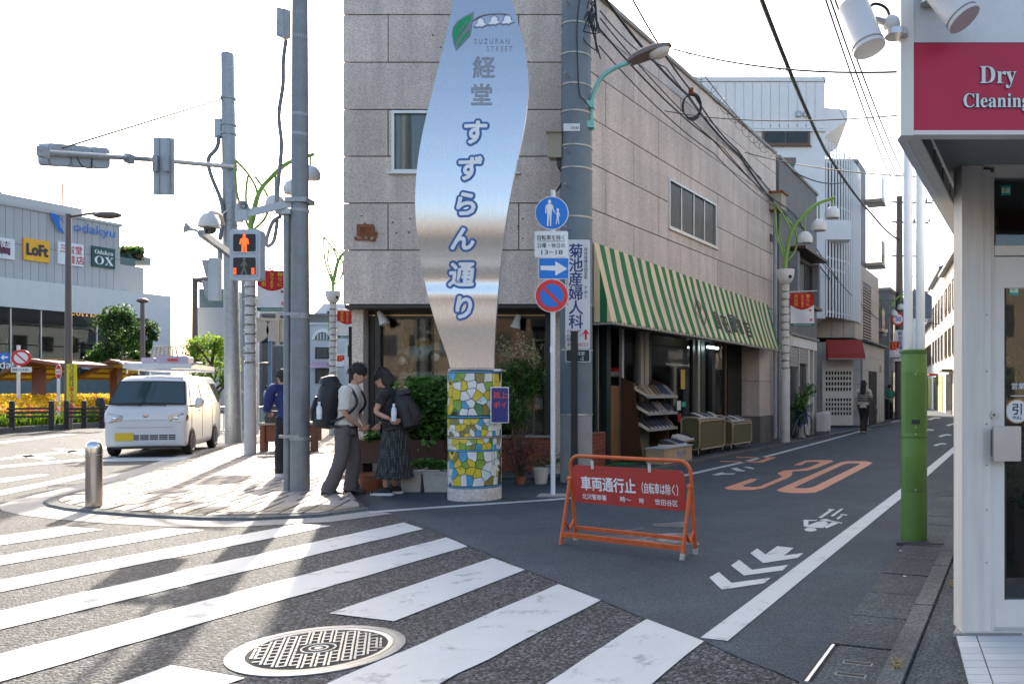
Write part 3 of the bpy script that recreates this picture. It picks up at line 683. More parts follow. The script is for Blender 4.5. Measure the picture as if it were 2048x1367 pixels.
def bltext(mb, s, x, y, size, off=0.0, lift=.004, sx=1.0, sh=0.0):
    vs, fs = glyphs(s, off); mb.add([BL(x + p.x * size * sx + sh * p.y * size, y - p.y * size, lift) for p in vs], fs)
let = [('す', 948, 284, 57), ('ず', 938, 356, 57), ('ら', 930, 427, 58), ('ん', 924, 496, 56), ('通', 922, 568, 58), ('り', 926, 633, 56)]
for ch, x, y, s in let:
    o = MB(); q = MB(); wd = .11 * s
    for k in range(14): bltext(o, ch, x + wd * math.cos(k * .449), y + wd * math.sin(k * .449), s * .9, 0, .003 + .0001 * k, 1.0, .1)
    o = o.build('letter_outline', 'sign_blue_ink', tower)
    for k in range(9): bltext(q, ch, x + .032 * s * math.cos(k * .698), y + .032 * s * math.sin(k * .698), s * .9, 0, .0055 + .0001 * k, 1.0, .1)
    q.build('letter', 'sign_white', o)
for ch, x, y in (('経', 968, 152), ('堂', 963, 207)):
    o = MB(); [bltext(o, ch, x + 1.1 * math.cos(k), y + 1.1 * math.sin(k), 46, 0, .003 + .0001 * k) for k in range(6)]; o.build('letter', 'etched', tower)
o = MB(); bltext(o, 'S U Z U R A N', 984, 88, 15, .0, .003, .76); o.build('lettering', 'etched', tower)
o = MB(); bltext(o, 'S T R E E T', 999, 103, 15, .0, .003, .74); o.build('lettering', 'etched', tower)
def zb(l, lift, m, name):
    MB().poly([BL(660 + a / 3.417, b / 3.417, lift) for a, b in l], flip=True).build(name, m, tower)
zb([(985, 80), (972, 160), (970, 190), (960, 245), (900, 310), (862, 350), (845, 310), (833, 240), (838, 190), (870, 145), (915, 115)], .003, 'logo_line', 'leaf_outline')
zb([(968, 98), (958, 150), (915, 210), (880, 265), (870, 275), (885, 225), (940, 150), (935, 145), (885, 205), (862, 275), (862, 320), (848, 290), (842, 240), (848, 195), (875, 155), (920, 120)], .005, 'leaf_green', 'leaf')
zb([(955, 205), (950, 235), (900, 290), (868, 335), (872, 310), (910, 250)], .005, 'leaf_green', 'leaf')
o = MB(); o.tube([BL(660 + a / 3.417, b / 3.417, .004) for a, b in bez([(975, 145, 0), (1030, 112, 0), (1110, 98, 0), (1190, 98, 0), (1225, 104, 0)], 6) for a, b in [(a, b)]] if False else [BL(660 + p.x / 3.417, p.y / 3.417, .004) for p in bez([(975, 145, 0), (1030, 112, 0), (1110, 98, 0), (1190, 98, 0), (1225, 104, 0)], 6)], .007, 6); o.build('stem_line', 'logo_line', tower)
for cx, cy_ in ((1030, 155), (1122, 140), (1212, 135)):
    bell = [(-48, 28), (-28, 10), (-26, -12), (-12, -28), (10, -30), (26, -16), (30, 8), (48, 18), (26, 26), (8, 36), (-10, 28), (-26, 36)]
    zb([(cx + a * 1.08, cy_ + b * 1.1) for a, b in bell], .003, 'logo_line', 'bell_outline'); zb([(cx + a * .82, cy_ + b * .86) for a, b in bell], .005, 'sign_white', 'bell')
MB().box(TC.x - .29, TC.x + .36, TC.y - .14, TC.y + .14, 1.585, 1.615).build('foot_plate', 'steel_dull', tower)
MB().lathe([(TR - .004, 0), (TR - .004, 1.582), (TR - .03, 1.60), (.001, 1.60)], TC, 40).build('pillar_core', 'joint_dark', tower)
MB().lathe([(TR + .003, .0), (TR + .003, .155)], TC, 40).build('pillar_foot', 'peeling', tower)
for z in (.775,): MB().lathe([(TR - .002, z - .008), (TR + .006, z - .006), (TR + .006, z + .006), (TR - .002, z + .008)], TC, 40).build('pillar_band', 'steel_dull', tower)
for nm, c in (('m_white', (.66, .68, .66)), ('m_yellow', (.60, .47, .03)), ('m_olive', (.22, .19, .05)), ('m_green', (.20, .34, .05)), ('m_blue', (.05, .30, .50)), ('m_pale', (.5, .62, .66)), ('m_dgreen', (.06, .20, .07))): mat(nm, c, .35, var=.14, scale=12, fine=.1, fscale=50)
def cells(pts, w_, z0, z1):
    """voronoi cells of pts clipped to the strip, by half planes"""
    out = []
    for i, p in enumerate(pts):
        poly = [Vector((p.x - .2, z0)), Vector((p.x + .2, z0)), Vector((p.x + .2, z1)), Vector((p.x - .2, z1))]
        for j, q in enumerate(pts):
            if i == j or abs(q.x - p.x) > .3: continue
            m = (p + q) / 2; d = q - p; new = []
            for k in range(len(poly)):
                a, b = poly[k], poly[(k + 1) % len(poly)]; da, db = (a - m).dot(d), (b - m).dot(d)
                if da <= 0: new.append(a)
                if da * db < 0: new.append(a.lerp(b, da / (da - db)))
            poly = new
            if len(poly) < 3: break
        if len(poly) >= 3: out.append((p, poly))
    return out
r2 = random.Random(11); restm = {}; ntile = 0
for z0, z1, s in ((.185, .605, .098), (.625, .762, .066), (.788, 1.005, .066), (1.045, 1.56, .098)):
    pts = []; nx = int(2 * math.pi * TR / s); nz = max(2, round((z1 - z0) / s))
    for i in range(nx):
        for j in range(nz): pts.append(Vector(((i + .5 + r2.uniform(-.42, .42)) * 2 * math.pi * TR / nx, z0 + (j + .5 + r2.uniform(-.42, .42)) * (z1 - z0) / nz)))
    for p, poly in cells(pts, 0, z0, z1):
        c = sum(poly, Vector((0, 0))) / len(poly); gsh = .0035 if s > .08 else .0025; ang0 = c.x / TR
        poly = [c + (q - c) * max(.3, 1 - gsh * 1.6 / max(.01, (q - c).length)) for q in poly]
        key = r2.random(); bx = math.sin(ang0 * 2.2 + z0 * 9)
        m = 'm_white' if key < .36 + .2 * bx else 'm_yellow' if key < .66 else 'm_olive' if key < .77 else 'm_green' if key < .86 else 'm_blue' if key < .92 else 'm_pale' if key < .97 else 'm_dgreen'
        f3 = lambda q, rr: TC + Vector((math.cos(q.x / TR) * rr, math.sin(q.x / TR) * rr, q.y))
        fr = math.sin(ang0) < .12; mb = MB() if fr and ntile < 298 else restm.setdefault(m, MB())
        k = len(mb.v); n_ = len(poly); mb.v += [f3(q, TR - .004) for q in poly] + [f3(q, TR + .002) for q in poly]
        mb.face([k + n_ + t for t in range(n_)])
        for t in range(n_): mb.face((k + t, k + (t + 1) % n_, k + n_ + (t + 1) % n_, k + n_ + t))
        if fr and ntile < 298: mb.build('mosaic_piece', m, tower); ntile += 1
for m, mb in restm.items(): mb.build('rear_mosaic', m, tower)['kind'] = 'stuff'
for z in (.17, .615, 1.025, 1.572): MB().lathe([(TR - .004, z - .008), (TR + .002, z - .008), (TR + .002, z + .008), (TR - .004, z + .008)], TC, 40).build('border_band', 'm_blue', tower)
mat('notice_blue', (.012, .025, .17), .4); mat('notice_red', (.7, .06, .05), .4)
nx = thing('notice_board', 'blue notice with red lettering fixed to the side of mosaic pillar', 'notice', TC + V(.3, -.2, 1.0))
c = P(983, 844, 10.22); uu = Vector((.9, .44, 0)).normalized()
MB().obox(c, uu * .20, Z * .42, uu.cross(Z) * .008).build('board', 'notice_blue', nx)
MB().obox(c - uu * .012 - Z * .012, uu * .224, Z * .444, -uu.cross(Z) * .004).build('backing', 'sign_white', nx)
o = MB(); text(o, '路上', c + uu * .02 + Z * .30 + uu.cross(Z) * .0095, uu, Z, .085, .02, 'LEFT'); text(o, 'ポイ', c + uu * .02 + Z * .18 + uu.cross(Z) * .0095, uu, Z, .085, .02, 'LEFT'); o.build('lettering', 'notice_red', nx)
# ---------------------------------------------------------------- traffic sign post
mat('white_paint', (.72, .73, .74), .4, var=.06); mat('sign_blue', (.0, .17, .62), .4, var=.05); mat('sign_red', (.68, .02, .02), .4, var=.05); mat('sign_black', (.03, .03, .035), .5)
SB = G(1106, 992)
sp = thing('traffic_sign_post', 'white post carrying four traffic signs beside the mosaic pillar', 'sign post', SB)
MB().cyl(SB, SB + Z * 3.9, .03, seg=14).build('post', 'white_paint', sp)
MB().box(SB.x - .19, SB.x + .17, SB.y - .1, SB.y + .16, 0, .02).build('base_plate', 'concrete', sp)
sy = SB.y - .045
def disc(c, r, m, name, par, d=.006, seg=40): return MB().prism([c + X * r * math.cos(2 * math.pi * i / seg) + Z * r * math.sin(2 * math.pi * i / seg) for i in range(seg)], Yv * d).build(name, m, par)
def flat(par, l, m, name, o, s, lift=0.0):
    """flat print: polygon l in sign units"""
    return MB().poly([o + X * a * s + Z * b * s - Yv * lift for a, b in l], flip=False).build(name, m, par)
c1 = P(1103.5, 426, sy); s1 = disc(c1, .213, 'sign_white', 'pedestrian_sign', sp); disc(c1 - Yv * .002, .203, 'sign_blue', 'face', s1, .002)
o = MB()
def circ(o, x, z, rx, rz, c, lift, n=16): o.poly([c + X * (x + rx * math.cos(2 * math.pi * i / n)) + Z * (z + rz * math.sin(2 * math.pi * i / n)) - Yv * lift for i in range(n)])
k = .001; circ(o, -.027, .145, .02, .026, c1, .0045)
for l in ([(-82, 40), (-75, 95), (-45, 118), (-10, 118), (15, 98), (28, 40), (46, 10), (38, 2), (18, 30), (5, 70), (2, 20), (-4, -60), (-8, -165), (-22, -165), (-26, -60), (-30, -5), (-36, -60), (-44, -165), (-60, -165), (-56, -50), (-58, 30), (-66, 62), (-68, 40), (-68, -8), (-80, -8)],
          [(50, 2), (62, -12), (68, 20), (88, 20), (102, -12), (106, -45), (98, -46), (92, -18), (88, -22), (90, -60), (96, -140), (86, -142), (80, -80), (74, -80), (62, -140), (52, -138), (64, -60), (64, -26), (46, -2)]):
    o.poly([c1 + X * a * k + Z * b * k - Yv * .0045 for a, b in l], flip=True)
circ(o, .078, .04, .016, .019, c1, .0045); o.build('pictogram', 'sign_white', s1)
def plate(pxs, m, name, par, r=.03, border=None):
    a = P(pxs[0], pxs[3], sy); b = P(pxs[2], pxs[1], sy); pl_ = MB().prism(rrect(a, X, Z, b.x - a.x, b.z - a.z, r), Yv * .005).build(name, m, par); return pl_, a, b
s2, a, b = plate((1069, 462, 1136, 514), 'sign_white', 'plate_sign', sp, .025)
o = MB(); cx = (a.x + b.x) / 2
text(o, '自転車を除く', V(cx, sy - .002, a.z + .222), X, Z, .068, .012, fit=.345); text(o, '日曜・休日の', V(cx, sy - .002, a.z + .122), X, Z, .068, .012, fit=.345); text(o, '13−18', V(cx, sy - .002, a.z + .032), X, Z, .085, .01, fit=.27); o.obox(V(cx - .172, sy - .003, a.z + .198), X * .345, Z * .006, Yv * .001); o.build('lettering', 'sign_black', s2)
s3, a, b = plate((1077, 515, 1138, 558), 'sign_white', 'arrow_sign', sp, .01)
MB().prism(rrect(a + V(.008, -.002, .008), X, Z, b.x - a.x - .016, b.z - a.z - .016, .008), Yv * .001).build('face', 'sign_blue', s3)
w_, h_ = b.x - a.x, b.z - a.z
MB().poly([a + X * w_ * p + Z * h_ * q - Yv * .004 for p, q in ((.07, .42), (.55, .39), (.55, .16), (.95, .48), (.55, .84), (.55, .62), (.07, .62))]).build('arrow', 'sign_white', s3)
c4 = P(1103.5, 591, sy); s4 = disc(c4, .213, 'sign_white', 'no_parking_sign', sp); disc(c4 - Yv * .002, .205, 'sign_red', 'ring', s4, .0015); disc(c4 - Yv * .004, .147, 'sign_blue', 'face', s4, .0015)
d_ = Vector((1, 0, -1)).normalized(); e_ = Vector((1, 0, 1)).normalized(); MB().poly([c4 - Yv * .006 + d_ * i * .155 + e_ * j * .021 for i, j in ((-1, -1), (1, -1), (1, 1), (-1, 1))]).build('bar', 'sign_red', s4)
MB().box(SB.x - .032, SB.x + .02, SB.y - .034, SB.y - .031, 1.83, 1.91).build('sticker', 'sign_white', sp)
# ---------------------------------------------------------------- utility pole with clinic board
mat('pole_blue', (.15, .19, .22), .6, var=.16, scale=3, fine=.1, fscale=80, bump=.2); mat('pole_concrete', (.3, .31, .31), .8, var=.2, scale=3, fine=.12)
mat('cable', (.022, .024, .027), .6); mat('navy', (.02, .045, .2), .5); mat('board_white', (.74, .75, .76), .45, var=.05); mat('dark_plate', (.012, .03, .035), .5); mat('band_metal', (.4, .37, .33), .45, metal=.7)
UB = V(-1.84, 12.45, 0)
up = thing('utility_pole', 'tall blue grey utility pole standing at the corner of the granite shop', 'utility pole', UB)
MB().tube([UB, UB + Z * 1.0], [.238, .236], 24).build('lower_shaft', 'pole_concrete', up); MB().tube([UB + Z * .99, UB + Z * 4.4, UB + Z * 9.6], [.24, .236, .192], 24).build('shaft', 'pole_blue', up)
for z in (1.0, 1.95, 2.62, 3.9, 4.62, 4.95, 5.45, 5.85, 6.3, 6.75): MB().lathe([(.246 - .009 * max(0, z - 4.4), z - .012), (.246 - .009 * max(0, z - 4.4), z + .012)], UB, 24).build('band', 'band_metal' if z > 1.2 else 'steel_dull', up)
for px, py in ((1139, 155), (1139, 305), (1139, 375), (1140, 460), (1140, 10)): c = P(px, py, UB.y - .22); MB().tube([c, c + V(-.05, -.12, .03)], .011, 6).build('step_bolt', 'steel_dull', up)
c = P(1127, 262, UB.y - .235); pn = MB().obox(c, X * .24, Z * .11, Yv * .006).build('number_plate', 'board_white', up); o = MB(); text(o, 'D163', c + V(.17, -.003, .03), X, Z, .05, .01); o.build('lettering', 'sign_black', pn)
jb = thing('junction_box', 'cream metal junction box with hanging coil of cable on blue grey utility pole', 'junction box', P(1108, 320, UB.y))
a = P(1097, 316, UB.y - .1); MB().box(a.x, a.x + .2, a.y - .05, a.y + .16, a.z, a.z + .36).build('box_body', 'cream_board', jb); MB().box(a.x - .03, a.x + .2, a.y - .09, a.y + .17, a.z + .36, a.z + .385).build('lid', 'cream_board', jb)
o = MB()
for i in range(5): q = V(a.x + .12 + .015 * i, a.y, a.z); o.tube(bez([q, q + V(.02, 0, -.14), q + V(.1, .02, -.26), q + V(.05 - .03 * i, 0, -.42 - .02 * i), q + V(.12, .02, -.2), q + V(.2, .05, -.1)], 6), .007, 5)
o.build('cable_coil', 'cable', jb)
a = P(1087, 398, UB.y - .1); b2 = thing('meter_cover', 'small cream cover plate behind the round pedestrian sign', 'junction box', a); MB().box(a.x, a.x + .28, a.y, a.y + .2, a.z - .12, a.z).build('cover', 'cream_board', b2); MB().box(a.x - .02, a.x + .29, a.y - .03, a.y + .2, a.z + .002, a.z + .02).build('lid', 'cream_board', b2)
cb = thing('clinic_sign', 'tall white clinic board with navy vertical lettering strapped to the utility pole', 'sign', UB + V(0, -.27, 1.8))
yb = UB.y - .262; a = P(1130.5, 697, yb); b = P(1180, 479, yb); w_, h_ = b.x - a.x, b.z - a.z
MB().prism(rrect(a, X, Z, w_, h_, .03), Yv * .012).build('board', 'board_white', cb)
o = MB(); text(o, '菊池産婦人科', V(a.x + w_ * .43, yb - .003, b.z - .245), X, Z, .218, .018, vertical=True, pitch=.945); o.build('lettering', 'navy', cb)
o = MB(); text(o, '母体保護法指定医', V(a.x + w_ * .83, yb - .003, b.z - .165), X, Z, .056, .005, vertical=True, pitch=1.03); text(o, 'Pあり', V(a.x + w_ * .83, yb - .003, b.z - .72), X, Z, .06, .005, vertical=True, pitch=1.1)
for i, t in enumerate(('すずらん通り', 'セブンイレブン', '先左折')): text(o, t, V(a.x + .02, yb - .003, a.z + .235 - i * .058), X, Z, .05, .004, 'LEFT', sx=.72)
text(o, '-sanfujinka.com/index.html', V(a.x + .012, yb - .003, a.z + 1.12), -Z, X, .045, .003, 'LEFT'); o.build('small_lettering', 'sign_black', cb)
o = MB(); text(o, '3426-0727', V(a.x + w_ * .5, yb - .003, a.z + .035), X, Z, .07, .006, fit=w_ * .86); q = V(a.x + w_ * .83, yb - .003, a.z + .13)
o.poly([q + V(i * .055, 0, j * .16) for i, j in ((-.3, 0), (.3, 0), (.3, .55), (1, .5), (0, 1), (-1, .5), (-.3, .55))]); o.build('red_print', 'sign_red', cb)
a2 = P(1131, 724, yb); MB().prism(rrect(a2, X, Z, w_, .19, .02), Yv * .012).build('street_plate', 'board_white', cb); MB().prism(rrect(a2 + V(.012, -.002, .012), X, Z, w_ - .024, .166, .015), Yv * .001).build('plate_face', 'dark_plate', cb)
o = MB(); text(o, '経堂', V(a2.x + w_ * .62, yb - .0045, a2.z + .105), X, Z, .06, .006); text(o, '-2', V(a2.x + w_ * .66, yb - .0045, a2.z + .03), X, Z, .075, .01); o.build('plate_lettering', 'sign_white', cb)
bp = thing('black_post', 'slim black square post in front of the clinic board', 'post', P(1149, 930, 12.05)); c = P(1149, 664, 12.05); MB().box(c.x - .045, c.x + .045, 12.0, 12.09, 0, c.z).build('post_tube', 'black_print', bp); MB().box(c.x - .048, c.x + .048, 11.995, 12.095, c.z + .001, c.z + .012).build('cap', 'dark_frame', bp)
mat('teal', (.22, .52, .47), .45, var=.08); mat('lamp_brown', (.16, .12, .11), .5, var=.1); mat('lamp_lens', (.55, .5, .45), .15, var=.1)
sl = thing('street_lamp', 'street lamp on a curved turquoise arm clamped to the utility pole', 'street lamp', UB + V(.22, -.05, 4.9))
ly = UB.y - .05; pth = [P(1183, 260, ly), P(1183, 220, ly), P(1186, 190, ly - .05), P(1203, 156, ly - .12), P(1230, 136, ly - .18), P(1262, 124, ly - .25)]
MB().tube(bez(pth, 6), .032, 12).build('arm', 'teal', sl)
for y in (208, 248): q = P(1172, y + 8, ly - .05); MB().box(q.x, q.x + .12, q.y - .04, q.y + .1, q.z, q.z + .1).build('clamp', 'teal', sl)
a, b = P(1258, 128, ly - .25), P(1342, 92, ly - .45); ax = (b - a); L_ = ax.length; axn = ax.normalized(); sdn = axn.cross(Z).normalized(); upn = sdn.cross(axn)
o = MB(); o.grid(lambda u, v: a + axn * L_ * u + sdn * (.03 + .11 * math.sin(math.pi * min(1, u * .8 + .15))) * math.cos(math.pi * v) + upn * (.03 + .10 * math.sin(math.pi * (u * .8 + .12))) * math.sin(math.pi * v), 14, 10); o.build('hood', 'lamp_brown', sl)
o = MB(); o.grid(lambda u, v: a + axn * L_ * u + sdn * (.03 + .108 * math.sin(math.pi * min(1, u * .8 + .15))) * (2 * v - 1), 12, 2); o.build('underside', 'lamp_brown', sl)
rot = Matrix((axn, sdn, upn)).transposed(); MB().ell(a + axn * L_ * .72 - upn * .01, .17, .10, .10, 16, 8, rot).build('lens', 'lamp_lens', sl)
# ---------------------------------------------------------------- orange barrier
mat('barrier_orange', (.52, .095, .016), .5, var=.16, scale=9, fine=.2, fscale=25); mat('barrier_red', (.42, .035, .025), .6, var=.14, scale=5, fine=.08); mat('rubber_grey', (.42, .41, .38), .8)
bk0, bk1, fr0, fr1 = G(1152, 1080), G(1391, 1108), G(1121, 1089), G(1364, 1120)
br = thing('road_barrier', 'orange folding road barrier with red closed to vehicles panel', 'barrier', (fr0 + fr1) / 2)
bu = (bk1 - bk0).normalized(); bn = Vector((bu.y, -bu.x, 0)); Lb = (bk1 - bk0).length; tl = .0; H = .765; lean = bn * .085
def bp_(x, z): return bk0 + bu * x + lean * (z / H) + Z * z
r_ = .10; fr_ = [bp_(0, 0), bp_(0, .3), bp_(0, H - r_)] + [bp_(r_ - r_ * math.cos(t), H - r_ + r_ * math.sin(t)) for t in [math.pi / 2 * i / 6 for i in range(1, 7)]] + [bp_(Lb - r_ + r_ * math.sin(t), H - r_ + r_ * math.cos(t)) for t in [math.pi / 2 * i / 6 for i in range(0, 7)]] + [bp_(Lb, .3), bp_(Lb, 0)]
MB().tube(fr_, .0165, 10).build('frame', 'barrier_orange', br)
for i, (f0_, x) in enumerate(((fr0, 0), (fr1, Lb))):
    top = bp_(x, .56) + bn * .02; MB().tube([top, f0_ + Z * .0], .0165, 10).build('leg', 'barrier_orange', br)
    m1 = top.lerp(f0_, .62); m2 = bp_(x, .21); k_ = (m1 + m2) / 2 - Z * .10
    MB().bar(m1, k_, .022, .006).build('brace', 'barrier_orange', br); MB().bar(m2, k_, .022, .006).build('brace', 'barrier_orange', br)
    MB().cyl(top - bu * .022, top + bu * .022, .02, seg=10).build('pivot', 'barrier_orange', br)
MB().bar(bp_(0, .12), bp_(Lb, .12), .03, .03).build('crossbar', 'barrier_orange', br); q0, q1 = fr0 + (bp_(0, .56) - fr0) * .16, fr1 + (bp_(Lb, .56) - fr1) * .16; MB().bar(q0, q1, .03, .04).build('crossbar', 'barrier_orange', br)
for p, d in ((fr1, bp_(Lb, .56) - fr1), (bk1, Z), (bk0, Z)): MB().cyl(p, p + d.normalized() * .05, .022, seg=10).build('rubber_foot', 'rubber_grey', br)
pu = bu; pv = (Z + lean / H).normalized(); pn_ = bn; po = bp_(.045, .355) + bn * .03; pw_, ph_ = Lb - .09, .335
panel = MB().prism(rrect(po, pu, pv, pw_, ph_, .045), -bn * .008).build('panel', 'barrier_red', br)
pf = po + bn * .003
o = MB(); text(o, '車両通行止', pf + pu * .085 + pv * .128, pu, pv, .132, .028, 'LEFT', fit=.58); text(o, '（自転車は除く）', pf + pu * .70 + pv * .135, pu, pv, .098, .012, 'LEFT', fit=.36)
text(o, '北沢警察署', pf + pu * .09 + pv * .04, pu, pv, .052, .014, 'LEFT', fit=.265); text(o, '時〜', pf + pu * .50 + pv * .04, pu, pv, .052, .012, 'LEFT', fit=.115); text(o, '時', pf + pu * .70 + pv * .04, pu, pv, .052, .012, 'LEFT'); text(o, '世田谷区', pf + pu * .86 + pv * .04, pu, pv, .056, .012, 'LEFT', fit=.225); o.build('lettering', 'sign_white', panel)
for x in (.26, .86): c = bp_(x, .66) + bn * .034; MB().obox(c, pu * .03, pv * .075, bn * .004).build('clip', 'steel_edge', br)
# ---------------------------------------------------------------- green post with the two white gate tubes
mat('post_green', (.09, .20, .035), .5, var=.2, scale=3); mat('tube_white', (.66, .70, .74), .35, var=.05); mat('post_green_dark', (.05, .13, .02), .6)
GB = V(1.895, 7.41, 0)
gpst = thing('gate_post', 'green cylindrical gate post carrying two tall white tubes', 'post', GB)
MB().lathe([(.112, 0), (.112, 1.685), (.10, 1.70), (.001, 1.70)], GB, 32).build('sleeve', 'post_green', gpst)
for z, w_ in ((.93, .006), (1.675, .016)): MB().lathe([(.1135, z - w_), (.1135, z + w_)], GB, 32).build('seam', 'post_green_dark', gpst)
def curved(z0, z1, a0, a1, rr, m, name):
    o = MB(); o.grid(lambda u, v: GB + Vector((math.cos(a0 + (a1 - a0) * u) * rr, math.sin(a0 + (a1 - a0) * u) * rr, z0 + (z1 - z0) * v)), 14, 1); return o.build(name, m, gpst)
for z0, z1 in ((.46, .76), (.98, 1.50)):
    curved(z0, z1, -math.pi * .83, -math.pi * .27, .1138, 'post_green', 'access_cover'); curved(z0 - .004, z0, -math.pi * .83, -math.pi * .27, .1142, 'post_green_dark', 'cover_joint')
for z in (.475, 1.02, .96, 1.485): c = GB + V(-.015, -.114, z); MB().ell(c, .007, .005, .007, 8, 6).build('screw', 'steel_edge', gpst)
curved(1.045, 1.085, -math.pi * .64, -math.pi * .44, .1146, 'dark_frame', 'name_plate')
for dx_ in (-.052, .056): MB().tube([GB + V(dx_, 0, 1.69), GB + V(dx_, 0, 6.2)], .04, 18).build('tube', 'tube_white', gpst)
for z in (1.9, 2.35, 2.75, 3.15, 3.55, 3.95): MB().tube([GB + V(-.03, .01, z), GB + V(.03, .01, z)], .006, 6).build('rung', 'tube_white', gpst)
MB().prism([GB + V(-.2, -.18, .002), GB + V(.26, -.24, .002), GB + V(.34, .16, .002), GB + V(-.05, .2, .002)], Z * .025).build('footing', 'concrete_dark', gpst)
# ---------------------------------------------------------------- dry cleaner
mat('facade_white', (.74, .74, .73), .5, var=.12, scale=2, fine=.04); mat('sign_red_panel', (.52, .010, .055), .5, var=.06, scale=1.5); mat('frame_grey', (.72, .67, .60), .42, var=.12, stretch=(6, 6, .4)); mat('frame_trim', (.78, .73, .66), .4, var=.05)
mat('soffit_grey', (.30, .30, .28), .6, var=.12); mat('rib_dark', (.10, .105, .11), .5, var=.1); mat('letter_cream', (.78, .78, .74), .5); mat('letter_edge', (.03, .09, .13), .5)
mat('decal_teal', (.02, .42, .34), .5); mat('decal_green', (.25, .6, .08), .5); mat('room_wall', (.28, .25, .20), .9); mat('room_floor', (.24, .17, .10), .6); mat('counter_wood', (.20, .09, .055), .5, var=.2)
dry = thing('dry_cleaner_shop', 'white dry cleaning shop with red fascia sign and aluminium glass door', 'building', (2.2, 4.4, 0))
KY = 4.28; KX = P(1924, 1000, KY).x; YS = 3.3; sx0 = P(1815, 0, YS).x; zb0 = EYE + (CY - 268) / F * YS; sdr = V(.383, .924, 0).normalized()
zr0 = EYE + (CY - 262) / F * YS; zr1 = EYE + (CY - 85) / F * YS
MB().box(sx0 + .022, 4.65, YS, YS + .05, zr1, zr1 + .9).build('fascia_upper', 'facade_white', dry)
MB().box(sx0 + .022, 4.65, YS + .002, YS + .05, zr0, zr1 - .002).build('fascia_sign', 'sign_red_panel', dry)
MB().box(sx0 + .022, 4.65, YS - .012, YS + .05, zb0 - .006, zr0 - .001).build('fascia_trim', 'frame_trim', dry)
MB().box(sx0 - .03, sx0 + .021, YS - .014, YS + .05, zb0 - .01, zr1 + .9).build('corner_trim', 'frame_trim', dry)
e0 = V(sx0 - .03, YS + .05, 0)
MB().obox(e0 + Z * (zb0 - .008), sdr * 6, V(.04, 0, 0), Z * 1.6).build('side_fascia', 'facade_white', dry)
for i in range(16): MB().obox(e0 + V(.042, 0, 0) + sdr * (.08 + i * .36) + Z * (zb0 + .01), sdr * .30, V(.012, 0, 0), Z * .16).build('fascia_rib', 'rib_dark', dry)
MB().obox(e0 + V(.04, 0, 0) + Z * (zb0 - .006), sdr * 6, V(.055, 0, 0), Z * .012).build('soffit_trim', 'frame_grey', dry)
ZC = 2.483
MB().prism([V(sx0 + .05, YS + .06, ZC), V(4.6, YS + .06, ZC), V(4.6, 9, ZC), V(sx0 + .05 + .415 * 5.7, 9, ZC)], Z * .03).build('soffit', 'soffit_grey', dry)
FZ = .10
cxs = [KX, P(1967, 0, KY).x, P(1983, 0, KY).x, P(1991, 0, KY).x, P(2013, 0, KY).x]
MB().box(cxs[0], cxs[1], KY, KY + .14, FZ, ZC - .002).build('corner_post', 'frame_grey', dry)
MB().box(cxs[1] + .001, cxs[2], KY + .012, KY + .1, FZ, ZC - .02).build('jamb_groove', 'frame_trim', dry)
MB().box(cxs[2] + .001, cxs[3], KY + .02, KY + .1, FZ, ZC - .03).build('jamb', 'frame_grey', dry)
for z in (.35, .62, .85, 1.06, 1.33, 1.62): MB().ell(V((cxs[1] + cxs[2]) / 2, KY + .012, z + FZ), .004, .003, .004, 8, 6).build('screw', 'iron', dry)
ztr = EYE + (CY - 500) / F * KY; zt0 = EYE + (CY - 490) / F * KY; zt1 = EYE + (CY - 352) / F * KY
MB().box(cxs[3] + .001, 2.7, KY + .015, KY + .1, zt0 - .05, zt0).build('transom', 'frame_trim', dry); MB().box(cxs[3] + .001, 2.7, KY + .02, KY + .1, zt1, zt1 + .06).build('head', 'frame_trim', dry); MB().box(cxs[1] + .002, 2.7, KY - .01, KY + .05, zt1 + .061, ZC - .004).build('head_cap', 'frame_grey', dry)
MB().box(cxs[3] + .02, 2.7, KY + .05, KY + .056, zt0 + .002, zt1 - .002).build('transom_pane', 'glass', dry)
dl = cxs[3] + .003; dg = cxs[4]; dt = zt0 - .055
door = MB(); door.box(dl, dg, KY + .03, KY + .07, FZ + .012, dt); door.box(dg, 2.7, KY + .03, KY + .07, FZ + .012, FZ + .155); door.box(dg, 2.7, KY + .03, KY + .07, dt - .16, dt); door = door.build('door', 'frame_trim', dry)
MB().box(dg + .001, 2.7, KY + .045, KY + .051, FZ + .157, dt - .162).build('pane', 'glass', door)
MB().box(dg + .001, dg + .012, KY + .036, KY + .064, FZ + .157, dt - .162).build('pane_gasket', 'black_print', door)
hx = P(1977, 0, KY - .05).x; hb = P(0, 920, KY).z; ht = P(0, 851, KY).z
hd = MB(); hd.prism(rrect(V(P(1980, 0, KY).x, KY - .055, hb), X, Z, P(2034, 0, KY).x - P(1980, 0, KY).x, ht - hb, .006), Yv * .02); hd.box(P(1984, 0, KY).x, P(1996, 0, KY).x, KY - .035, KY + .03, hb + .02, ht - .02); hd.build('door_handle', 'steel_dull', door)
c = P(1986, 829, KY + .02); MB().prism([c + X * .017 * math.cos(i * .4) + Z * .017 * math.sin(i * .4) for i in range(16)], -Yv * .014).build('lock', 'steel_dull', door); MB().prism([c - Yv * .016 + X * .007 * math.cos(i * .8) + Z * .007 * math.sin(i * .8) for i in range(8)], -Yv * .002).build('lock_core', 'iron', door)
def dec(px, py, w_, h_, Yq, par):
    a = P(px, py, Yq); f = MB().obox(a, X * w_, Z * h_, -Yv * .001).build('decal', 'decal_teal', par); MB().obox(a + V(.004, -.002, h_ * .25), X * (w_ - .008), Z * h_ * .5, -Yv * .0008).build('decal_panel', 'sign_white', f)
    o = MB(); text(o, 'P', a + V(w_ * .42, -.0042, h_ * .28), X, Z, h_ * .62, .03); o.build('decal_letter', 'decal_green', f)
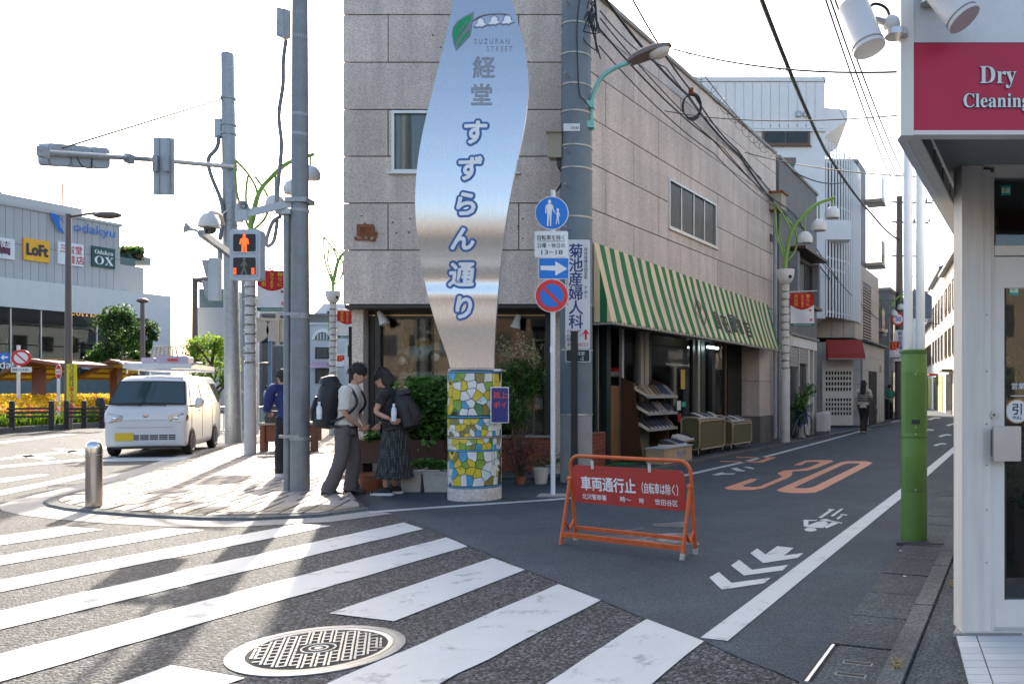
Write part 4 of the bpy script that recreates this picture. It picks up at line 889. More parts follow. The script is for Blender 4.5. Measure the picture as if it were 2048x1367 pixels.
dec(2002, 391, .05, .052, KY + .048, dry); dec(2018, 590, .05, .052, KY + .043, door)
c = P(2034, 822, KY + .043); q = MB().prism([c + X * .062 * math.cos(i * .21) + Z * .062 * math.sin(i * .21) for i in range(30)], -Yv * .002).build('pull_label', 'brass', door)
MB().prism([c - Yv * .003 + X * .056 * math.cos(i * .21) + Z * .056 * math.sin(i * .21) for i in range(30)], -Yv * .001).build('label_face', 'sign_white', q)
o = MB(); text(o, '引', c + V(0, -.0052, -.012), X, Z, .062, .02); text(o, 'PULL', c + V(0, -.0052, -.040), X, Z, .022, .01); o.build('label_lettering', 'sign_black', q)
o = MB(); text(o, '営業', P(2022, 777, KY + .043), X, Z, .036, .012, 'LEFT'); a = P(2021, 792, KY + .043); o.obox(a, X * .2, Z * .004, -Yv * .001); o.build('door_lettering', 'sign_white', door)
# room behind the door
MB().box(2.42, 4.6, KY + 2.6, KY + 2.65, 0, 2.47).build('room_wall', 'room_wall', dry); MB().prism([V(KX + .2, KY + .08, .06), V(4.5, KY + .08, .06), V(4.5, KY + 2.6, .06), V(KX + 1.1, KY + 2.6, .06)], Z * .04).build('room_floor', 'room_floor', dry); MB().box(4.6, 4.65, KY + .2, KY + 2.6, 0, 2.47).build('room_wall', 'room_wall', dry)
MB().box(2.25, 4.2, KY + 1.7, KY + 2.2, FZ, 1.05).build('counter', 'counter_wood', dry)
o = MB(); o.obox(V(KX + .14, KY + .14, 0), sdr * 4, V(.03, 0, 0), Z * 2.48); o.build('side_wall', 'frame_grey', dry)
MB().prism([V(sx0 + .2, YS + .2, zr1 + .88), V(4.3, YS + .2, zr1 + .88), V(4.3, 9, zr1 + .88), V(sx0 + 2.7, 9, zr1 + .88)], Z * .1).build('roof', 'soffit_grey', dry)
MB().box(2.702, 4.65, KY, KY + .16, FZ - .02, ZC - .003).build('shop_wall', 'facade_white', dry)
# lettering
def outl(ss, x, y, size, par, m1, m2, yq, wd, ex=1.0, sp=1.0):
    vs, fs = glyphs(ss, .0, 'LEFT', 0, sp); o = MB()
    for i in range(10): dx, dz = wd * math.cos(i * .628), wd * math.sin(i * .628); o.add([P(x, y, yq) + X * (p.x * size * ex + dx) + Z * (p.y * size + dz) - Yv * (.002 + i * .0001) for p in vs], fs)
    o = o.build('letter_outline', m1, par); q = MB(); q.add([P(x, y, yq) + X * p.x * size * ex + Z * p.y * size - Yv * .004 for p in vs], fs)
    for i in range(0): q.add([P(x, y, yq) + X * (p.x * size * ex + wd * .3 * math.cos(i)) + Z * (p.y * size + wd * .3 * math.sin(i)) - Yv * (.0042 + i * .0001) for p in vs], fs)
    q.build('lettering', m2, o)
outl('𝐷𝑟𝑦' if False else '𝐃𝐫𝐲', 1958, 167, .098, dry, 'letter_edge', 'letter_cream', YS, .0022, .92)
outl(''.join(chr(0x1D400 + ord(c) - 65) if c.isupper() else chr(0x1D41A + ord(c) - 97) for c in 'Cleaning'), 1925, 215, .078, dry, 'letter_edge', 'letter_cream', YS, .0022, .88)
# tiled porch and step
porch = struct(MB().prism([V(P(1912, 0, KY - .02).x - .02, KY - .03, .02), V(1.02, 2.6, .02), V(3.2, 2.6, .02), V(3.2, KY + .1, .02)], Z * .062).build('porch', 'concrete_dark'))
pd = V(1.02 - (P(1912, 0, KY).x - .02), 2.6 - KY + .03, 0).normalized(); 
for r in range(12):
    for c in range(10):
        y1 = KY - .035 - r * .098; y0 = y1 - .092; e = lambda y: P(1912, 0, KY).x + .0 + (y - KY) * .23
        x0 = e(y1) + (0 if c == 0 else .105 + (c - 1) * .24); x1 = e(y1) + (.099 if c == 0 else .105 + (c - 1) * .24 + .234); xb0 = e(y0) + (0 if c == 0 else x0 - e(y1)); xb1 = e(y0) + (x1 - e(y1))
        if x0 > 2.9: continue
        MB().prism([V(xb0, y0, .075), V(xb1, y0, .075), V(x1, y1, .075), V(x0, y1, .075)], Z * (.014 + rnd.uniform(0, .001))).build('porch_tile', 'tile_white', porch)
MB().prism([V(KX - .05, KY - .02, .03), V(KX + .3, KY - .02, .03), V(KX + .7, KY + .9, .03), V(KX + .33, KY + .9, .03)], Z * .068).build('step_block', 'concrete', porch); MB().box(KX, 2.8, KY - .012, KY + .1, .05, .0995).build('threshold', 'frame_grey', porch); MB().box(cxs[2], 2.8, KY + .021, KY + .08, .1, .113).build('door_sill', 'alu', porch)
# floodlights on the fascia
mat('flood_white', (.66, .64, .62), .4, var=.1)
def flood(label, c, d, base):
    t = thing('spotlight', label, 'spotlight', c, group='floodlights on the dry cleaning fascia'); d = d.normalized(); q = d.to_track_quat('Z', 'Y').to_matrix()
    MB().lathe([(.001, -.10), (.055, -.10), (.06, -.095), (.062, .09), (.064, .093), (.064, .105), (.001, .105)], c, 28, q).build('housing', 'flood_white', t)
    MB().lathe([(.0625, .083), (.0645, .083), (.0645, .087), (.0625, .087)], c, 28, q).build('lens_ring', 'alu_dull', t)
    MB().ell(base, .035, .03, .035, 14, 8).build('ball_mount', 'flood_white', t); MB().tube([base, c.lerp(base, .5) + Z * .02, c], .014, 8).build('arm', 'steel_dull', t)
    MB().lathe([(.045, -.012), (.045, .012), (.03, .02)], base + V(.02, .01, -.035), 20).build('mount_plate', 'alu', t)
    MB().tube(bez([c + V(.02, 0, .05), c + V(.05, 0, .085), base + V(-.02, 0, .06), base], 5), .006, 6).build('flex_cable', 'cable', t)
flood('white cylindrical spotlight jutting out past the corner of the red fascia', P(1722, 52, 3.25), V(.03, -.02, -.1), P(1783, 48, 3.27)); flood('white cylindrical spotlight over the red dry cleaning sign', P(1897, 0, 3.15), V(.06, -.03, -.1), P(1855, -18, 3.26))
# plant inside the door
leafmat('leaf_mid', (.07, .16, .03), .5); leafmat('leaf_dark', (.025, .07, .018), .45); leafmat('leaf_light', (.15, .28, .04), .55); leafmat('leaf_lime', (.28, .40, .05), .55); mat('twig', (.10, .06, .035), .8)
ip = thing('indoor_plant', 'leafy potted plant behind the glass door of the cleaner', 'plant', V(2.0, KY + .7, FZ)); r4 = random.Random(3)
mb = MB(); leaves(mb, [V(1.98 + r4.gauss(0, .14), KY + .7 + r4.gauss(0, .1), 1.42 + r4.gauss(0, .09)) for _ in range(150)], .09, r4, mats=[MATS['leaf_mid'], MATS['leaf_light']]); leaves(mb, [V(1.97 + r4.gauss(0, .1), KY + .7 + r4.gauss(0, .1), .85 + r4.gauss(0, .12)) for _ in range(130)], .09, r4, mats=[MATS['leaf_dark'], MATS['leaf_mid']]); mb.build('foliage', None, ip); MB().tube([V(2.0, KY + .7, FZ), V(1.98, KY + .7, 1.45)], .012, 6).build('stem', 'twig', ip); MB().lathe([(.1, FZ), (.13, FZ + .25), (.12, FZ + .25), (.11, FZ + .2), (.001, FZ + .2)], V(2.0, KY + .7, 0), 16).build('pot', 'counter_wood', ip)
# ---------------------------------------------------------------- neighbours along the side street
mat('mortar_grey', (.22, .23, .24), .85, var=.2, scale=1.0, fine=.1, fscale=25, stretch=(1, 1, .4)); mat('stained_grey', (.17, .17, .165), .85, var=.45, scale=1.6, stretch=(1, 1, .35)); mat('white_wall', (.74, .75, .75), .6, var=.05); mat('white_metal', (.72, .73, .73), .45, var=.05); mat('beige_tile', (.45, .39, .33), .6, var=.08, rand=.06); mat('pale_tile', (.40, .40, .39), .5, var=.2, scale=1.2, rand=.08)
mat('slate_blue', (.10, .115, .135), .55, var=.08); mat('brown_sash', (.13, .075, .04), .5); mat('shutter', (.33, .34, .34), .5, metal=.3, var=.1); mat('red_cloth', (.30, .03, .02), .8, var=.2); mat('dusk_glass', (.05, .055, .06), .15); mat('green_panel', (.0, .22, .13), .6); mat('peach', (.50, .36, .26), .7)
E1 = C_; g2 = Vector((.352, .936, 0)).normalized(); n2 = Vector((g2.y, -g2.x, 0)); 
def blk(par, o, u, n, x0, x1, d, z0, z1, m, name='wall', q=0): return MB().obox(o + u * x0 + n * q + Z * z0, u * (x1 - x0), -n * d, Z * (z1 - z0)).build(name, m, par)
def win(par, o, u, n, x0, x1, z0, z1, panes=2, m='alu_dull', g='dusk_glass', sill=True, back=None): return window(par, o + n * .05, u, n, x0, x1, z0, z1, panes, .05, m, g, back, .06, sill)
# old grey mortar shop
E1 = E1 + g2 * .12 + n2 * .05
ms = thing('mortar_shop', 'old grey mortar shop house with shutter and dark shopfront glazing', 'building', E1)
blk(ms, E1, g2, n2, 0, 4.6, 6, 3.05, 7.65, 'stained_grey', 'upper_wall'); blk(ms, E1, g2, n2, 0, 4.7, 6.1, 7.66, 7.74, 'concrete', 'roof_edge', .04); blk(ms, E1, g2, n2, 0, .9, 6, 0, 3.04, 'mortar_grey', 'wall'); blk(ms, E1, g2, n2, 4.2, 4.6, 6, 0, 3.04, 'mortar_grey', 'wall')
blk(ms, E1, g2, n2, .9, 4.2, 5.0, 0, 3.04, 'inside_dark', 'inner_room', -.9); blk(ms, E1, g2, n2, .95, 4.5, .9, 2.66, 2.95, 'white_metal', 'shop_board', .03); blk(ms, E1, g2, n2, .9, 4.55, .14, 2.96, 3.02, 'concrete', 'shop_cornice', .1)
w1 = win(ms, E1, g2, n2, 1.3, 3.7, 4.0, 5.25, 3, 'brown_frame'); blk(ms, E1, g2, n2, 1.0, 3.95, .5, 5.36, 5.44, 'wood_dark', 'window_hood', .5); blk(ms, E1, g2, n2, 1.05, 1.28, .25, 3.95, 5.3, 'mortar_grey', 'shutter_box', .26); blk(ms, E1, g2, n2, 3.72, 3.95, .25, 3.95, 5.3, 'mortar_grey', 'shutter_box', .26); blk(ms, E1, g2, n2, 1.0, 3.98, .3, 3.86, 3.94, 'wood_dark', 'window_shelf', .32)
for i in range(9): blk(ms, E1, g2, n2, 1.0, 2.2, .02, 2.08 + i * .062, 2.138 + i * .062, 'shutter', 'shutter_slat', .0 - .01 * (i % 2)); blk(ms, E1, g2, n2, 2.3, 3.4, .02, 2.2 + i * .05, 2.246 + i * .05, 'shutter', 'shutter_slat', .0 - .01 * (i % 2))
for a, b, m in ((.9, .98, 'alu'), (2.21, 2.29, 'alu'), (3.42, 3.62, 'frame_grey'), (4.08, 4.2, 'frame_grey')): blk(ms, E1, g2, n2, a, b, .1, 0, 2.65, m, 'shop_post', .01)
for a, b in ((1.0, 1.55), (1.6, 2.2), (2.3, 2.85), (2.9, 3.4)): blk(ms, E1, g2, n2, a, b, .008, .42, 2.1, 'glass_dim', 'shop_pane', -.06); blk(ms, E1, g2, n2, a, b, .05, .36, .42, 'wood_dark', 'pane_rail', -.04)
for i in range(4):
    for j in range(7): blk(ms, E1, g2, n2, 2.3 + j * .158, 2.3 + j * .158 + .15, .05, .04 + i * .08, .112 + i * .08, 'board_white', 'white_brick', -.0)
cr = MB(); cr.grid(lambda u, v: E1 + g2 * (1.0 + 2.4 * u) - n2 * (.22 + .03 * math.sin(u * 80)) + Z * (.45 + 1.7 * v), 90, 1); cr.build('curtain', 'brown_sash', ms)
ht_ = MB(); ht_.tube([E1 + g2 * .5 + n2 * .12 + Z * 2.2, E1 + g2 * .5 + n2 * .12 + Z * 1.2, E1 + g2 * .5 + n2 * .12 + Z * .7], .04, 8); ht_.build('wall_pipe', 'pipe_grey', ms)
vh = MB(); vh.lathe([(.2, -.1), (.2, .1)], E1 + g2 * .38 + n2 * .1 + Z * 2.75, 16, Matrix.Rotation(math.pi / 2, 3, 'X')); vh.build('vent_hood', 'steel_dull', ms)
# white house with tall louvre screen
WB = V(4.3, 31, 0); wh = thing('white_house', 'tall white house with brown sash window, roof antenna and louvred balcony screen', 'building', WB)
wl = P(1340, 150, 30).x
MB().box(wl - 3, 4.52, 30.2, 38, 4, 10.8).build('wall', 'white_wall', wh); pf_ = MB().box(wl - 3, 4.46, 30.14, 30.19, 10.8, 12.5).build('parapet', 'white_metal', wh); MB().box(wl - 3, 4.53, 30.08, 38, 12.51, 12.66).build('coping', 'white_metal', wh); MB().box(wl - 3, 4.5, 30.2, 38, 10.81, 12.5).build('parapet_core', 'white_wall', wh); MB().box(wl - 3, 4.53, 30.1, 30.19, 10.72, 10.8).build('cornice', 'white_metal', wh)
for i in range(26): x = 4.44 - i * .32; MB().box(x - .29, x, 30.11, 30.14, 10.82, 12.48).build('parapet_board', 'white_metal', wh)
a, b = P(1524, 292, 30.2), P(1620, 250, 30.2); window(wh, V(0, 30.14, 0), X, -Yv, a.x, b.x, a.z, b.z, 2, .09, 'brown_sash', 'glass_frost', 'cream_board', .05)
for px in (1597, 1612): c = P(px, 228, 30.1); MB().lathe([(.11, -.1), (.11, .02), (.08, .1), (.001, .12)], c, 12).build('vent_cap', 'steel_dull', wh)
cn = P(1646, 240, 30.6); MB().prism([P(1646, 215, 30.6), P(1695, 220, 31), P(1695, 240, 31), P(1646, 275, 30.6)], V(.2, 3.5, 0)).build('canopy', 'white_metal', wh)
for i in range(26):
    t = i / 25; p = V(4.6, 30.6, 0).lerp(V(6.6, 35.2, 0), t) + V(.5, -.2, 0) * math.sin(math.pi * t); top = 10.6 - .5 * math.sin(t * 2.0) + (.3 if i > 23 else 0)
    MB().obox(p + Z * 4.1, V(.06, .0, 0), V(.02, .09, 0), Z * (top - 4.1)).build('louvre_blade', 'white_metal', wh)
o = MB(); o.grid(lambda a, b: V(4.6, 30.9, 4.2 + 5.6 * b).lerp(V(6.3, 35.4, 4.2 + 5.6 * b), a) + V(.38, -.1, 0) * math.sin(math.pi * a), 10, 1); o.build('dark_gap_sheet', 'slate_blue', wh)  # dark sheet added behind the blades so their gaps read as shade
for z in (4.3, 5.9, 6.3, 7.8, 8.3, 9.8): o = MB(); o.tube([V(4.64, 30.7, z).lerp(V(6.6, 35.3, z), i / 8) + V(.46, -.1, 0) * math.sin(math.pi * i / 8) for i in range(9)], .04, 6); o.build('louvre_rail', 'white_metal', wh)
for z0 in (4.4, 6.4, 8.4): MB().box(4.54, 5.0, 31.5, 34.5, z0, z0 + 1.1).build('balcony_room', 'white_wall', wh)
MB().box(4.53, 5.5, 30.5, 31.2, 6.9, 7.6).build('balcony_front', 'white_wall', wh)
an = thing('roof_antenna', 'yagi television antenna on the roof of the white house', 'antenna', P(1573, 165, 31)); c = P(1573, 165, 31); MB().cyl(c, P(1573, 130, 31), .025, seg=6).build('mast', 'steel_dull', an); a, b = P(1521, 150, 31), P(1606, 128, 31); MB().tube([a, b], .02, 6).build('boom', 'steel_dull', an)
for i in range(15): q = a.lerp(b, i / 15); MB().tube([q - V(.0, .12, .1), q + V(0, .12, .1)], .014, 5).build('element', 'steel_dull', an)
MB().tube([b + V(.05, 0, .5), b, b + V(-.1, 0, -.5)], .02, 5).build('reflector', 'steel_dull', an)
gs = thing('roof_shed', 'green corrugated rooftop shed behind the granite parapet', 'shed', P(1570, 340, 25)); a, b = P(1545, 372, 25.5), P(1588, 326, 25.5); MB().box(a.x - .5, b.x, 25.5, 27, 6.5, b.z).build('panel', 'green_panel', gs); MB().box(a.x - .6, b.x + .05, 25.4, 27.1, b.z + .002, b.z + .14).build('roof', 'lamp_brown', gs)
# beige tiled house
BB = V(5.95, 32.6, 0); bt = thing('beige_house', 'beige tiled house over a pale tiled ground floor with dark entry', 'building', BB); gb = Vector((.36, .933, 0)).normalized(); nb = Vector((gb.y, -gb.x, 0))
MB().obox(BB + Z * 3.45, gb * 6, -nb * 5, Z * 3.1).build('upper_wall', 'mortar_grey', bt)
for r in range(5):
    for c in range(5): MB().obox(BB + V(-2.2 + c * .46, -.03, 3.47 + r * .61), X * .45, Z * .6, Yv * .03).build('wall_tile', 'beige_tile', bt)
    for c in range(6):
        if not (c in (2, 3) and r in (0, 1, 2, 3)): MB().obox(BB + gb * (.1 + c) + Z * (3.47 + r * .61), gb * .985, nb * .03, Z * .6).build('wall_tile', 'beige_tile', bt)
MB().obox(BB + gb * 2.12 + Z * 3.5 , gb * 1.9, nb * .02, Z * 2.2).build('stair_window', 'inside_dark', bt)
for i in range(18): MB().obox(BB + gb * 2.12 + Z * (3.55 + i * .12), gb * 1.9, nb * .05, Z * .05).build('stair_louvre', 'beige_tile', bt)
lb = BB + nb * .35; MB().obox(lb, gb * 5.6, -nb * 5, Z * 3.3).build('lower_wall', 'mortar_grey', bt)
for r in range(6):
    for c in range(8): MB().obox(lb + V(-3.0 + c * .37, -.025, .05 + r * .54), X * .36, Z * .53, Yv * .026).build('lower_tile', 'pale_tile', bt)
    for c in range(8):
        if not (c in (2, 3, 4) and r < 4): MB().obox(lb + gb * (.03 + c * .68) + Z * (.05 + r * .54), gb * .67, nb * .026, Z * .53).build('lower_tile', 'pale_tile', bt)
MB().obox(lb + gb * 1.4, gb * 2.0, nb * .028, Z * 2.2).build('entry', 'inside_dark', bt); MB().obox(lb + gb * 4.2 + Z * 2.2, gb * .4, nb * .032, Z * .3).build('vent', 'dark_frame', bt); MB().obox(lb + Z * 3.31 - V(.1, .1, 0), gb * 5.7, nb * .3, Z * .06).build('flashing', 'slate_blue', bt)
gd = thing('lattice_gate', 'white lattice metal gate beside the pale tiled house', 'gate', V(5.35, 31.0, 0)); go = V(5.15, 31.3, 0)
MB().box(4.6, 5.75, 31.42, 31.46, .1, 2.55).build('gate_frame', 'frame_grey', gd)
for i in range(9):
    for j in range(4): MB().box(4.72 + i * .11, 4.78 + i * .11, 31.4, 31.41, .5 + j * .17, .6 + j * .17).build('lattice_hole', 'inside_dark', gd); MB().box(4.72 + i * .11, 4.78 + i * .11, 31.4, 31.41, 1.4 + j * .2, 1.52 + j * .2).build('lattice_hole', 'inside_dark', gd)
ra = thing('red_awning', 'small faded red awning over the lattice gate', 'awning', V(5.2, 31, 2.7)); MB().prism([V(4.7, 31.3, 3.3), V(4.7, 31.3, 2.55), V(4.7, 30.6, 2.55), V(4.7, 30.7, 2.75)], X * 1.35).build('cloth', 'red_cloth', ra); MB().tube([V(4.7, 30.6, 2.55), V(6.05, 30.6, 2.55)], .025, 6).build('bar', 'alu_dull', ra)
# slate building with balconies, black house, buildings beyond
sl_ = V(7.1, 37.6, 0); sb = thing('slate_building', 'slate blue apartment building with stacked side balconies', 'building', sl_); MB().obox(sl_ + Z * 3, V(.75, 2, 0), V(-6, 0, 0), Z * 8.7).build('wall', 'slate_blue', sb); MB().obox(sl_ + Z * 11.71, V(.78, 2.1, 0), V(-6, 0, 0), Z * .1).build('coping', 'concrete', sb)
for z in (4.2, 7.3, 10.3): o = MB().obox(sl_ + V(.7, 2.0, z), V(.35, .9, 0), V(.75, -.3, 0), Z * .16).build('balcony_slab', 'peach', sb); MB().obox(sl_ + V(1.42, 1.72, z + .17), V(.33, .85, 0), V(.03, -.01, 0), Z * 1.0).build('balcony_rail', 'glass_frost', o); MB().obox(sl_ + V(.7, 2.0, z - .05), V(.35, .9, 0), V(.8, -.32, 0), Z * .045).build('balcony_edge', 'slate_blue', o)
bh_ = V(8.0, 39.0, 0); bb = thing('black_house', 'narrow black clad house front behind the far lily lamp', 'building', bh_); MB().obox(bh_, g2 * 2.2, -n2 * 4, Z * 6.0).build('wall', 'dark_frame', bb); MB().obox(bh_ + g2 * .5 + n2 * .03, g2 * .8, n2 * .03, Z * 2.1).build('door', 'inside_wall', bb); MB().obox(bh_ + g2 * .3 + n2 * .03 + Z * 2.3, g2 * 1.2, n2 * .05, Z * .3).build('name_board', 'frame_grey', bb)
def simple(name, label, o, u, n, L, H, m, wins, roof=None, d=7):
    t = thing(name, label, 'building', o); blk(t, o, u, n, 0, L, d, 0, H, m, 'wall'); blk(t, o, u, n, -.1, L + .1, d + .1, H + .002, H + .15, roof or 'concrete', 'roof', .1)
    for (a, b, c, e, k) in wins: win(t, o, u, n, a, b, c, e, k)
    return t
s2_ = V(9.4, 41.6, 0); simple('shop_house', 'plain dark shop house beyond the black house on the bend', s2_, g2, n2, 9, 6.4, 'mortar_grey', [(1, 3, 3.6, 4.9, 2), (4, 6, 3.6, 4.9, 2), (1, 3.5, .3, 2.4, 2)])
# far end of the street: houses that close the view
fu = Vector((.80, -.60, 0)); fn_ = Vector((-.60, -.80, 0))
mat('cream_wall', (.55, .50, .42), .7, var=.08); mat('shop_lime', (.42, .40, .12), .6)
h1 = V(18.4, 82, 0); t = thing('pale_gabled_house', 'pale grey house with sloping roof closing the end of the street', 'building', h1); MB().box(17.6, 22.8, 82, 92, 0, 8.6).build('wall', 'white_wall', t); MB().prism([V(17.2, 81.8, 8.602), V(23.2, 81.8, 8.602), V(23.2, 81.8, 10.4), V(21.4, 81.8, 11.6)], V(0, 10, 0)).build('roof', 'slate_blue', t)
for a, b, c, d in ((18.0, 18.7, 5.2, 6.9), (20.0, 20.7, 5.2, 6.9), (21.6, 22.3, 5.2, 6.9), (18.2, 19.0, 3.2, 4.4)): win(t, V(0, 82, 0), X, -Yv, a, b, c, d, 2)
MB().box(17.7, 22.6, 81.9, 81.98, 0, 2.9).build('shopfront', 'shop_lime', t); MB().box(18.4, 20.2, 81.84, 81.89, 0, 2.4).build('shop_glass', 'dusk_glass', t); MB().box(17.7, 19.2, 81.7, 81.89, 2.5, 3.4).build('sign_board', 'peach', t)
u2 = V(.2, .98, 0).normalized(); n3 = Vector((-u2.y, u2.x, 0))
for k, (nm, lab, h2, L, H, m, fl) in enumerate((('beige_corner_house', 'beige sunlit house with dark window frames on the far right kerb', V(14.05, 45, 0), 11, 9.0, 'cream_wall', 'shutter'), ('white_corner_house', 'white sunlit house with roof terrace beyond the beige one', V(16.4, 56.3, 0), 11, 9.6, 'white_wall', 'shop_lime'), ('yellow_shop_house', 'low yellowish shop house at the far bend', V(18.7, 67.5, 0), 9, 7.0, 'cream_wall', 'shop_lime'))):
    t = thing(nm, lab, 'building', h2); blk(t, h2, u2, n3, 0, L, 8, 0, H, m, 'wall'); blk(t, h2, u2, n3, -.2, L + .2, 8, H + .003, H + .2, 'slate_blue', 'eaves', .35)
    MB().prism([h2 + Z * (H + .21) + n3 * .3, h2 + Z * (H + .21) - n3 * 8, h2 + Z * (H + 2.4) - n3 * 4.5], u2 * L).build('roof', 'slate_blue', t)
    for a in range(4): win(t, h2, u2, n3, .8 + a * L / 4.2, 2.1 + a * L / 4.2, 3.6, 5.3, 2, 'brown_frame'); win(t, h2, u2, n3, .8 + a * L / 4.2, 2.1 + a * L / 4.2, 6.3, 8.0, 2, 'brown_frame') if H > 8 else None
    MB().obox(h2 + u2 * .8 + n3 * .02, u2 * 3.2, n3 * .03, Z * 2.5).build('shopfront', fl, t); MB().obox(h2 + u2 * 5 + n3 * .02, u2 * 4, n3 * .03, Z * 2.5).build('shop_glass', 'dusk_glass', t); MB().obox(h2 + u2 * 4.5 + n3 * .05 + Z * 2.6, u2 * 3, n3 * .6, Z * .12).build('shop_canopy', 'red_cloth' if k == 1 else 'slate_blue', t)
for i, (o, H, m, lab) in enumerate(((V(9.5, 76, 0), 9, 'white_wall', 'white block at the far left of the closed street view'),)):
    t = thing('far_block', lab, 'building', o); MB().obox(o, V(6, -2, 0), V(2, 8, 0), Z * H).build('wall', m, t); q = V(6, -2, 0).normalized(); nq = Vector((q.y, -q.x, 0)); MB().obox(o + Z * (H + .002) + nq * .1, q * 6.4, -nq * 8, Z * .2).build('roof', 'concrete', t)
    for r in range(int(H // 3)):
        for c in range(3): win(t, o, q, nq, .7 + c * 1.9, 1.9 + c * 1.9, 1 + r * 3, 2.3 + r * 3, 2)

# unseen row added behind the dry cleaner for window reflections and bounced sun
for i, (y0, L, H, m) in enumerate(((9.5, 7, 8.5, 'beige_tile'), (16.8, 8, 7, 'white_wall'), (25.2, 7, 9, 'mortar_grey'), (32.6, 8, 7.5, 'beige_tile'))):
    o = V(4.4 + .385 * (y0 - 9.5), y0, 0); n4 = Vector((-.933, .36, 0)); u4 = Vector((.36, .933, 0)); t = thing('unseen_row_house', ('beige', 'white', 'grey', 'second beige')[i] + ' row house added unseen beyond the dry cleaner', 'building', o, group='unseen row houses beyond the dry cleaner'); blk(t, o, u4, n4, 0, L, 7, 0, H, m, 'wall'); blk(t, o, u4, n4, -.05, L, 7, H + .003, H + .15, 'concrete', 'roof', .1)
    for c in range(3): MB().obox(o + u4 * (.6 + c * L / 3.2) + n4 * .03 + Z * 3.6, u4 * 1.3, n4 * .03, Z * 1.2).build('window', 'dusk_glass', t); MB().obox(o + u4 * (.4 + c * L / 3.2) + n4 * .03 + Z * .2, u4 * 1.7, n4 * .03, Z * 2.2).build('shopfront', 'dusk_glass', t)
# ---------------------------------------------------------------- lily lamps and banners
mat('lamp_green', (.20, .36, .07), .45, var=.1); mat('column_white', (.60, .57, .53), .6, var=.12, scale=5); mat('globe_white', (.72, .72, .70), .3, var=.05); mat('wire_dark', (.06, .045, .03), .6); mat('bulb', (.75, .7, .55), .4)
mat('banner_red', (.50, .012, .02), .75, var=.08); mat('banner_yellow', (.8, .62, .03), .7); mat('banner_white', (.74, .73, .75), .75, var=.05); mat('banner_green', (.02, .16, .11), .7); mat('banner_pink', (.7, .12, .22), .7)
def make_lamp():
    t = thing('lily_lamp', '', 'street lamp', group='lily shaped shopping street lamps'); B = lambda mb, n, m, p=t: mb.build(n, m, p, local=True)
    B(MB().lathe([(.115, 0), (.115, 1.9), (.10, 1.92), (.10, 4.14)], (0, 0, 0), 18), 'column', 'column_white')
    cup = B(MB().lathe([(.08, 4.10), (.13, 4.13), (.19, 4.22), (.225, 4.36), (.235, 4.47), (.215, 4.47), (.20, 4.40), (.001, 4.38)], (0, 0, 0), 24), 'cup', 'globe_white')
    B(MB().ell((.10, -.19, 4.27), .045, .03, .045, 12, 8), 'speaker_hole', 'black_print', cup)
    arm = B(MB().tube(bez([(0, 0, 4.4), (.01, 0, 4.76), (.16, 0, 5.44), (.41, 0, 5.80), (.77, 0, 6.13), (1.27, 0, 6.32)], 6), [.05] * 12 + [.045] * 12 + [.04] * 7, 10), 'arm', 'lamp_green')
    for pts in ([(0, 0, 4.7), (-.08, -.02, 4.9), (-.24, -.05, 5.45), (-.27, -.05, 6.13)], [(-.27, -.05, 6.13), (-.06, .02, 5.88), (.12, .04, 5.5), (.08, .02, 4.97), (.01, 0, 4.75)], [(-.10, .12, 5.85), (-.14, .14, 5.4), (-.05, .06, 5.02), (0, 0, 4.72)], [(.04, .15, 5.85), (.26, .16, 5.5), (.31, .14, 5.2), (.23, .08, 4.92), (.04, 0, 4.68)]): B(MB().tube(bez(pts, 6), .026, 8), 'leaf_tube', 'lamp_green')
    for x, zt, zc in ((.50, 5.88, 5.28), (.86, 6.17, 5.60), (1.20, 6.30, 5.92)):
        g = B(MB().lathe([(.001, zc + .17), (.09, zc + .155), (.155, zc + .10), (.195, zc + .01), (.20, zc - .06), (.18, zc - .13), (.165, zc - .135), (.001, zc - .12)], (x, 0, 0), 22), 'globe', 'globe_white')
        B(MB().cyl((x, 0, zc + .15), (x, 0, zt), .022, seg=8), 'hanger', 'lamp_green', g)
    o = MB(); r = random.Random(5)
    for k in range(26): z = 1.6 + k * .098; o.tube([Vector((.108 * math.cos(a), .108 * math.sin(a), z + (.06 * (a / 6.28) if k % 2 else -.05 * (a / 6.28)) + r.uniform(-.008, .008))) for a in [i * .5236 for i in range(13)]], .006, 4, False)
    B(o, 'light_string', 'wire_dark')['kind'] = 'stuff'
    o = MB(); [o.ell((.118 * math.cos(a), .118 * math.sin(a), r.uniform(1.5, 4.1)), .012, .012, .02, 5, 4) for a in [r.uniform(0, 6.28) for _ in range(90)]]; B(o, 'fairy_bulbs', 'bulb')['kind'] = 'stuff'
    return t
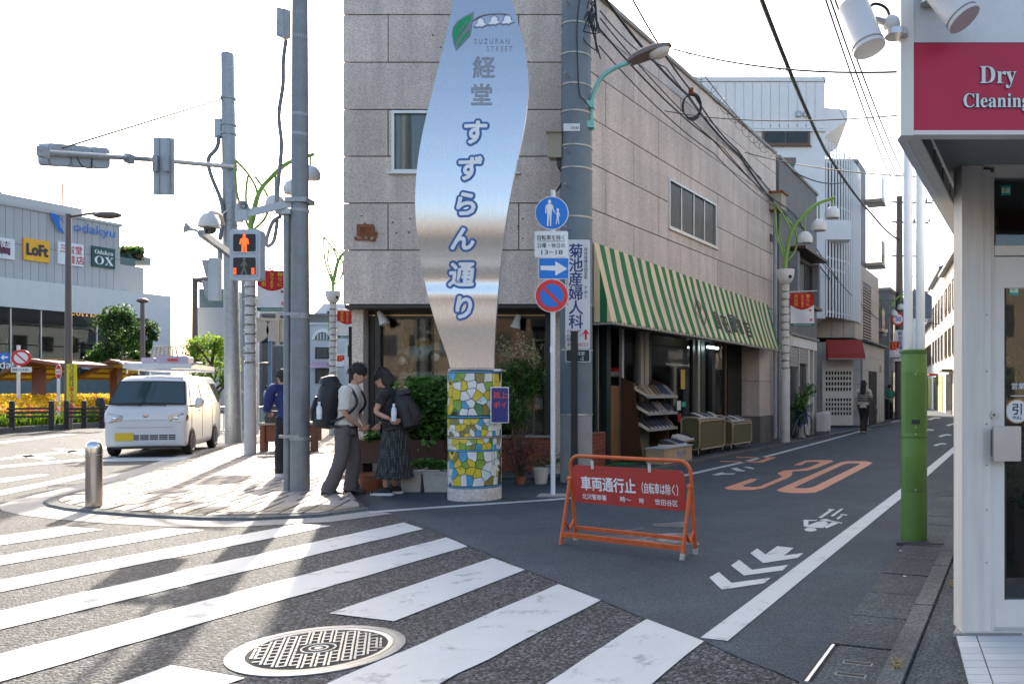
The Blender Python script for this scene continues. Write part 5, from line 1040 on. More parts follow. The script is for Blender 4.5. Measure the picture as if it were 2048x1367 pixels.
def make_banner():
    t = thing('street_banner', '', 'banner', group='shopping street banners on the lily lamps'); B = lambda mb, n, m, p=t: mb.build(n, m, p, local=True)
    B(MB().cyl((.08, 0, 3.90), (.80, 0, 3.92), .016, seg=8), 'bar', 'column_white'); W, z0, z1 = .60, 3.02, 3.87; wv = lambda x, z: .025 * math.sin(x * 6 + z * 3)
    cl = MB(); cl.grid(lambda u, v: (.13 + W * u, wv(u, v), z0 + (z1 - z0) * v), 12, 12); cl = B(cl, 'cloth', 'banner_white')
    o = MB(); o.grid(lambda u, v: (.13 + W * u, wv(u, (z1 - (1 - v) * (.30 + .13 * math.sin(math.pi * u)) - z0) / (z1 - z0)) - .004, z1 - (1 - v) * (.30 + .13 * math.sin(math.pi * u))), 14, 4); B(o, 'red_header', 'banner_red', cl)
    o = MB(); o.grid(lambda u, v: (.13 + W * u, wv(u, v * .09) - .004, z0 + .075 * v), 12, 1); B(o, 'green_strip', 'banner_green', cl)
    o = MB(); f = lambda p: Vector((p.x, wv((p.x - .13) / W, (p.z - z0) / (z1 - z0)) - .009, p.z))
    for x, s in ((.58, '頼りに'), (.43, 'なります'), (.27, '商店街')): text(o, s, (x, 0, z1 - .115), X, Z, .10 if len(s) < 4 else .088, .0, vertical=True, pitch=1.05 if len(s) < 4 else .98, fn=f)
    B(o, 'lettering', 'banner_yellow', cl); o = MB(); text(o, '世田谷区商店街連合会', (.43, 0, z0 + .02), X, Z, .045, 0, fn=f); B(o, 'strip_lettering', 'banner_white', cl)
    o = MB(); o.poly([f(Vector(p)) for p in ((.62, 0, z0 + .13), (.69, 0, z0 + .13), (.69, 0, z0 + .2), (.62, 0, z0 + .2))]); B(o, 'red_stamp', 'banner_pink', cl)
    h = MB(); h.poly([f(Vector((.63 + .034 * math.sin(a) ** 3, 0, z0 + .41 + .0022 * (13 * math.cos(a) - 5 * math.cos(2 * a) - 2 * math.cos(3 * a))))) for a in [i * .314 for i in range(20)]], flip=True); B(h, 'heart', 'banner_red', cl)
    return t
lamp0, ban0 = make_lamp(), make_banner()
LP = [(V(2.19, 21.45, 0), .0, 'lily lamp of three white globes at the end of granite shop', 1), (V(9.2, 41.8, 0), .1, 'lily lamp in front of the narrow black house', 1), (V(20.3, 66, 0), math.pi, 'lily lamp at the far right kerb before the beige house', 1), (V(22.4, 78, 0), 0, 'farthest lily lamp near the pale gabled house', 1),
      (V(9.95, 28, 0), math.pi, 'lily lamp reaching out above the bend from behind the dry cleaner', 0), (V(12.7, 37, 0), math.pi, 'second lily lamp reaching out from behind the dry cleaner', 0), (V(-9.35, 17.4, 0), .12, 'lily lamp wound with fairy lights behind the pedestrian signal', 1), (V(-11.4, 26, 0), .5, 'lily lamp with fairy lights between the steel pole and the granite wall', 1), (V(-25.0, 57, 0), .2, 'distant lily lamp in the sunlit shopping street', 1)]
for i, (p, rz, lab, bn_) in enumerate(LP):
    if i == 0: lamp0.location = p; lamp0.rotation_euler = (0, 0, rz); lamp0['label'] = lab
    else: dup(lamp0, p, rz, lab)
    lb_ = lab.replace('lily lamp', 'red and white banner hung on the lily lamp', 1); lb_ = 'red and white street banner on the ' + ('column at the end of granite shop', 'column before the narrow black house', 'right kerb column far along the street', 'farthest column of the street', '', '', 'column beside the pedestrian signal', 'column next to the granite wall', 'distant column in the sunlit street')[i]
    if bn_:
        brz = math.pi if i == 2 else (-.05 if i in (0, 1) else .15); br_off = V(0, 0, 0)
        if i == 0: ban0.location = p; ban0.rotation_euler = (0, 0, brz); ban0['label'] = lb_
        else: dup(ban0, p + (V(-.62, .6, 0) if i == 2 else V(0, 0, 0)) , 0 if i == 2 else brz, lb_)
# ---------------------------------------------------------------- galvanised poles at the crossing
mat('galv', (.32, .34, .36), .5, metal=.45, var=.2, scale=7, fine=.15, fscale=25); mat('galv_dark', (.21, .23, .245), .55, metal=.4, var=.22, scale=6); mat('signal_grey', (.42, .46, .50), .5, var=.06); mat('signal_black', (.015, .015, .017), .5); mat('red_led', (.9, .1, .02), .5, emit=(1, .09, .01), estr=.75); mat('led_off', (.16, .14, .11), .6); mat('hose', (.16, .17, .19), .6)
def band(par, c, r, z): return MB().lathe([(r + .008, z - .02), (r + .008, z + .02)], c, 20).build('band', 'galv', par)
PB = G(600, 985); big = thing('steel_pole', 'thick galvanised steel pole in front of the granite shop', 'pole', PB)
MB().tube([PB, PB + Z * 1.3, PB + Z * 3.4, PB + Z * 8], [.122, .12, .11, .092], 22).build('shaft', 'galv_dark', big)
for z in (.72, 2.32, 2.35, 3.72, 4.72, 4.98, 6.0, 6.3): band(big, PB, .122 - .006 * max(0, z - 1), z)
c = P(571, 75, PB.y); bxo = thing('control_box', 'slim grey control box high on the thick steel pole', 'control box', c); a = P(553, 72, PB.y - .02); MB().prism([a + V(0, 0, 0), a + V(.11, -.0, -.02), a + V(.14, .1, .0), a + V(.05, .12, 0)], Z * .38).build('case', 'signal_grey', bxo); MB().prism([a + V(.01, -.004, .36), a + V(.0, -.004, .01), a + V(.1, -.004, -.0), a + V(.1, -.004, .36)], -Yv * .006).build('door', 'galv', bxo)
o = MB(); o.tube(bez([P(572, 80, PB.y), P(567, 120, PB.y), P(566, 170, PB.y - .02), P(558, 230, PB.y), P(563, 290, PB.y), P(558, 350, PB.y), P(552, 420, PB.y)], 8), .026, 8); o.build('hose', 'hose', bxo)
PT = G(575, 985); thin = thing('thin_pole', 'thin galvanised conduit pole strapped to the thick steel pole', 'pole', PT); tz = P(0, 430, PT.y).z; MB().cyl(PT, PT + Z * tz, .048, seg=16).build('shaft', 'galv_dark', thin); MB().box(PT.x - .12, PT.x + .08, PT.y - .09, PT.y + .08, tz + .002, tz + .07).build('cap_box', 'signal_grey', thin)
for z in (.73, 2.33): MB().box(PT.x - .05, PB.x + .05, PT.y - .13, PT.y - .115, z, z + .04).build('strap', 'galv', thin)
o = MB(); o.tube(bez([P(562, 432, PT.y), P(545, 445, PT.y - .05), P(533, 480, PT.y), P(536, 492, PT.y), P(548, 480, PT.y), P(555, 440, PT.y)], 7), .024, 8); o.build('cable_loop', 'hose', thin)
ar = thing('bracket_beam', 'grey bracket arm from thick steel pole holding the pedestrian signal and loudspeaker', 'bracket', P(590, 408, PB.y)); MB().bar(P(590, 405, PB.y - .02), P(486, 428, PB.y - .3), .07, .09).build('arm', 'signal_grey', ar); MB().box(PB.x - .14, PB.x + .14, PB.y - .13, PB.y + .13, P(0, 407, PB.y).z, P(0, 398, PB.y).z).build('clamp', 'galv', ar); q = P(487, 440, PB.y - .3); MB().cyl(q, q + Z * .12, .06, seg=14).build('hanger', 'signal_grey', ar)
MB().box(q.x - .1, q.x - .03, q.y - .02, q.y + .06, q.z - .02, q.z + .16).build('small_box', 'signal_grey', ar)
sy2 = PB.y - .36; ps = thing('pedestrian_signal', 'pedestrian signal showing a red standing figure', 'traffic signal', P(490, 560, sy2)); a = P(459, 560, sy2); b = P(521, 458, sy2); w_, h_ = b.x - a.x, b.z - a.z
MB().prism(rrect(a, X, Z, w_, h_, .04), Yv * .12).build('housing', 'signal_grey', ps)
for k, z0 in ((0, .53), (1, .07)):
    fr_ = MB().prism(rrect(a + V(.035, -.012, h_ * z0), X, Z, w_ - .07, h_ * .40, .03), Yv * .014).build('lens_frame', 'signal_grey', ps); lens = MB().prism(rrect(a + V(.055, -.016, h_ * z0 + .02), X, Z, w_ - .11, h_ * .40 - .04, .02), Yv * .003).build('lens', 'signal_black', ps)
    c = a + V(w_ / 2, -.019, h_ * (z0 + .2)); o = MB(); s = .00105
    man = [(-18, 62), (18, 62), (48, 42), (58, -18), (44, -22), (32, 18), (30, -30), (32, -112), (8, -112), (2, -30), (-2, -30), (-8, -112), (-32, -112), (-30, -30), (-32, 18), (-44, -22), (-58, -18), (-48, 42)] if k == 0 else [(-14, 60), (14, 60), (40, 10), (30, 0), (14, 26), (12, -20), (40, -105), (18, -108), (0, -50), (-24, -108), (-46, -100), (-16, -20), (-14, 20), (-36, -6), (-46, 4)]
    o.poly([c + V(x * s, 0, y * s) for x, y in man], flip=True); circ(o, 0, .088 , .019, .023, c, 0); o.build('figure', 'red_led' if k == 0 else 'led_off', lens)
for sx_ in (.062, w_ - .104):
    for r in range(3):
        for cc in range(2): z = h_ * .07 + .028 + r * .028; MB().box(a.x + sx_ + cc * .02, a.x + sx_ + cc * .02 + .015, a.y - .021, a.y - .019, a.z + z, a.z + z + .022).build('timer_lamp', 'red_led', ps)
def horn(lab, c, d, r, L):
    t = thing('loudspeaker', lab, 'loudspeaker', c); d = d.normalized(); q = d.to_track_quat('Z', 'Y').to_matrix(); MB().lathe([(.03, -L), (.035, -L * .6), (.05, -L * .3), (r, .0), (r * 1.03, .01), (r * .95, .005), (r * .4, -L * .35), (.001, -L * .4)], c, 20, q).build('horn', 'signal_grey', t); MB().lathe([(.001, -L * .3), (r * .3, -L * .3), (r * .3, -L * .1), (.001, -L * .1)], c, 14, q).build('core', 'galv', t); MB().tube([c - d * L, c - d * L - Z * .1], .02, 6).build('bracket', 'galv', t)
horn('grey horn loudspeaker above the pedestrian signal', P(486, 412, sy2 + .02), V(.2, -1, -.1), .068, .18)
# tall signal pole further back with vehicle signal arm
PA = G(467, 886); sgp = thing('signal_pole', 'tall galvanised signal pole with arm over the road', 'pole', PA); pt_ = P(455, 110, PA.y); MB().tube([PA, PA + (pt_ - PA) * .25, pt_], [.20, .185, .155], 22).build('shaft', 'galv', sgp); MB().lathe([(.16, 0), (.14, .04), (.001, .07)], pt_, 18).build('cap', 'galv', sgp)
a, b = P(470, 334, PA.y), P(78, 304, 15.8); MB().tube([a, a.lerp(b, .5) + Z * .03, b], [.062, .06, .058], 12).build('arm', 'galv', sgp); MB().tube([P(447, 197, PA.y), P(125, 296, 16.1)], .018, 6).build('stay', 'cable', sgp)
def onp(y): return PA.lerp(pt_, (PA.z + EYE + (CY - y) / F * PA.y) / pt_.z)
for y in (197, 250, 268, 330, 338, 440, 450, 620, 700, 745, 800): q = onp(y); MB().lathe([(.19, -.025), (.19, .025)], q, 20).build('band', 'galv', sgp)
for t_, nm in ((.985, 'end_plate'), (.62, 'mount')): q = a.lerp(b, t_); MB().box(q.x - .06, q.x + .06, q.y - .09, q.y + .09, q.z - .09, q.z + .1).build(nm, 'galv', sgp)
d = (b - a).normalized(); vs_ = thing('vehicle_signal', 'three lamp vehicle signal seen from behind on the long arm', 'traffic signal', a.lerp(b, .8)); bn3 = Vector((d.y, -d.x, 0)).normalized(); bn3 = bn3 if bn3.y > 0 else -bn3
for k in range(3):
    c = a.lerp(b, .955) - d * (.27 + .54 * k) + bn3 * .07; q = MB(); q.prism(rrect(c - d * .265 - Z * .24, d, Z, .53, .44, .09), bn3 * .2); q.build('lamp_case', 'signal_grey', vs_); MB().prism(rrect(c - d * .24 - Z * .22 - bn3 * .03, d, Z, .48, .40, .08), bn3 * .035).build('rear_door', 'signal_grey', vs_)
o = MB(); c = a.lerp(b, .955) - d * .62; o.tube(bez([c + V(0, 0, .0), c - d * .1 - Z * .2 - bn3 * .03, c - d * .35 - Z * .26 - bn3 * .03, c - d * .4 - Z * .1], 6), .012, 6); o.build('cable', 'cable', vs_)
a4, b4 = P(300, 387, 18.6), P(340, 272, 18.6); sg = thing('road_sign_back', 'tall grey sign panel seen from behind on the signal arm', 'sign', P(320, 330, 18.6)); MB().obox(a4 + Yv * .1, V(b4.x - a4.x, .05, 0), Z * (b4.z - a4.z), Yv * .01).build('panel', 'signal_grey', sg)
for t_ in (.22, .75): MB().obox(a4 + V((b4.x - a4.x) * t_, .085, 0), X * .05, Z * (b4.z - a4.z), Yv * .012).build('stiffener', 'galv', sg)
for t_ in (.2, .72): q = V(a4.x + (b4.x - a4.x) * t_, a4.y, P(0, 324, 18.6).z); MB().box(q.x - .04, q.x + .07, q.y + .0, q.y + .08, q.z - .2, q.z + .15).build('clamp', 'galv', sg)
cbx = thing('control_box', 'small grey box with sagging hose on the tall signal pole', 'control box', P(436, 255, PA.y)); q = P(428, 275, PA.y - .05); MB().prism([q, q + V(.18, -.02, 0), q + V(.22, .1, 0), q + V(.05, .12, 0)], Z * .5).build('case', 'signal_grey', cbx); o = MB(); o.tube(bez([P(438, 272, PA.y - .1), P(434, 295, PA.y - .15), P(417, 318, PA.y - .2), P(422, 350, PA.y - .2), P(440, 395, PA.y - .2), P(446, 430, PA.y - .22), P(440, 480, PA.y - .25)], 7), .05, 8); o.build('hose', 'hose', cbx)
# cameras and side signal on the tall pole
mat('camera_white', (.62, .62, .60), .45, var=.06)
ab = P(420, 465, 20.6); br2 = thing('signal_bracket', 'slanting grey bracket beam on the tall signal pole', 'bracket', onp(505)); MB().bar(P(403, 466, 19.8), P(460, 508, PA.y - .2), .13, .16).build('beam', 'galv', br2); MB().tube([P(412, 462, 20), P(458, 415, PA.y - .2)], .015, 6).build('strut', 'galv', br2)
cam1 = thing('dome_camera', 'white dome surveillance camera on bracket beam at the tall signal pole', 'camera', P(420, 450, 20)); MB().lathe([(.001, .26), (.12, .24), (.2, .12), (.245, -.03), (.25, -.07), (.2, -.09), (.001, -.09)], P(418, 448, 20), 22).build('hood', 'camera_white', cam1); MB().ell(P(420, 458, 20), .14, .14, .12, 16, 8).build('dome', 'dusk_glass', cam1); MB().tube(bez([P(418, 430, 20), P(424, 424, 20.1), P(440, 430, 20.6), P(446, 448, 21)], 6), .05, 8).build('neck', 'camera_white', cam1)
horn('small white horn loudspeaker on the slanting bracket beam', P(371, 455, 19.6), V(-.8, -.3, .2), .13, .26)
ss = thing('side_signal', 'pedestrian signal seen from the side on the tall signal pole', 'traffic signal', P(428, 560, 21)); q = P(416, 600, 20.8); MB().box(q.x, q.x + .26, q.y, q.y + .16, q.z, q.z + 1.05).build('housing', 'signal_grey', ss)
for z in (.58, .06): MB().prism([q + V(.0, .02, z), q + V(.0, .02, z + .42), q + V(-.11, -.1, z + .42), q + V(-.03, -.05, z)], V(0, .14, 0)).build('visor', 'signal_grey', ss)
MB().cyl(q + V(.15, .25, 1.05), q + V(.15, .25, 1.3), .06, seg=10).build('hanger', 'galv', ss)
P2 = G(491, 881); p2 = thing('back_pole', 'thin galvanised pole standing just behind the tall signal pole', 'pole', P2); MB().cyl(P2, V(P2.x, P2.y, P(0, 560, P2.y).z), .10, seg=16).build('shaft', 'galv_dark', p2); MB().lathe([(.13, 0), (.13, .3)], P2, 14).build('foot', 'galv', p2)
for y in (700, 785): q = P(478, y, P2.y - .3); MB().box(q.x - .25, q.x + .3, q.y - .02, q.y + .02, q.z, q.z + .06).build('strap', 'galv', p2)
# bollard
BO = G(188, 1018); bo = thing('bollard', 'short polished stainless steel bollard at the kerb corner', 'bollard', BO); MB().lathe([(.083, 0), (.083, .62)], BO, 32).build('shaft', mat('steel_shaft', (.55, .50, .46), .22, metal=1, var=.06, stretch=(20, 20, .3)), bo); MB().lathe([(.083, .622), (.083, .70), (.075, .745), (.05, .775), (.001, .785)], BO, 32).build('cap', mat('steel_cap', (.66, .65, .64), .16, metal=1), bo); MB().lathe([(.085, .614), (.085, .624)], BO, 32).build('collar', 'steel_dull', bo)
# sign backs on a white pole
mat('sign_back', (.50, .42, .33), .6, var=.15)
wp = thing('sign_post', 'white post with two round traffic signs seen from behind', 'sign post', G(513, 868)); q = G(513, 868); MB().cyl(q, V(q.x, q.y, P(0, 620, q.y).z), .075, seg=14).build('post', 'white_paint', wp)
for px in (514, 557): c = P(px, 660, q.y - .05); MB().prism([c + X * .38 * math.cos(i * .21) + Z * .38 * math.sin(i * .21) for i in range(30)], -Yv * .012).build('sign_back', 'sign_back', wp)
c = P(500, 640, q.y - .1); MB().bar(P(512, 637, q.y - .08), P(562, 640, q.y - .08), .05, .09).build('crossbar', 'sign_back', wp); MB().box(P(555, 0, q.y).x, P(562, 0, q.y).x, q.y - .12, q.y - .08, P(0, 690, q.y).z, P(0, 605, q.y).z).build('bracket', 'sign_back', wp)
# railing along the sunlit road
mat('rail_teal', (.28, .38, .38), .45, metal=.4)
for j, (a, b, lab) in enumerate((((425, 868), (462, 866), 'pale metal railing between the van and the tall signal pole'), ((478, 880), (530, 862), 'pale metal railing behind the poles at the sunlit corner'))):
    a, b = G(*a), G(*b); t = thing('railing', lab, 'railing', a, group='metal railings by the sunlit road'); n_ = max(4, int((b - a).length / .13))
    for i in range(n_ + 1): p = a.lerp(b, i / n_); MB().cyl(p + Z * .08, p + Z * .84, .012 if i % 5 else .026, seg=6).build('baluster', 'rail_teal', t)
    for z in (.1, .86): MB().tube([a + Z * z, b + Z * z], .022, 8).build('rail', 'rail_teal', t)
# ---------------------------------------------------------------- department store across the road
mat('store_panel', (.41, .41, .41), .5, var=.06, scale=.4, rand=.05); mat('store_white', (.64, .64, .63), .5, var=.05); mat('store_dark', (.04, .085, .095), .3); mat('store_mid', (.09, .14, .15), .4, var=.2); mat('teal_pane_tint', (.5, .62, .62), .7, var=.1); mat('logo_blue', (.0, .14, .55), .5); mat('orange_sign', (.85, .42, .02), .5); mat('maroon', (.10, .015, .05), .5); mat('green_sign', (.01, .07, .06), .5); mat('red_ink', (.5, .03, .06), .5); mat('roof_glass', (.25, .3, .33), .3); mat('warm_sign', (.55, .3, .1), .5, emit=(1, .5, .15), estr=.25)
OC = P(342, 800, 60); OC.z = 0; ou = Vector((.36, .933, 0)).normalized(); on = Vector((ou.y, -ou.x, 0))
def OX(px, off=0.0):
    """distance along the store wall of a photo column"""
    s = (px - CX) / F; o = OC + on * off; return (s * o.y - o.x) / (ou.x - s * ou.y)
def OZ(px, py, off=0.0): o = OC + on * off + ou * OX(px, off); return EYE + (CY - py) / F * o.y
st = thing('department_store', 'grey panelled department store with shop signs and a glazed lower floor', 'building', OC)
xl = OX(-260); zlow = OZ(340, 592); zhi = OZ(240, 446); x2 = OX(240, -1.2)
blk(st, OC, ou, on, xl, 0, 14, zlow - 1.75, zlow, 'store_white', 'white_band'); blk(st, OC, ou, on, OX(298), 0, 14, 0, zlow - 1.751, 'store_white', 'end_pier'); blk(st, OC, ou, on, xl, OX(298), 13, 0, zlow - 1.752, 'store_dark', 'inner_core', -1.2)
blk(st, OC, ou, on, xl, x2, 12, zlow + .002, zhi - .02, 'store_dark', 'upper_core', -1.25); np_ = 16; pwd = (x2 - xl) / 30
for i in range(30):
    for r in range(2): h = (zhi - zlow) / 2; blk(st, OC, ou, on, xl + pwd * i + .02, xl + pwd * (i + 1), .06, zlow + h * r + .03, zlow + h * (r + 1), 'store_panel', 'wall_panel', -1.2)
blk(st, OC, ou, on, xl, x2 + .1, 2, zhi, zhi + .18, 'store_panel', 'coping', -1.1); blk(st, OC, ou, on, xl, x2 - 1.6, 9, zhi + .19, zhi + 1.0, 'store_panel', 'roof_screen', -2.6); blk(st, OC, ou, on, xl, OX(22), 7, zhi + 1.0, zhi + 2.6, 'store_white', 'penthouse', -4); blk(st, OC, ou, on, OX(3), OX(16), .1, zhi + 1.3, zhi + 2.3, 'board_white', 'penthouse_window', -3.95)
blk(st, OC, ou, on, OX(20), OX(95), 6, zhi + 1.0, zhi + 1.5, 'roof_glass', 'roof_slope', -4.5)
blk(st, OC, ou, on, x2 + .01, OX(287, -3), 6, zlow + .002, OZ(287, 535, -3), 'store_panel', 'rear_block', -3); blk(st, OC, ou, on, x2 + .01, OX(282, -2.6), 5.5, OZ(287, 535, -3) + .002, OZ(287, 520, -3), 'store_mid', 'terrace', -3.2)
MB().box(OC.x + .3, OC.x + 3.4, 62, 78, 0, zlow - .6).build('rear_wall', 'store_panel', st); MB().box(OC.x + .2, OC.x + 2.2, 63, 76, zlow - .6, zlow + .9).build('rear_block', 'store_mid', st)
zt_ = zlow - 1.76; glx = [xl + (OX(298) - xl) * i / 9 for i in range(10)]
rows = [(zt_ - 1.0, zt_), (zt_ - 2.2, zt_ - 1.02), (zt_ - 3.1, zt_ - 2.22), (zt_ - 4.0, zt_ - 3.12)]
for i in range(9):
    for j, (a, b) in enumerate(rows): blk(st, OC, ou, on, glx[i] + .03, glx[i + 1] - .03, .03, a + .02, b - .02, 'glass_green', 'pane', -.3); blk(st, OC, ou, on, glx[i] + .05, glx[i + 1] - .05, .03, a + .02, b - .02, ('store_mid', 'teal_pane_tint', 'store_dark', 'teal_pane_tint', 'store_mid')[(i * 3 + j * 2) % 5], 'pane_backing', -.7)  # added tinted panels make the panes read as lighter, reflecting glass
    blk(st, OC, ou, on, glx[i] - .03, glx[i] + .03, .1, zt_ - 4.05, zt_, 'alu', 'mullion', -.22)
for k in (0, 4, 5): blk(st, OC, ou, on, glx[k] + .3, glx[k + 1] - .3, .05, zt_ - 2.9, zt_ - 2.0, 'curtain', 'pane_backing', -1.0)
blk(st, OC, ou, on, xl, OX(298), .4, zt_ - 5.6, zt_ - 4.06, 'store_mid', 'spandrel', -.2); blk(st, OC, ou, on, xl, OX(298), .5, zt_ - 6.2, zt_ - 5.62, 'store_dark', 'canopy', .6)
for i in range(7): blk(st, OC, ou, on, glx[i] + .1, glx[i] + .45, .3, 0, zt_ - 6.2, 'store_mid', 'column', .1)
for i in range(9): blk(st, OC, ou, on, glx[i] + .5, glx[i + 1] - .1, .05, 0, zt_ - 6.3, 'glass_green', 'shop_glass', -.5)
for i, m in enumerate(('cream_board', 'decal_teal', 'red_cloth', 'peach', 'sign_white', 'cream_board', 'notice_blue')): blk(st, OC, ou, on, glx[i] + .7 + .2 * (i % 3), glx[i] + 1.5, .2, .6, 2.0 + .2 * (i % 2), m, 'shop_display', -.9)
def osign(x0, y0, x1, y1, m, name='shop_sign'): a, b = OX(x0, -1.1), OX(x1, -1.1); z1 = OZ(x0, y0, -1.1); z0 = OZ(x0, y1, -1.1); return blk(st, OC, ou, on, a, b, .12, z0, z1, m, name, -1.08), a, b, z0, z1
def otext(par, s, x, z, size, m, off=0.02, fit=None, q=-1.06, align='CENTER'): o = MB(); text(o, s, OC + ou * x + on * q + Z * z, ou, Z, size, off, align, fit=fit); return o.build('lettering', m, par)
s_, a, b, z0, z1 = osign(-30, 470, 29, 512, 'board_white'); blk(st, OC, ou, on, a + .1, b - .25, .02, z0 + .25, z1 - .2, 'maroon', 'sign_face', -1.055); otext(s_, '無印良品', (a + b) / 2, (z0 + z1) / 2 + .1, .55, 'sign_white', .02, (b - a) * .75, -1.045); otext(s_, 'MUJI 500', (a + b) / 2, (z0 + z1) / 2 - .6, .4, 'sign_white', .02, (b - a) * .5, -1.045)
s_, a, b, z0, z1 = osign(47, 475, 99, 519, 'orange_sign'); otext(s_, 'LoFt', (a + b) / 2, z0 + (z1 - z0) * .27, (z1 - z0) * .72, 'sign_black', .05, (b - a) * .8)
s_, a, b, z0, z1 = osign(116, 482, 167, 527, 'board_white'); otext(s_, '三省堂', (a + b) / 2, z0 + (z1 - z0) * .56, (z1 - z0) * .4, 'red_ink', .015, (b - a) * .85); otext(s_, '書店', a + (b - a) * .68, z0 + (z1 - z0) * .12, (z1 - z0) * .4, 'red_ink', .015)
mb8 = lambda s: ''.join(chr(0x1D400 + ord(c) - 65) if c.isupper() else (chr(0x1D41A + ord(c) - 97) if c.islower() else c) for c in s)
s_, a, b, z0, z1 = osign(184, 491, 230, 532, 'green_sign'); otext(s_, mb8('Odakyu'), (a + b) / 2, z0 + (z1 - z0) * .64, (z1 - z0) * .3, 'sign_white', 0, (b - a) * .8); otext(s_, mb8('OX'), (a + b) / 2, z0 + (z1 - z0) * .14, (z1 - z0) * .58, 'sign_white', 0, (b - a) * .82)
lx0, lx1 = OX(145, -1.1), OX(230, -1.1); lz = OZ(145, 461, -1.1); otext(st, 'odakyu', (lx0 + lx1) / 2, lz, .85, 'logo_blue', .0, (lx1 - lx0) * .98, -1.02)
cxl = OX(117, -1.1); clz = OZ(120, 450, -1.1); MB().poly([OC + ou * (cxl + a * .62) + on * -1.02 + Z * (clz + b * .75) for a, b in ((-.9, .9), (-.3, .85), (.3, .5), (.5, .1), (.2, .45), (-.1, .5), (.1, -.1), (.55, -.75), (.0, -.55), (-.5, .1))]).build('emblem', 'logo_blue', st)
otext(st, mb8('COFFEE'), OX(172), OZ(172, 632), .95, 'warm_sign', 0, OX(200) - OX(143), -.1); otext(st, 'Odakyu', OX(5), OZ(5, 737), .7, 'sign_white', .02, None, .62); otext(st, 'Odakyu Kadan Style', OX(175), OZ(175, 738), .36, 'sign_white', .01, OX(200) - OX(150), .62)
rt = thing('roof_hedge', 'clipped hedge on the roof terrace of the department store', 'hedge', P(265, 510, 62)); r5 = random.Random(9); mb = MB(); leaves(mb, [P(r5.uniform(244, 284), 505 - 6 * math.sin((r5.uniform(244, 284) - 244) / 40 * 3.1) + r5.uniform(-4, 14), 62 + r5.uniform(-1, 1)) for _ in range(700)], .55, r5, mats=[MATS['leaf_dark'], MATS['leaf_mid'], MATS['twig']]); mb.build('foliage', None, rt); MB().box(P(244, 0, 62).x, P(284, 0, 62).x, 61, 63, P(0, 527, 62).z, P(0, 512, 62).z).build('planter', 'store_mid', rt)
ra_ = thing('roof_mast', 'thin red mast on the roof of the department store', 'mast', P(125, 425, 64)); MB().cyl(P(126, 440, 64), P(125, 368, 64), .05, seg=6).build('pole', 'red_cloth', ra_); MB().tube([P(30, 402, 64), P(155, 416, 64), P(140, 426, 64)], .02, 4).build('wire', 'cable', ra_)
# ---------------------------------------------------------------- flower island with shelters, signs and fences
mat('soil', (.06, .045, .03), .9); isl_f = [G(-330, 885), G(-60, 872), G(80, 862), G(208, 853.5), G(320, 846)]; isl = struct(MB().prism([p + Z * .0 for p in isl_f] + [G(340, 836), G(100, 826), G(-330, 830)], Z * .14).build('flower_island', 'soil'))
for i in range(len(isl_f) - 1):
    a, b = isl_f[i], isl_f[i + 1]; n_ = max(2, int((b - a).length / 1.0)); nrm = (b - a).cross(Z).normalized()
    for k in range(n_): p, q = a.lerp(b, k / n_ + .003), a.lerp(b, (k + 1) / n_ - .003); MB().prism([p + nrm * .05, q + nrm * .05, q - nrm * .15, p - nrm * .15], Z * .2).build('kerb_stone', 'kerb_stone', isl)
leafmat('petal_yellow', (.75, .50, .02), .6); leafmat('petal_orange', (.75, .28, .02), .6); leafmat('petal_pink', (.6, .1, .16), .6); leafmat('grass_lime', (.26, .36, .03), .6); leafmat('grass_green', (.09, .19, .03), .6)
r6 = random.Random(21); mb = MB()
def inisl(px, Yq): s = (px - CX) / F; return V(s * Yq, Yq, .14)
def blade(mb, p, h, w_, r, lean=.35):
    d = Vector((r.gauss(0, lean), r.gauss(0, lean), 1)); s = Vector((r.gauss(0, 1), r.gauss(0, 1), 0)).normalized() * w_; k = len(mb.v); mb.v += [p - s, p + s, p + d * h * .55 + s * .8, p + d * h * .55 - s * .8, p + d * h + Vector((d.x, d.y, -.2)) * h * .3]; mb.face((k, k + 1, k + 2, k + 3)); mb.face((k + 3, k + 2, k + 4))
for i in range(9000):
    px = r6.uniform(-60, 330); base = 868 - max(0, px) * .07 if px < 208 else 853; Y0 = F * EYE / (base - CY); Yq = Y0 + .5 + abs(r6.gauss(0, 1)) * 3.5 if i % 3 else Y0 + .3 + r6.uniform(0, 9)
    if Yq > Y0 + 11: continue
    dd = Yq - Y0; h = .32 + min(.62, dd * .16) + r6.uniform(-.06, .1); p = inisl(px, Yq); mb.use(('grass_lime', 'grass_green', 'grass_lime')[i % 3] if dd > 1.4 else ('grass_green', 'leaf_dark', 'grass_lime', 'grass_green')[i % 4]); blade(mb, p, h, .03, r6)
    if dd > 1.3 and i % 2 == 0:
        mb.use('petal_yellow' if r6.random() < .9 else 'petal_orange'); leaves(mb, [p + V(r6.gauss(0, .06), r6.gauss(0, .06), h * 1.02 + r6.uniform(-.05, .1)) for _ in range(3)], .10, r6, up=1)
    elif dd < 1.3 and i % 9 == 0: mb.use('petal_pink'); leaves(mb, [p + V(r6.gauss(0, .1), r6.gauss(0, .1), h + .1) for _ in range(4)], .09, r6, up=1)
tag(mb.build('flower_bed'), 'bed of yellow day lilies and long grass behind the dark fences', 'flowers', kind='stuff')
mat('fence_dark', (.04, .032, .03), .8, var=.25); 
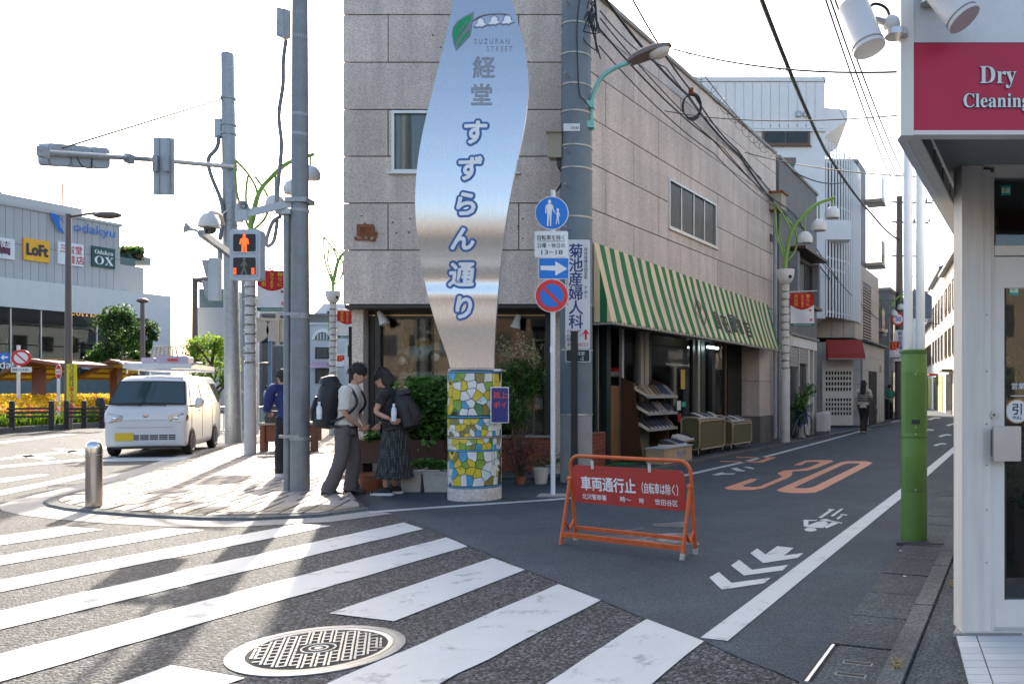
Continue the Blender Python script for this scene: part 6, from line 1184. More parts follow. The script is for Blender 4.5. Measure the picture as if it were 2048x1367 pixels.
def fence(lab, pxs, Yq, posts):
    t = thing('post_fence', lab, 'fence', P(pxs[0], 860, Yq), group='low dark fences round the flower island')
    for px in posts: c = V(P(px, 0, Yq).x, Yq, 0); MB().lathe([(.08, .1), (.078, 1.0), (.06, 1.05), (.001, 1.07)], c, 10).build('post', 'fence_dark', t)
    for y in (817, 825, 833): MB().tube([P(pxs[0], y, Yq - .1), P(pxs[1], y - 1, Yq - .1)], .035, 6).build('rail', 'fence_dark', t)
fence('low dark rail fence by the round no stopping sign', (14, 101), 27.3, (24, 103)); fence('low dark rail fence running behind the white van', (136, 214), 28.6, (133, 168, 204))
mat('shelter_brown', (.19, .07, .045), .6, var=.15); mat('skylight', (.55, .42, .12), .5)
for lab, px, Yq, wd in (('brown bus shelter with pitched slatted roof behind the lilies', 78, 33, 2.4), ('brown bus shelter roof behind the white van', 232, 36, 2.2)):
    c = V(P(px, 0, Yq).x, Yq, 0); t = thing('bus_shelter', lab, 'bus shelter', c, group='brown bus shelters'); zr = P(0, 740, Yq).z; MB().box(c.x - .16, c.x + .16, Yq - .16, Yq + .16, 0, zr + .2).build('pillar', 'shelter_brown', t)
    MB().prism([c + V(-wd * .42, -1.2, zr - .35), c + V(.55, -1.2, zr + .42), c + V(wd * .7, -1.2, zr + .25), c + V(wd * .7, -1.2, zr + .12), c + V(.55, -1.2, zr + .3), c + V(-wd * .42, -1.2, zr - .42)][::-1], V(0, 3, 0)).build('roof', 'shelter_brown', t)
    for i in range(4): q = c + V(-wd * .3 + i * .42, -.9 + .0, zr - .30 + i * .205); MB().obox(q, V(.26, 0, .125), V(0, 2.4, 0), V(.004, 0, -.008)).build('skylight', 'skylight', t)
sg1 = thing('no_stopping_sign', 'round red and white no stopping sign with blue arrow and bus plate', 'traffic sign', G(37, 857)); q = G(37, 857); MB().cyl(q, q + Z * P(0, 690, q.y).z, .055, seg=12).build('post', 'white_paint', sg1); c = P(42, 715, q.y - .08); rr_ = 20 * q.y / F
def dsc(c, rx, rz, m, nm, par, d=.01): return MB().prism([c + X * rx * math.cos(i * .1745) + Z * rz * math.sin(i * .1745) for i in range(36)], Yv * d).build(nm, m, par)
dsc(c, rr_, rr_ * .8, 'sign_red', 'disc', sg1); dsc(c - Yv * .004, rr_ * .7, rr_ * .56, 'sign_white', 'disc_face', sg1, .003); d1, d2 = V(.707, 0, -.6).normalized(), V(.6, 0, .707).normalized(); MB().poly([c - Yv * .006 + d1 * i * rr_ * .66 + d2 * j * .03 for i, j in ((-1, -1), (1, -1), (1, 1), (-1, 1))]).build('bar', 'sign_red', sg1)
a = P(22, 744, q.y - .06); w_ = 41 * q.y / F; MB().obox(a, X * w_, Z * .19, Yv * .01).build('plate', 'sign_white', sg1); o = MB(); text(o, '路線バスを除く', a + V(w_ / 2, -.003, .05), X, Z, .11, .01, fit=w_ * .85); o.build('lettering', 'sign_black', sg1)
a = P(0, 723, q.y - .07); MB().obox(a, X * 20 * q.y / F, Z * .32, Yv * .01).build('arrow_plate', 'sign_blue', sg1); MB().poly([a + V(x * .32, -.003, z * .32) for x, z in ((.06, .5), (.45, .85), (.45, .62), (.92, .62), (.92, .4), (.45, .4), (.45, .15))][::-1]).build('arrow', 'sign_white', sg1)
sg2 = thing('bus_stop_sign', 'narrow red sign edge on, on a white post with orange reflector', 'traffic sign', G(117, 858)); q = G(117, 858); MB().cyl(q, q + Z * P(0, 758, q.y).z, .05, seg=12).build('post', 'white_paint', sg2); c = P(117, 743, q.y - .07); dsc(c, .115, .27, 'sign_white', 'disc_edge', sg2); dsc(c - Yv * .003, .10, .25, 'sign_red', 'disc', sg2, .002); MB().box(c.x - .08, c.x + .08, c.y - .008, c.y - .004, c.z - .09, c.z + .09).build('disc_band', 'sign_white', sg2); o = MB(); text(o, '徐行', c + V(0, -.010, -.05), X, Z, .1, .02, fit=.13); o.build('lettering', 'sign_red', sg2)
c = P(115, 803, q.y - .08); MB().prism([c + V(.16 * math.cos(a_), 0, .13 * math.sin(a_)) for a_ in [2.4 + i * .35 for i in range(10)]], Yv * .01).build('reflector', 'orange_sign', sg2)
mat('yellow_sheet', (.80, .62, .02), .7, var=.05)
yb_ = thing('yellow_banner', 'tall yellow notice with black and red lettering tied to the brown lamp post', 'banner', P(145, 860, 29.5)); a = P(133, 806, 29.5); b = P(153.5, 727.5, 29.5); MB().obox(a, X * (b.x - a.x), Z * (b.z - a.z), Yv * .02).build('sheet', 'yellow_sheet', yb_); w_ = b.x - a.x; s = w_ * .46; o = MB(); text(o, 'バス以外は', V(a.x + w_ / 2, a.y - .004, b.z - .16), X, Z, s * 1.15, .015, vertical=True, pitch=.82); o.build('lettering', 'sign_black', yb_); o = MB(); text(o, '進入できません', V(a.x + w_ / 2, a.y - .004, b.z - .16 - 5 * s * .95), X, Z, s * .95, .03, vertical=True, pitch=.93); o.build('red_lettering', 'sign_red', yb_); MB().cyl(V(a.x + .05, a.y + .05, 0), V(a.x + .05, a.y + .05, b.z), .03, seg=6).build('stake', 'fence_dark', yb_)
o = MB(); text(o, '北沢警察署', V(a.x + w_ / 2, a.y - .004, a.z + .04), X, Z, .08, .0, fit=w_ * .8); o.build('footer', 'sign_black', yb_)
mat('post_brown', (.12, .095, .09), .5, var=.08)
for lab, px, yt, Yq, arm in (('tall brown street lamp with flat head behind the yellow notice', 137, 428, 30, (240, 430)), ('short brown lamp with mushroom head before the department store', 285, 605, 40, None), ('brown street lamp beside the tall signal pole', 390, 556, 32, (440, 560))):
    c = V(P(px, 0, Yq).x, Yq, 0); zt = P(0, yt, Yq).z; t = thing('brown_lamp', lab, 'street lamp', c, group='brown lamps around the station road'); MB().tube([c, V(P(px + (8 if px == 137 else 0), 0, Yq).x * 0 + c.x, Yq, zt)], [.13, .09], 12).build('pole', 'post_brown', t)
    if arm: e = P(arm[0], arm[1], Yq); MB().tube(bez([V(c.x, Yq, zt - .1), V(c.x, Yq, zt).lerp(e, .5) + Z * .05, e - X * .9], 4), .045, 8).build('arm', 'post_brown', t); MB().ell(e - X * .45, .52, .2, .13, 16, 8).build('head', 'lamp_brown', t)
    else: MB().ell(V(c.x, Yq, zt + .1), .26, .26, .12, 14, 6).build('head', 'lamp_brown', t)
# trees
def tree(lab, base, H, cr, cz, lf, n, mats_, seed, blobs):
    r = random.Random(seed); t = thing('street_tree', lab, 'tree', base); tk = MB(); tk.tube(bez([base, base + V(.05, 0, H * .25), base + V(-.08, .05, H * .5), base + V(.05, 0, H * .75)], 4), [.13 - .008 * i for i in range(13)], 8)
    for i in range(7): a = i * .9; s = base + Z * H * (.28 + .06 * i); tk.tube([s, s + V(math.cos(a) * cr * .4, math.sin(a) * cr * .4, H * .12), s + V(math.cos(a) * cr * .75, math.sin(a) * cr * .75, H * .2)], [.05, .03, .012], 6)
    tk.build('trunk', 'twig', t); mb = MB(); pts = []
    for i in range(n):
        bx, by, bz, br_ = blobs[r.randrange(len(blobs))]; d = Vector((r.gauss(0, 1), r.gauss(0, 1), r.gauss(0, 1))).normalized() * br_ * (r.random() ** .4); p = base + V(bx, by, bz) + d; pts.append(p)
    leaves(mb, pts, lf, r, mats=[MATS[k] for k in mats_], up=.6); mb.build('crown', None, t)
r7 = random.Random(4); tb_ = V(P(236, 0, 44).x, 44, 0)
tree('dense dark green tree before the department store glass', tb_, 6.5, 1.6, 4, .16, 9000, ('leaf_dark', 'leaf_dark', 'leaf_mid'), 4, [(P(px, 0, 44).x - tb_.x, r7.uniform(-.6, .6), P(0, py, 44).z, rr) for px, py, rr in ((235, 632, .55), (222, 645, .5), (250, 628, .6), (262, 640, .45), (245, 660, .7), (272, 660, .5), (288, 655, .45), (225, 672, .55), (250, 690, .65), (272, 685, .5), (292, 690, .3), (215, 700, .5), (200, 715, .45), (190, 722, .25), (232, 712, .5), (262, 716, .4), (296, 672, .25), (212, 660, .35), (280, 710, .3))])
tb2 = V(P(425, 0, 30).x, 30, 0); tree('airy light green sunlit tree beside the tall signal pole', tb2, 3.9, 1.1, 2.4, .11, 6500, ('leaf_light', 'leaf_lime', 'leaf_mid'), 8, [(P(px, 0, 30).x - tb2.x, r7.uniform(-.7, .7), P(0, py, 30).z, rr) for px, py, rr in ((400, 700, .4), (425, 690, .45), (445, 700, .4), (385, 720, .25), (410, 725, .5), (440, 730, .5), (425, 755, .5), (400, 760, .35), (450, 760, .35), (415, 785, .3), (440, 790, .25), (395, 690, .3), (455, 690, .3))])
# buildings closing the sunlit street
mat('taupe', (.20, .18, .165), .8, var=.06); mat('pale_blue_wall', (.42, .45, .50), .7, var=.06); mat('arch_wall', (.52, .54, .57), .6, var=.05); mat('mauve', (.45, .30, .38), .7); mat('blue_pole', (.12, .20, .30), .5)
def fbox(name, lab, x0, x1, yt, Yq, d, m, wins=(), cat='building'):
    a, b = P(x0, 0, Yq).x, P(x1, 0, Yq).x; t = thing(name, lab, cat, V((a + b) / 2, Yq, 0)); zt = P(0, yt, Yq).z; MB().box(a, b, Yq, Yq + d, 0, zt).build('wall', m, t); MB().box(a - .1, b + .1, Yq - .1, Yq + d, zt + .003, zt + .2).build('roof', m, t)
    for (p, q, r, s, k) in wins: window(t, V(0, Yq - .05, 0), X, -Yv, P(p, 0, Yq).x, P(q, 0, Yq).x, P(0, s, Yq).z, P(0, r, Yq).z, k, .07, 'dark_frame', 'dusk_glass', None, .05)
    return t
fbox('brown_block', 'plain taupe apartment block behind the steel poles', 470, 712, 632, 66, 12, 'taupe', [(518, 545, 668, 684, 2), (585, 600, 668, 690, 1), (690, 706, 660, 690, 1), (690, 706, 700, 722, 1), (690, 706, 740, 760, 1)])
t = fbox('balcony_block', 'pale apartment block with dark balconies behind the light green tree', 414, 470, 640, 70, 10, 'pale_blue_wall', [(424, 440, 640, 655, 2), (424, 446, 668, 682, 2)]); MB().box(P(414, 0, 69).x, P(456, 0, 69).x, 68.6, 69.9, P(0, 662, 69).z, P(0, 655, 69).z).build('balcony', 'arch_wall', t)
t = fbox('arched_house', 'white building with tall arched window at the end of the sunlit street', 620, 690, 650, 62, 8, 'arch_wall', [(631, 662, 694, 716, 5), (631, 662, 737, 765, 4)]); yq = 62; c = V(P(646, 0, yq).x, yq - .08, P(0, 679, yq).z); rr_ = 15 * yq / F; MB().prism([c + X * (rr_ + .25) * math.cos(a_) + Z * (rr_ + .25) * math.sin(a_) for a_ in [i * math.pi / 16 for i in range(17)]], Yv * .06).build('arch_trim', 'white_wall', t); MB().prism([c - Yv * .04 + X * rr_ * math.cos(a_) + Z * rr_ * math.sin(a_) for a_ in [i * math.pi / 16 for i in range(17)]], Yv * .03).build('arch_window', 'dusk_glass', t)
for i in range(4): x = c.x - rr_ * .6 + i * rr_ * .4; MB().box(x - .05, x + .05, c.y - .07, c.y - .045, c.z, c.z + rr_ * .85).build('arch_bar', 'arch_wall', t)
MB().prism([P(618, 735, 61), P(655, 735, 61), P(650, 723, 61.8), P(625, 723, 61.8)], V(0, .3, 0)).build('shop_awning', 'mauve', t)
t = fbox('gabled_house', 'white house with a steep gable rising behind the arched building', 612, 690, 660, 70, 8, 'white_wall', [(630, 640, 630, 650, 1), (655, 668, 622, 642, 2)]); MB().prism([P(605, 652, 70), P(690, 652, 70), P(690, 608, 70), P(648, 606, 70)], V(0, 8, 0)).build('gable', 'white_wall', t)
fbox('blue_shop_house', 'pale blue shop house beside the granite wall in the sunlit street', 690, 740, 672, 58, 6, 'pale_blue_wall', [(696, 708, 690, 712, 2), (715, 728, 690, 712, 2)])
up2 = thing('blue_utility_pole', 'slender blue painted pole with a lamp in the sunlit street', 'pole', G(540, 838)); q = G(540, 838); MB().cyl(q, V(q.x, q.y, P(0, 652, q.y).z), .09, seg=10).build('shaft', 'blue_pole', up2); MB().ell(P(530, 727, q.y), .35, .2, .08, 12, 6).build('lamp_head', 'lamp_brown', up2); MB().box(P(540, 0, q.y).x, P(547, 0, q.y).x, q.y - .2, q.y + .1, P(0, 682, q.y).z, P(0, 672, q.y).z).build('meter', 'signal_grey', up2); MB().tube([P(540, 691, q.y), P(588, 691, q.y)], .05, 6).build('crossarm', 'galv', up2)
# unseen buildings added behind the camera to bounce sun and show in reflections
mat('bounce_beige', (.30, .24, .18), .75, var=.08); mat('bounce_brown', (.17, .11, .08), .75, var=.1)
for x0, x1, y0, H, m, lab in ((-40, -18, -38, 8, 'bounce_beige', 'unseen beige block added for bounced light on the near side of crossing'), (-16, -2, -35, 7, 'bounce_brown', 'unseen brown block added for warm reflections on the near side of crossing'), (-1, 12, -36, 8, 'bounce_beige', 'unseen plain block added for bounced light on the near side of crossing'), (14, 32, -34, 8, 'bounce_beige', 'unseen beige corner block added for reflections on the near side of crossing')):
    t = thing('bounce_building', lab, 'building', V((x0 + x1) / 2, y0, 0)); MB().box(x0, x1, y0 - 8, y0, 0, H).build('wall', m, t)
    for r in range(int(H // 3.2)):
        for c in range(int((x1 - x0) // 2.4)): MB().box(x0 + .6 + c * 2.4, x0 + 2.0 + c * 2.4, y0 + .002, y0 + .05, 1 + r * 3.2, 2.6 + r * 3.2).build('window', 'dusk_glass', t)
# ---------------------------------------------------------------- people
from mathutils import noise
mat('skin', (.52, .30, .21), .55, var=.06); mat('hair', (.015, .012, .011), .6, var=.3, scale=60, bump=.8, bscale=90); mat('shirt_cream', (.60, .58, .52), .85, var=.08, scale=9, bump=.2, bscale=30); mat('trouser_grey', (.115, .10, .10), .85, var=.12, scale=7); mat('black_cloth', (.014, .014, .016), .8, var=.25, scale=7); mat('shoe_black', (.018, .016, .016), .3); mat('shoe_white', (.66, .66, .66), .6); mat('blue_jacket', (.012, .024, .13), .7, var=.15, scale=8); mat('bag_black', (.016, .017, .02), .6, var=.3, scale=10); mat('bottle_clear', (.6, .7, .78), .15); mat('stripe_cream', (.55, .50, .43), .8); mat('bag_slate', (.04, .05, .065), .6)
def dotted():
    m = mat('skirt_dots', (.03, .036, .036), .85, var=0); t = m.node_tree; n = t.nodes; L = t.links.new; b = n['Principled BSDF']; g = n.new('ShaderNodeTexCoord'); v = n.new('ShaderNodeTexVoronoi'); v.inputs['Scale'].default_value = 42; v.inputs['Randomness'].default_value = .1; L(g.outputs['Object'], v.inputs[0]); r = n.new('ShaderNodeMapRange'); r.inputs[1].default_value = .34; r.inputs[2].default_value = .28; L(v.outputs[0], r.inputs[0]); x = n.new('ShaderNodeMix'); x.data_type = 'RGBA'; x.inputs[6].default_value = (.02, .024, .025, 1); x.inputs[7].default_value = (.13, .15, .145, 1); L(r.outputs[0], x.inputs[0]); L(x.outputs[2], b.inputs['Base Color'])
dotted(); SKIN = []
def loft(mb, secs, seg=18, caps=True, wob=0.0, rr=None):
    """secs: (centre, u, v) where u and v are half-axis vectors"""
    k = len(mb.v); old = mb.smooth; mb.smooth = True
    for i, (c, u, v) in enumerate(secs):
        c, u, v = Vector(c), Vector(u), Vector(v)
        for j in range(seg):
            a = 2 * math.pi * j / seg; q = c + (u * math.cos(a) + v * math.sin(a)); f = 1 + (wob * (2.2 * noise.noise(q * Vector((9, 9, 16))) + 1.6 * noise.noise(q * 31)) if wob else 0); mb.v.append(c + (q - c) * f)
    for i in range(len(secs) - 1):
        for j in range(seg): j2 = (j + 1) % seg; mb.face((k + i * seg + j, k + i * seg + j2, k + (i + 1) * seg + j2, k + (i + 1) * seg + j))
    if caps: mb.face([k + j for j in reversed(range(seg))]); mb.face([k + (len(secs) - 1) * seg + j for j in range(seg)])
    mb.smooth = old; return mb
def limb(mb, pts, rs, seg=12, wob=.0, n=5):
    q = bez(pts, n); m = len(q); out = []
    for i, p in enumerate(q):
        t = i / (m - 1) * (len(rs) - 1); a = min(int(t), len(rs) - 2); r = rs[a] + (rs[a + 1] - rs[a]) * (t - a); d = (q[min(i + 1, m - 1)] - q[max(i - 1, 0)]).normalized(); u = d.orthogonal().normalized() if abs(d.x) > .99 else (Vector((1, 0, 0)) - d * d.x).normalized(); v = d.cross(u); out.append((p, u * r, v * r))
    return loft(mb, out, seg, True, wob)
def hand(mb, wrist, elbow, inward, curl=.5, s=1.0):
    """palm and five bent fingers beyond the wrist"""
    d = (wrist - elbow).normalized(); w_ = (inward - d * inward.dot(d)).normalized(); side = d.cross(w_); L_ = .085 * s
    loft(mb, [(wrist, side * .024, w_ * .018), (wrist + d * L_ * .4, side * .038, w_ * .016), (wrist + d * L_, side * .040, w_ * .013)], 10)
    for i, (o, ln) in enumerate(((-.03, .062), (-.010, .074), (.011, .070), (.031, .055))):
        a = wrist + d * L_ * .95 + side * o; b = a + (d * math.cos(curl) + w_ * math.sin(curl)) * ln * .55; c = b + (d * math.cos(curl * 2.2) + w_ * math.sin(curl * 2.2)) * ln * .5; mb.tube([a, b, c], [.0092, .0085, .007], 7)
    a = wrist + d * L_ * .3 - side * .032; b = a + (d * .6 - side * .7 + w_ * .4).normalized() * .035; mb.tube([a, b, b + (d * .8 + w_ * .5).normalized() * .03], [.011, .010, .008], 7)
def person(lab, base, rz, J, top, bottom, shoe, hairl='short', sleeve=.55, skirt=None, group=None, cap=None, sole=None, hs=1.0):
    t = thing('person', lab, 'person', base, rz, group); J = {k: Vector(v) for k, v in J.items()}; B = lambda mb, n, m, p=t: mb.build(n, m, p, local=True)
    # continuous body grown on the skeleton
    keys = ['pelvis', 'chest', 'neck', 'nk2', 'shL', 'elL', 'haL', 'shR', 'elR', 'haR', 'hipL', 'knL', 'anL', 'hipR', 'knR', 'anR']; J['nk2'] = J['neck'].lerp(J['head'], .6)
    rad = dict(pelvis=.11, chest=.115, neck=.055, nk2=.052, shL=.05, elL=.037, haL=.026, shR=.05, elR=.037, haR=.026, hipL=.075, knL=.055, anL=.036, hipR=.075, knR=.055, anR=.036)
    E = [('pelvis', 'chest'), ('chest', 'neck'), ('neck', 'nk2'), ('chest', 'shL'), ('shL', 'elL'), ('elL', 'haL'), ('chest', 'shR'), ('shR', 'elR'), ('elR', 'haR'), ('pelvis', 'hipL'), ('hipL', 'knL'), ('knL', 'anL'), ('pelvis', 'hipR'), ('hipR', 'knR'), ('knR', 'anR')]
    me = bpy.data.meshes.new('body'); me.from_pydata([tuple(J[k]) for k in keys], [(keys.index(a), keys.index(b)) for a, b in E], []); me.materials.append(MATS['skin']); o = bpy.data.objects.new('body', me); COL.objects.link(o); o.parent = t
    sk = o.modifiers.new('skin', 'SKIN'); ly_ = me.skin_vertices[0].data if me.skin_vertices else None
    if ly_ is None: bm = bmesh.new(); bm.from_mesh(me); bm.verts.layers.skin.verify(); bm.to_mesh(me); bm.free(); ly_ = me.skin_vertices[0].data
    for i, k in enumerate(keys): ly_[i].radius = (rad[k], rad[k]); ly_[i].use_root = (k == 'pelvis')
    o.modifiers.new('sub', 'SUBSURF').levels = 1; o.modifiers['sub'].render_levels = 1
    ex = MB(); h = J['head']; fd = Vector(J.get('face', (1, 0, -.1))).normalized(); sd_ = Z.cross(fd).normalized(); ud = fd.cross(sd_); ax = Matrix((fd, sd_, ud)).transposed()
    ex.ell(h, .098, .078, .118, 18, 14, ax); ex.ell(h + fd * .028 - ud * .055, .07, .06, .07, 14, 10, ax); ex.ell(h + fd * .100 - ud * .018, .018, .014, .026, 8, 6, ax)
    for s in (-1, 1): ex.ell(h + sd_ * s * .078 - fd * .005 - ud * .01, .022, .010, .032, 8, 6, ax)
    for s, el in (('L', 1), ('R', -1)): hand(ex, J['ha' + s], J['el' + s], Vector(J.get('in' + s, (.3, -el, -.2))), .6, hs)
    SKIN.append((o, ex))
    fc = MB()
    for s in (-1, 1): fc.ell(h + fd * .088 + sd_ * s * .032 + ud * .004, .009, .013, .006, 8, 6, ax); fc.ell(h + fd * .089 + sd_ * s * .033 + ud * .026, .008, .020, .004, 8, 6, ax)
    fc.ell(h + fd * .090 - ud * .060, .008, .022, .005, 8, 6, ax); B(fc, 'face_details', 'hair', o)
    hm = MB(); hm.grid(lambda u, v: h + ax @ Vector((-.012 + .108 * math.cos(u * 6.2832) * math.sin(v * 1.75) * 1.0, .088 * math.sin(u * 6.2832) * math.sin(v * 1.75), .012 + .124 * math.cos(v * 1.75))) + Vector((0, 0, .004 * math.sin(u * 60) * v)), 30, 10)
    if hairl == 'long': loft(hm, [(h + ud * .03 - fd * .02, fd * .09, sd_ * .092), (h - ud * .08 - fd * .05, fd * .07, sd_ * .098), (h - Z * .22 - fd * .09, fd * .05, sd_ * .10), (h - Z * .36 - fd * .12, fd * .03, sd_ * .07)], 16, True, .04)
    elif hairl == 'bob': loft(hm, [(h + ud * .02 - fd * .04, fd * .085, sd_ * .092), (h - ud * .07 - fd * .05, fd * .07, sd_ * .093), (h - ud * .13 - fd * .055, fd * .05, sd_ * .075)], 16, True, .03)
    else: loft(hm, [(h + ud * .02 - fd * .04, fd * .075, sd_ * .082), (h - ud * .09 - fd * .05, fd * .045, sd_ * .062)], 14, True, .03)
    rh = random.Random(5)
    for i in range(170 if not cap else 0):
        a, e = rh.uniform(0, 6.283), rh.uniform(.05, 1.75); q = ax @ Vector((-.012 + .108 * math.cos(a) * math.sin(e), .088 * math.sin(a) * math.sin(e), .012 + .124 * math.cos(e)));
        tg = (ax @ Vector((math.cos(a) * math.cos(e), math.sin(a) * math.cos(e), -math.sin(e)))) + Vector((rh.gauss(0, .5), rh.gauss(0, .5), rh.gauss(0, .3))); tg.normalize(); p0 = h + q * .99; hm.tube([p0, p0 + tg * .022 + q.normalized() * .007, p0 + tg * .045 + q.normalized() * .004], [.006, .004, .001], 4, False)
    B(hm, 'hair', cap or 'hair')
    # clothes
    sp_ = (J['neck'] - J['pelvis']).normalized(); fwd = Vector((1, 0, 0)); fwd = (fwd - sp_ * fwd.dot(sp_)).normalized(); lf = sp_.cross(fwd); pz, ch, nk = J['pelvis'], J['chest'], J['neck']; tm = MB()
    secs = [(pz - sp_ * .09, fwd * .135, lf * .175), (pz + sp_ * .02, fwd * .128, lf * .168), (pz.lerp(ch, .5), fwd * .118, lf * .155), (ch, fwd * .132, lf * .18), (ch.lerp(nk, .5), fwd * .118, lf * .19), (nk - sp_ * .03, fwd * .085, lf * .13), (nk + sp_ * .025, fwd * .066, lf * .068)]
    full = [];
    for i in range(len(secs) - 1):
        for k in range(7): q = k / 7; full.append(tuple(secs[i][m].lerp(secs[i + 1][m], q) for m in range(3)) if True else None)
    full.append(secs[-1]); loft(tm, full, 40, True, .03)
    for s in 'LR':
        a, b, c = J['sh' + s], J['el' + s], J['ha' + s]; st_ = ch.lerp(nk, .6).lerp(a, .55 if sleeve < 1 else .3)
        if sleeve > 1: limb(tm, [st_, a, b, b.lerp(c, .92)], [.085, .086, .062, .045], 18, .06, 9)
        elif sleeve > 0: limb(tm, [st_, a, a.lerp(b, sleeve), a.lerp(b, sleeve + .32)], [.075, .074, .068, .066], 20, .045, 9)
    B(tm, 'top', top)
    if skirt:
        sm = MB(); prof = [(.93, .15, .125), (.84, .175, .15), (.6, .20, .175), (.36, .225, .2), (skirt, .25, .225)]; q = pz
        sm.grid(lambda u, v: (lambda z, ry, rx: Vector((pz.x * (1 if v < .25 else 1 - (v - .25) * .4) - .02 + rx * math.cos(u * 6.2832) * (1 + .07 * v * math.sin(u * 6.2832 * 13)), ry * math.sin(u * 6.2832) * (1 + .07 * v * math.sin(u * 6.2832 * 13)), z)))(*[(lambda t: [prof[min(int(t), 3)][k] + (prof[min(int(t), 3) + 1][k] - prof[min(int(t), 3)][k]) * (t - min(int(t), 3)) for k in range(3)])(v * 4)][0]), 104, 14); B(sm, 'skirt', bottom)
    else:
        bm_ = MB(); loft(bm_, [(pz + sp_ * .05, fwd * .122, lf * .158), (pz - Z * .04, Vector((.13, 0, 0)), Vector((0, .172, 0))), (pz - Z * .12, Vector((.125, 0, 0)), Vector((0, .165, 0)))], 20)
        for s in 'LR':
            a, b, c = J['hip' + s], J['kn' + s], J['an' + s]; limb(bm_, [a + Z * .05, a - Z * .05, b, c - Z * .035], [.098, .102, .086, .088], 24, .05, 14)
        B(bm_, 'trousers', bottom)
    for s in 'LR':
        a = J['an' + s]; ft = Vector(J.get('ft' + s, (1, 0, 0))).normalized(); sd2 = Z.cross(ft); g = Vector((a.x, a.y, 0)); sm = MB()
        loft(sm, [(g - ft * .075 + Z * .045, Z * .04, sd2 * .030), (g - ft * .03 + Z * .055, Z * .05, sd2 * .040), (g + ft * .05 + Z * .050, Z * .044, sd2 * .043), (g + ft * .12 + Z * .036, Z * .03, sd2 * .045), (g + ft * .185 + Z * .026, Z * .018, sd2 * .03)], 14); sh = B(sm, 'shoe', shoe)
        so = MB(); so.prism([g + ft * x + sd2 * y + Z * .002 for x, y in ((-.095, -.03), (-.05, -.042), (.06, -.045), (.13, -.048), (.195, -.028), (.2, .02), (.13, .046), (.05, .044), (-.05, .04), (-.095, .028))], Z * (.022 if not sole else .032)); B(so, 'sole', sole or 'shoe_black', sh)
    return t
def backpack(lab, par_base, rz, c, w_, d, h, tilt, bottle=None, strap=None):
    t = thing('backpack', lab, 'backpack', par_base, rz); B = lambda mb, n, m, p=t: mb.build(n, m, p, local=True); c = Vector(c); R_ = Matrix.Rotation(tilt, 3, 'Y'); f = lambda x, y, z: c + R_ @ Vector((x, y, z)); ux, uy = R_ @ Vector((1, 0, 0)), Vector((0, 1, 0)); uz = R_ @ Vector((0, 0, 1))
    o = MB(); loft(o, [(f(0, 0, -h * .5), ux * d * .30, uy * w_ * .36), (f(-.01, 0, -h * .46), ux * d * .45, uy * w_ * .47), (f(-.01, 0, -h * .2), ux * d * .52, uy * w_ * .51), (f(0, 0, h * .1), ux * d * .5, uy * w_ * .5), (f(.0, 0, h * .34), ux * d * .45, uy * w_ * .46), (f(.01, 0, h * .46), ux * d * .33, uy * w_ * .36), (f(.02, 0, h * .5), ux * d * .15, uy * w_ * .2)], 22, True, .03); B(o, 'main_bag', 'bag_black')
    o = MB(); loft(o, [(f(-d * .42, 0, -h * .38), ux * d * .16, uy * w_ * .36), (f(-d * .46, 0, -h * .15), ux * d * .19, uy * w_ * .4), (f(-d * .42, 0, h * .12), ux * d * .12, uy * w_ * .34)], 16); B(o, 'front_pocket', 'bag_black')
    o = MB(); loft(o, [(f(-.02, 0, h * .40), ux * d * .46, uy * w_ * .44), (f(-.03, 0, h * .52), ux * d * .36, uy * w_ * .38), (f(-.0, 0, h * .60), ux * d * .12, uy * w_ * .2)], 16, True, .04); B(o, 'top_lid', 'bag_black')
    for s in (-1, 1): o = MB(); o.tube(bez([f(d * .42, s * .10, h * .40), f(d * .95, s * .14, h * .42), f(d * 1.36, s * .15, h * .15), f(d * 1.1, s * .18, -h * .12), f(d * .45, s * .17, -h * .34)], 6), [.016] * 25, 6); B(o, 'shoulder_strap', 'bag_black')
    o = MB(); o.tube(bez([f(d * .4, -.17, -h * .42), f(d * .9, -.19, -h * .40), f(d * 1.28, -.07, -h * .38), f(d * 1.28, .07, -h * .38), f(d * .9, .19, -h * .40), f(d * .4, .17, -h * .42)], 5), .018, 6); B(o, 'hip_belt', 'bag_black')
    if bottle:
        b = Vector(bottle); bo_ = MB(); bo_.lathe([(.001, 0), (.031, .003), (.032, .06), (.029, .08), (.032, .10), (.032, .15), (.014, .185), (.013, .205), (.001, .206)], b, 14); bt_ = B(bo_, 'water_bottle', 'bottle_clear'); B(MB().lathe([(.016, .2), (.016, .222), (.001, .223)], b, 12), 'bottle_cap', 'sign_white', bt_); B(MB().lathe([(.0325, .07), (.0325, .13)], b, 14), 'bottle_label', 'board_white', bt_)
    return t
m0 = G(690, 990); m0.z = .004
person('person in white short sleeved shirt and grey trousers with hands clasped', m0, .05, dict(pelvis=(.02, 0, .90), chest=(.06, 0, 1.17), neck=(.11, 0, 1.40), head=(.165, 0, 1.565), face=(1, .1, -.25), shL=(.07, .19, 1.33), elL=(.09, .25, 1.06), haL=(.235, .05, .885), shR=(.07, -.19, 1.33), elR=(.08, -.25, 1.06), haR=(.215, -.05, .88), inL=(.1, -1, .1), inR=(.1, 1, .1), hipL=(.02, .10, .86), knL=(.07, .11, .48), anL=(.02, .12, .09), hipR=(.01, -.10, .86), knR=(-.01, -.11, .47), anR=(-.17, -.12, .09)), 'shirt_cream', 'trouser_grey', 'shoe_black')
backpack('large black backpack worn by the person in white shirt', m0, .05, (-.21, 0, 1.17), .34, .30, .62, .16, bottle=(-.25, -.185, .98))
w0 = G(779, 989); w0.z = .004
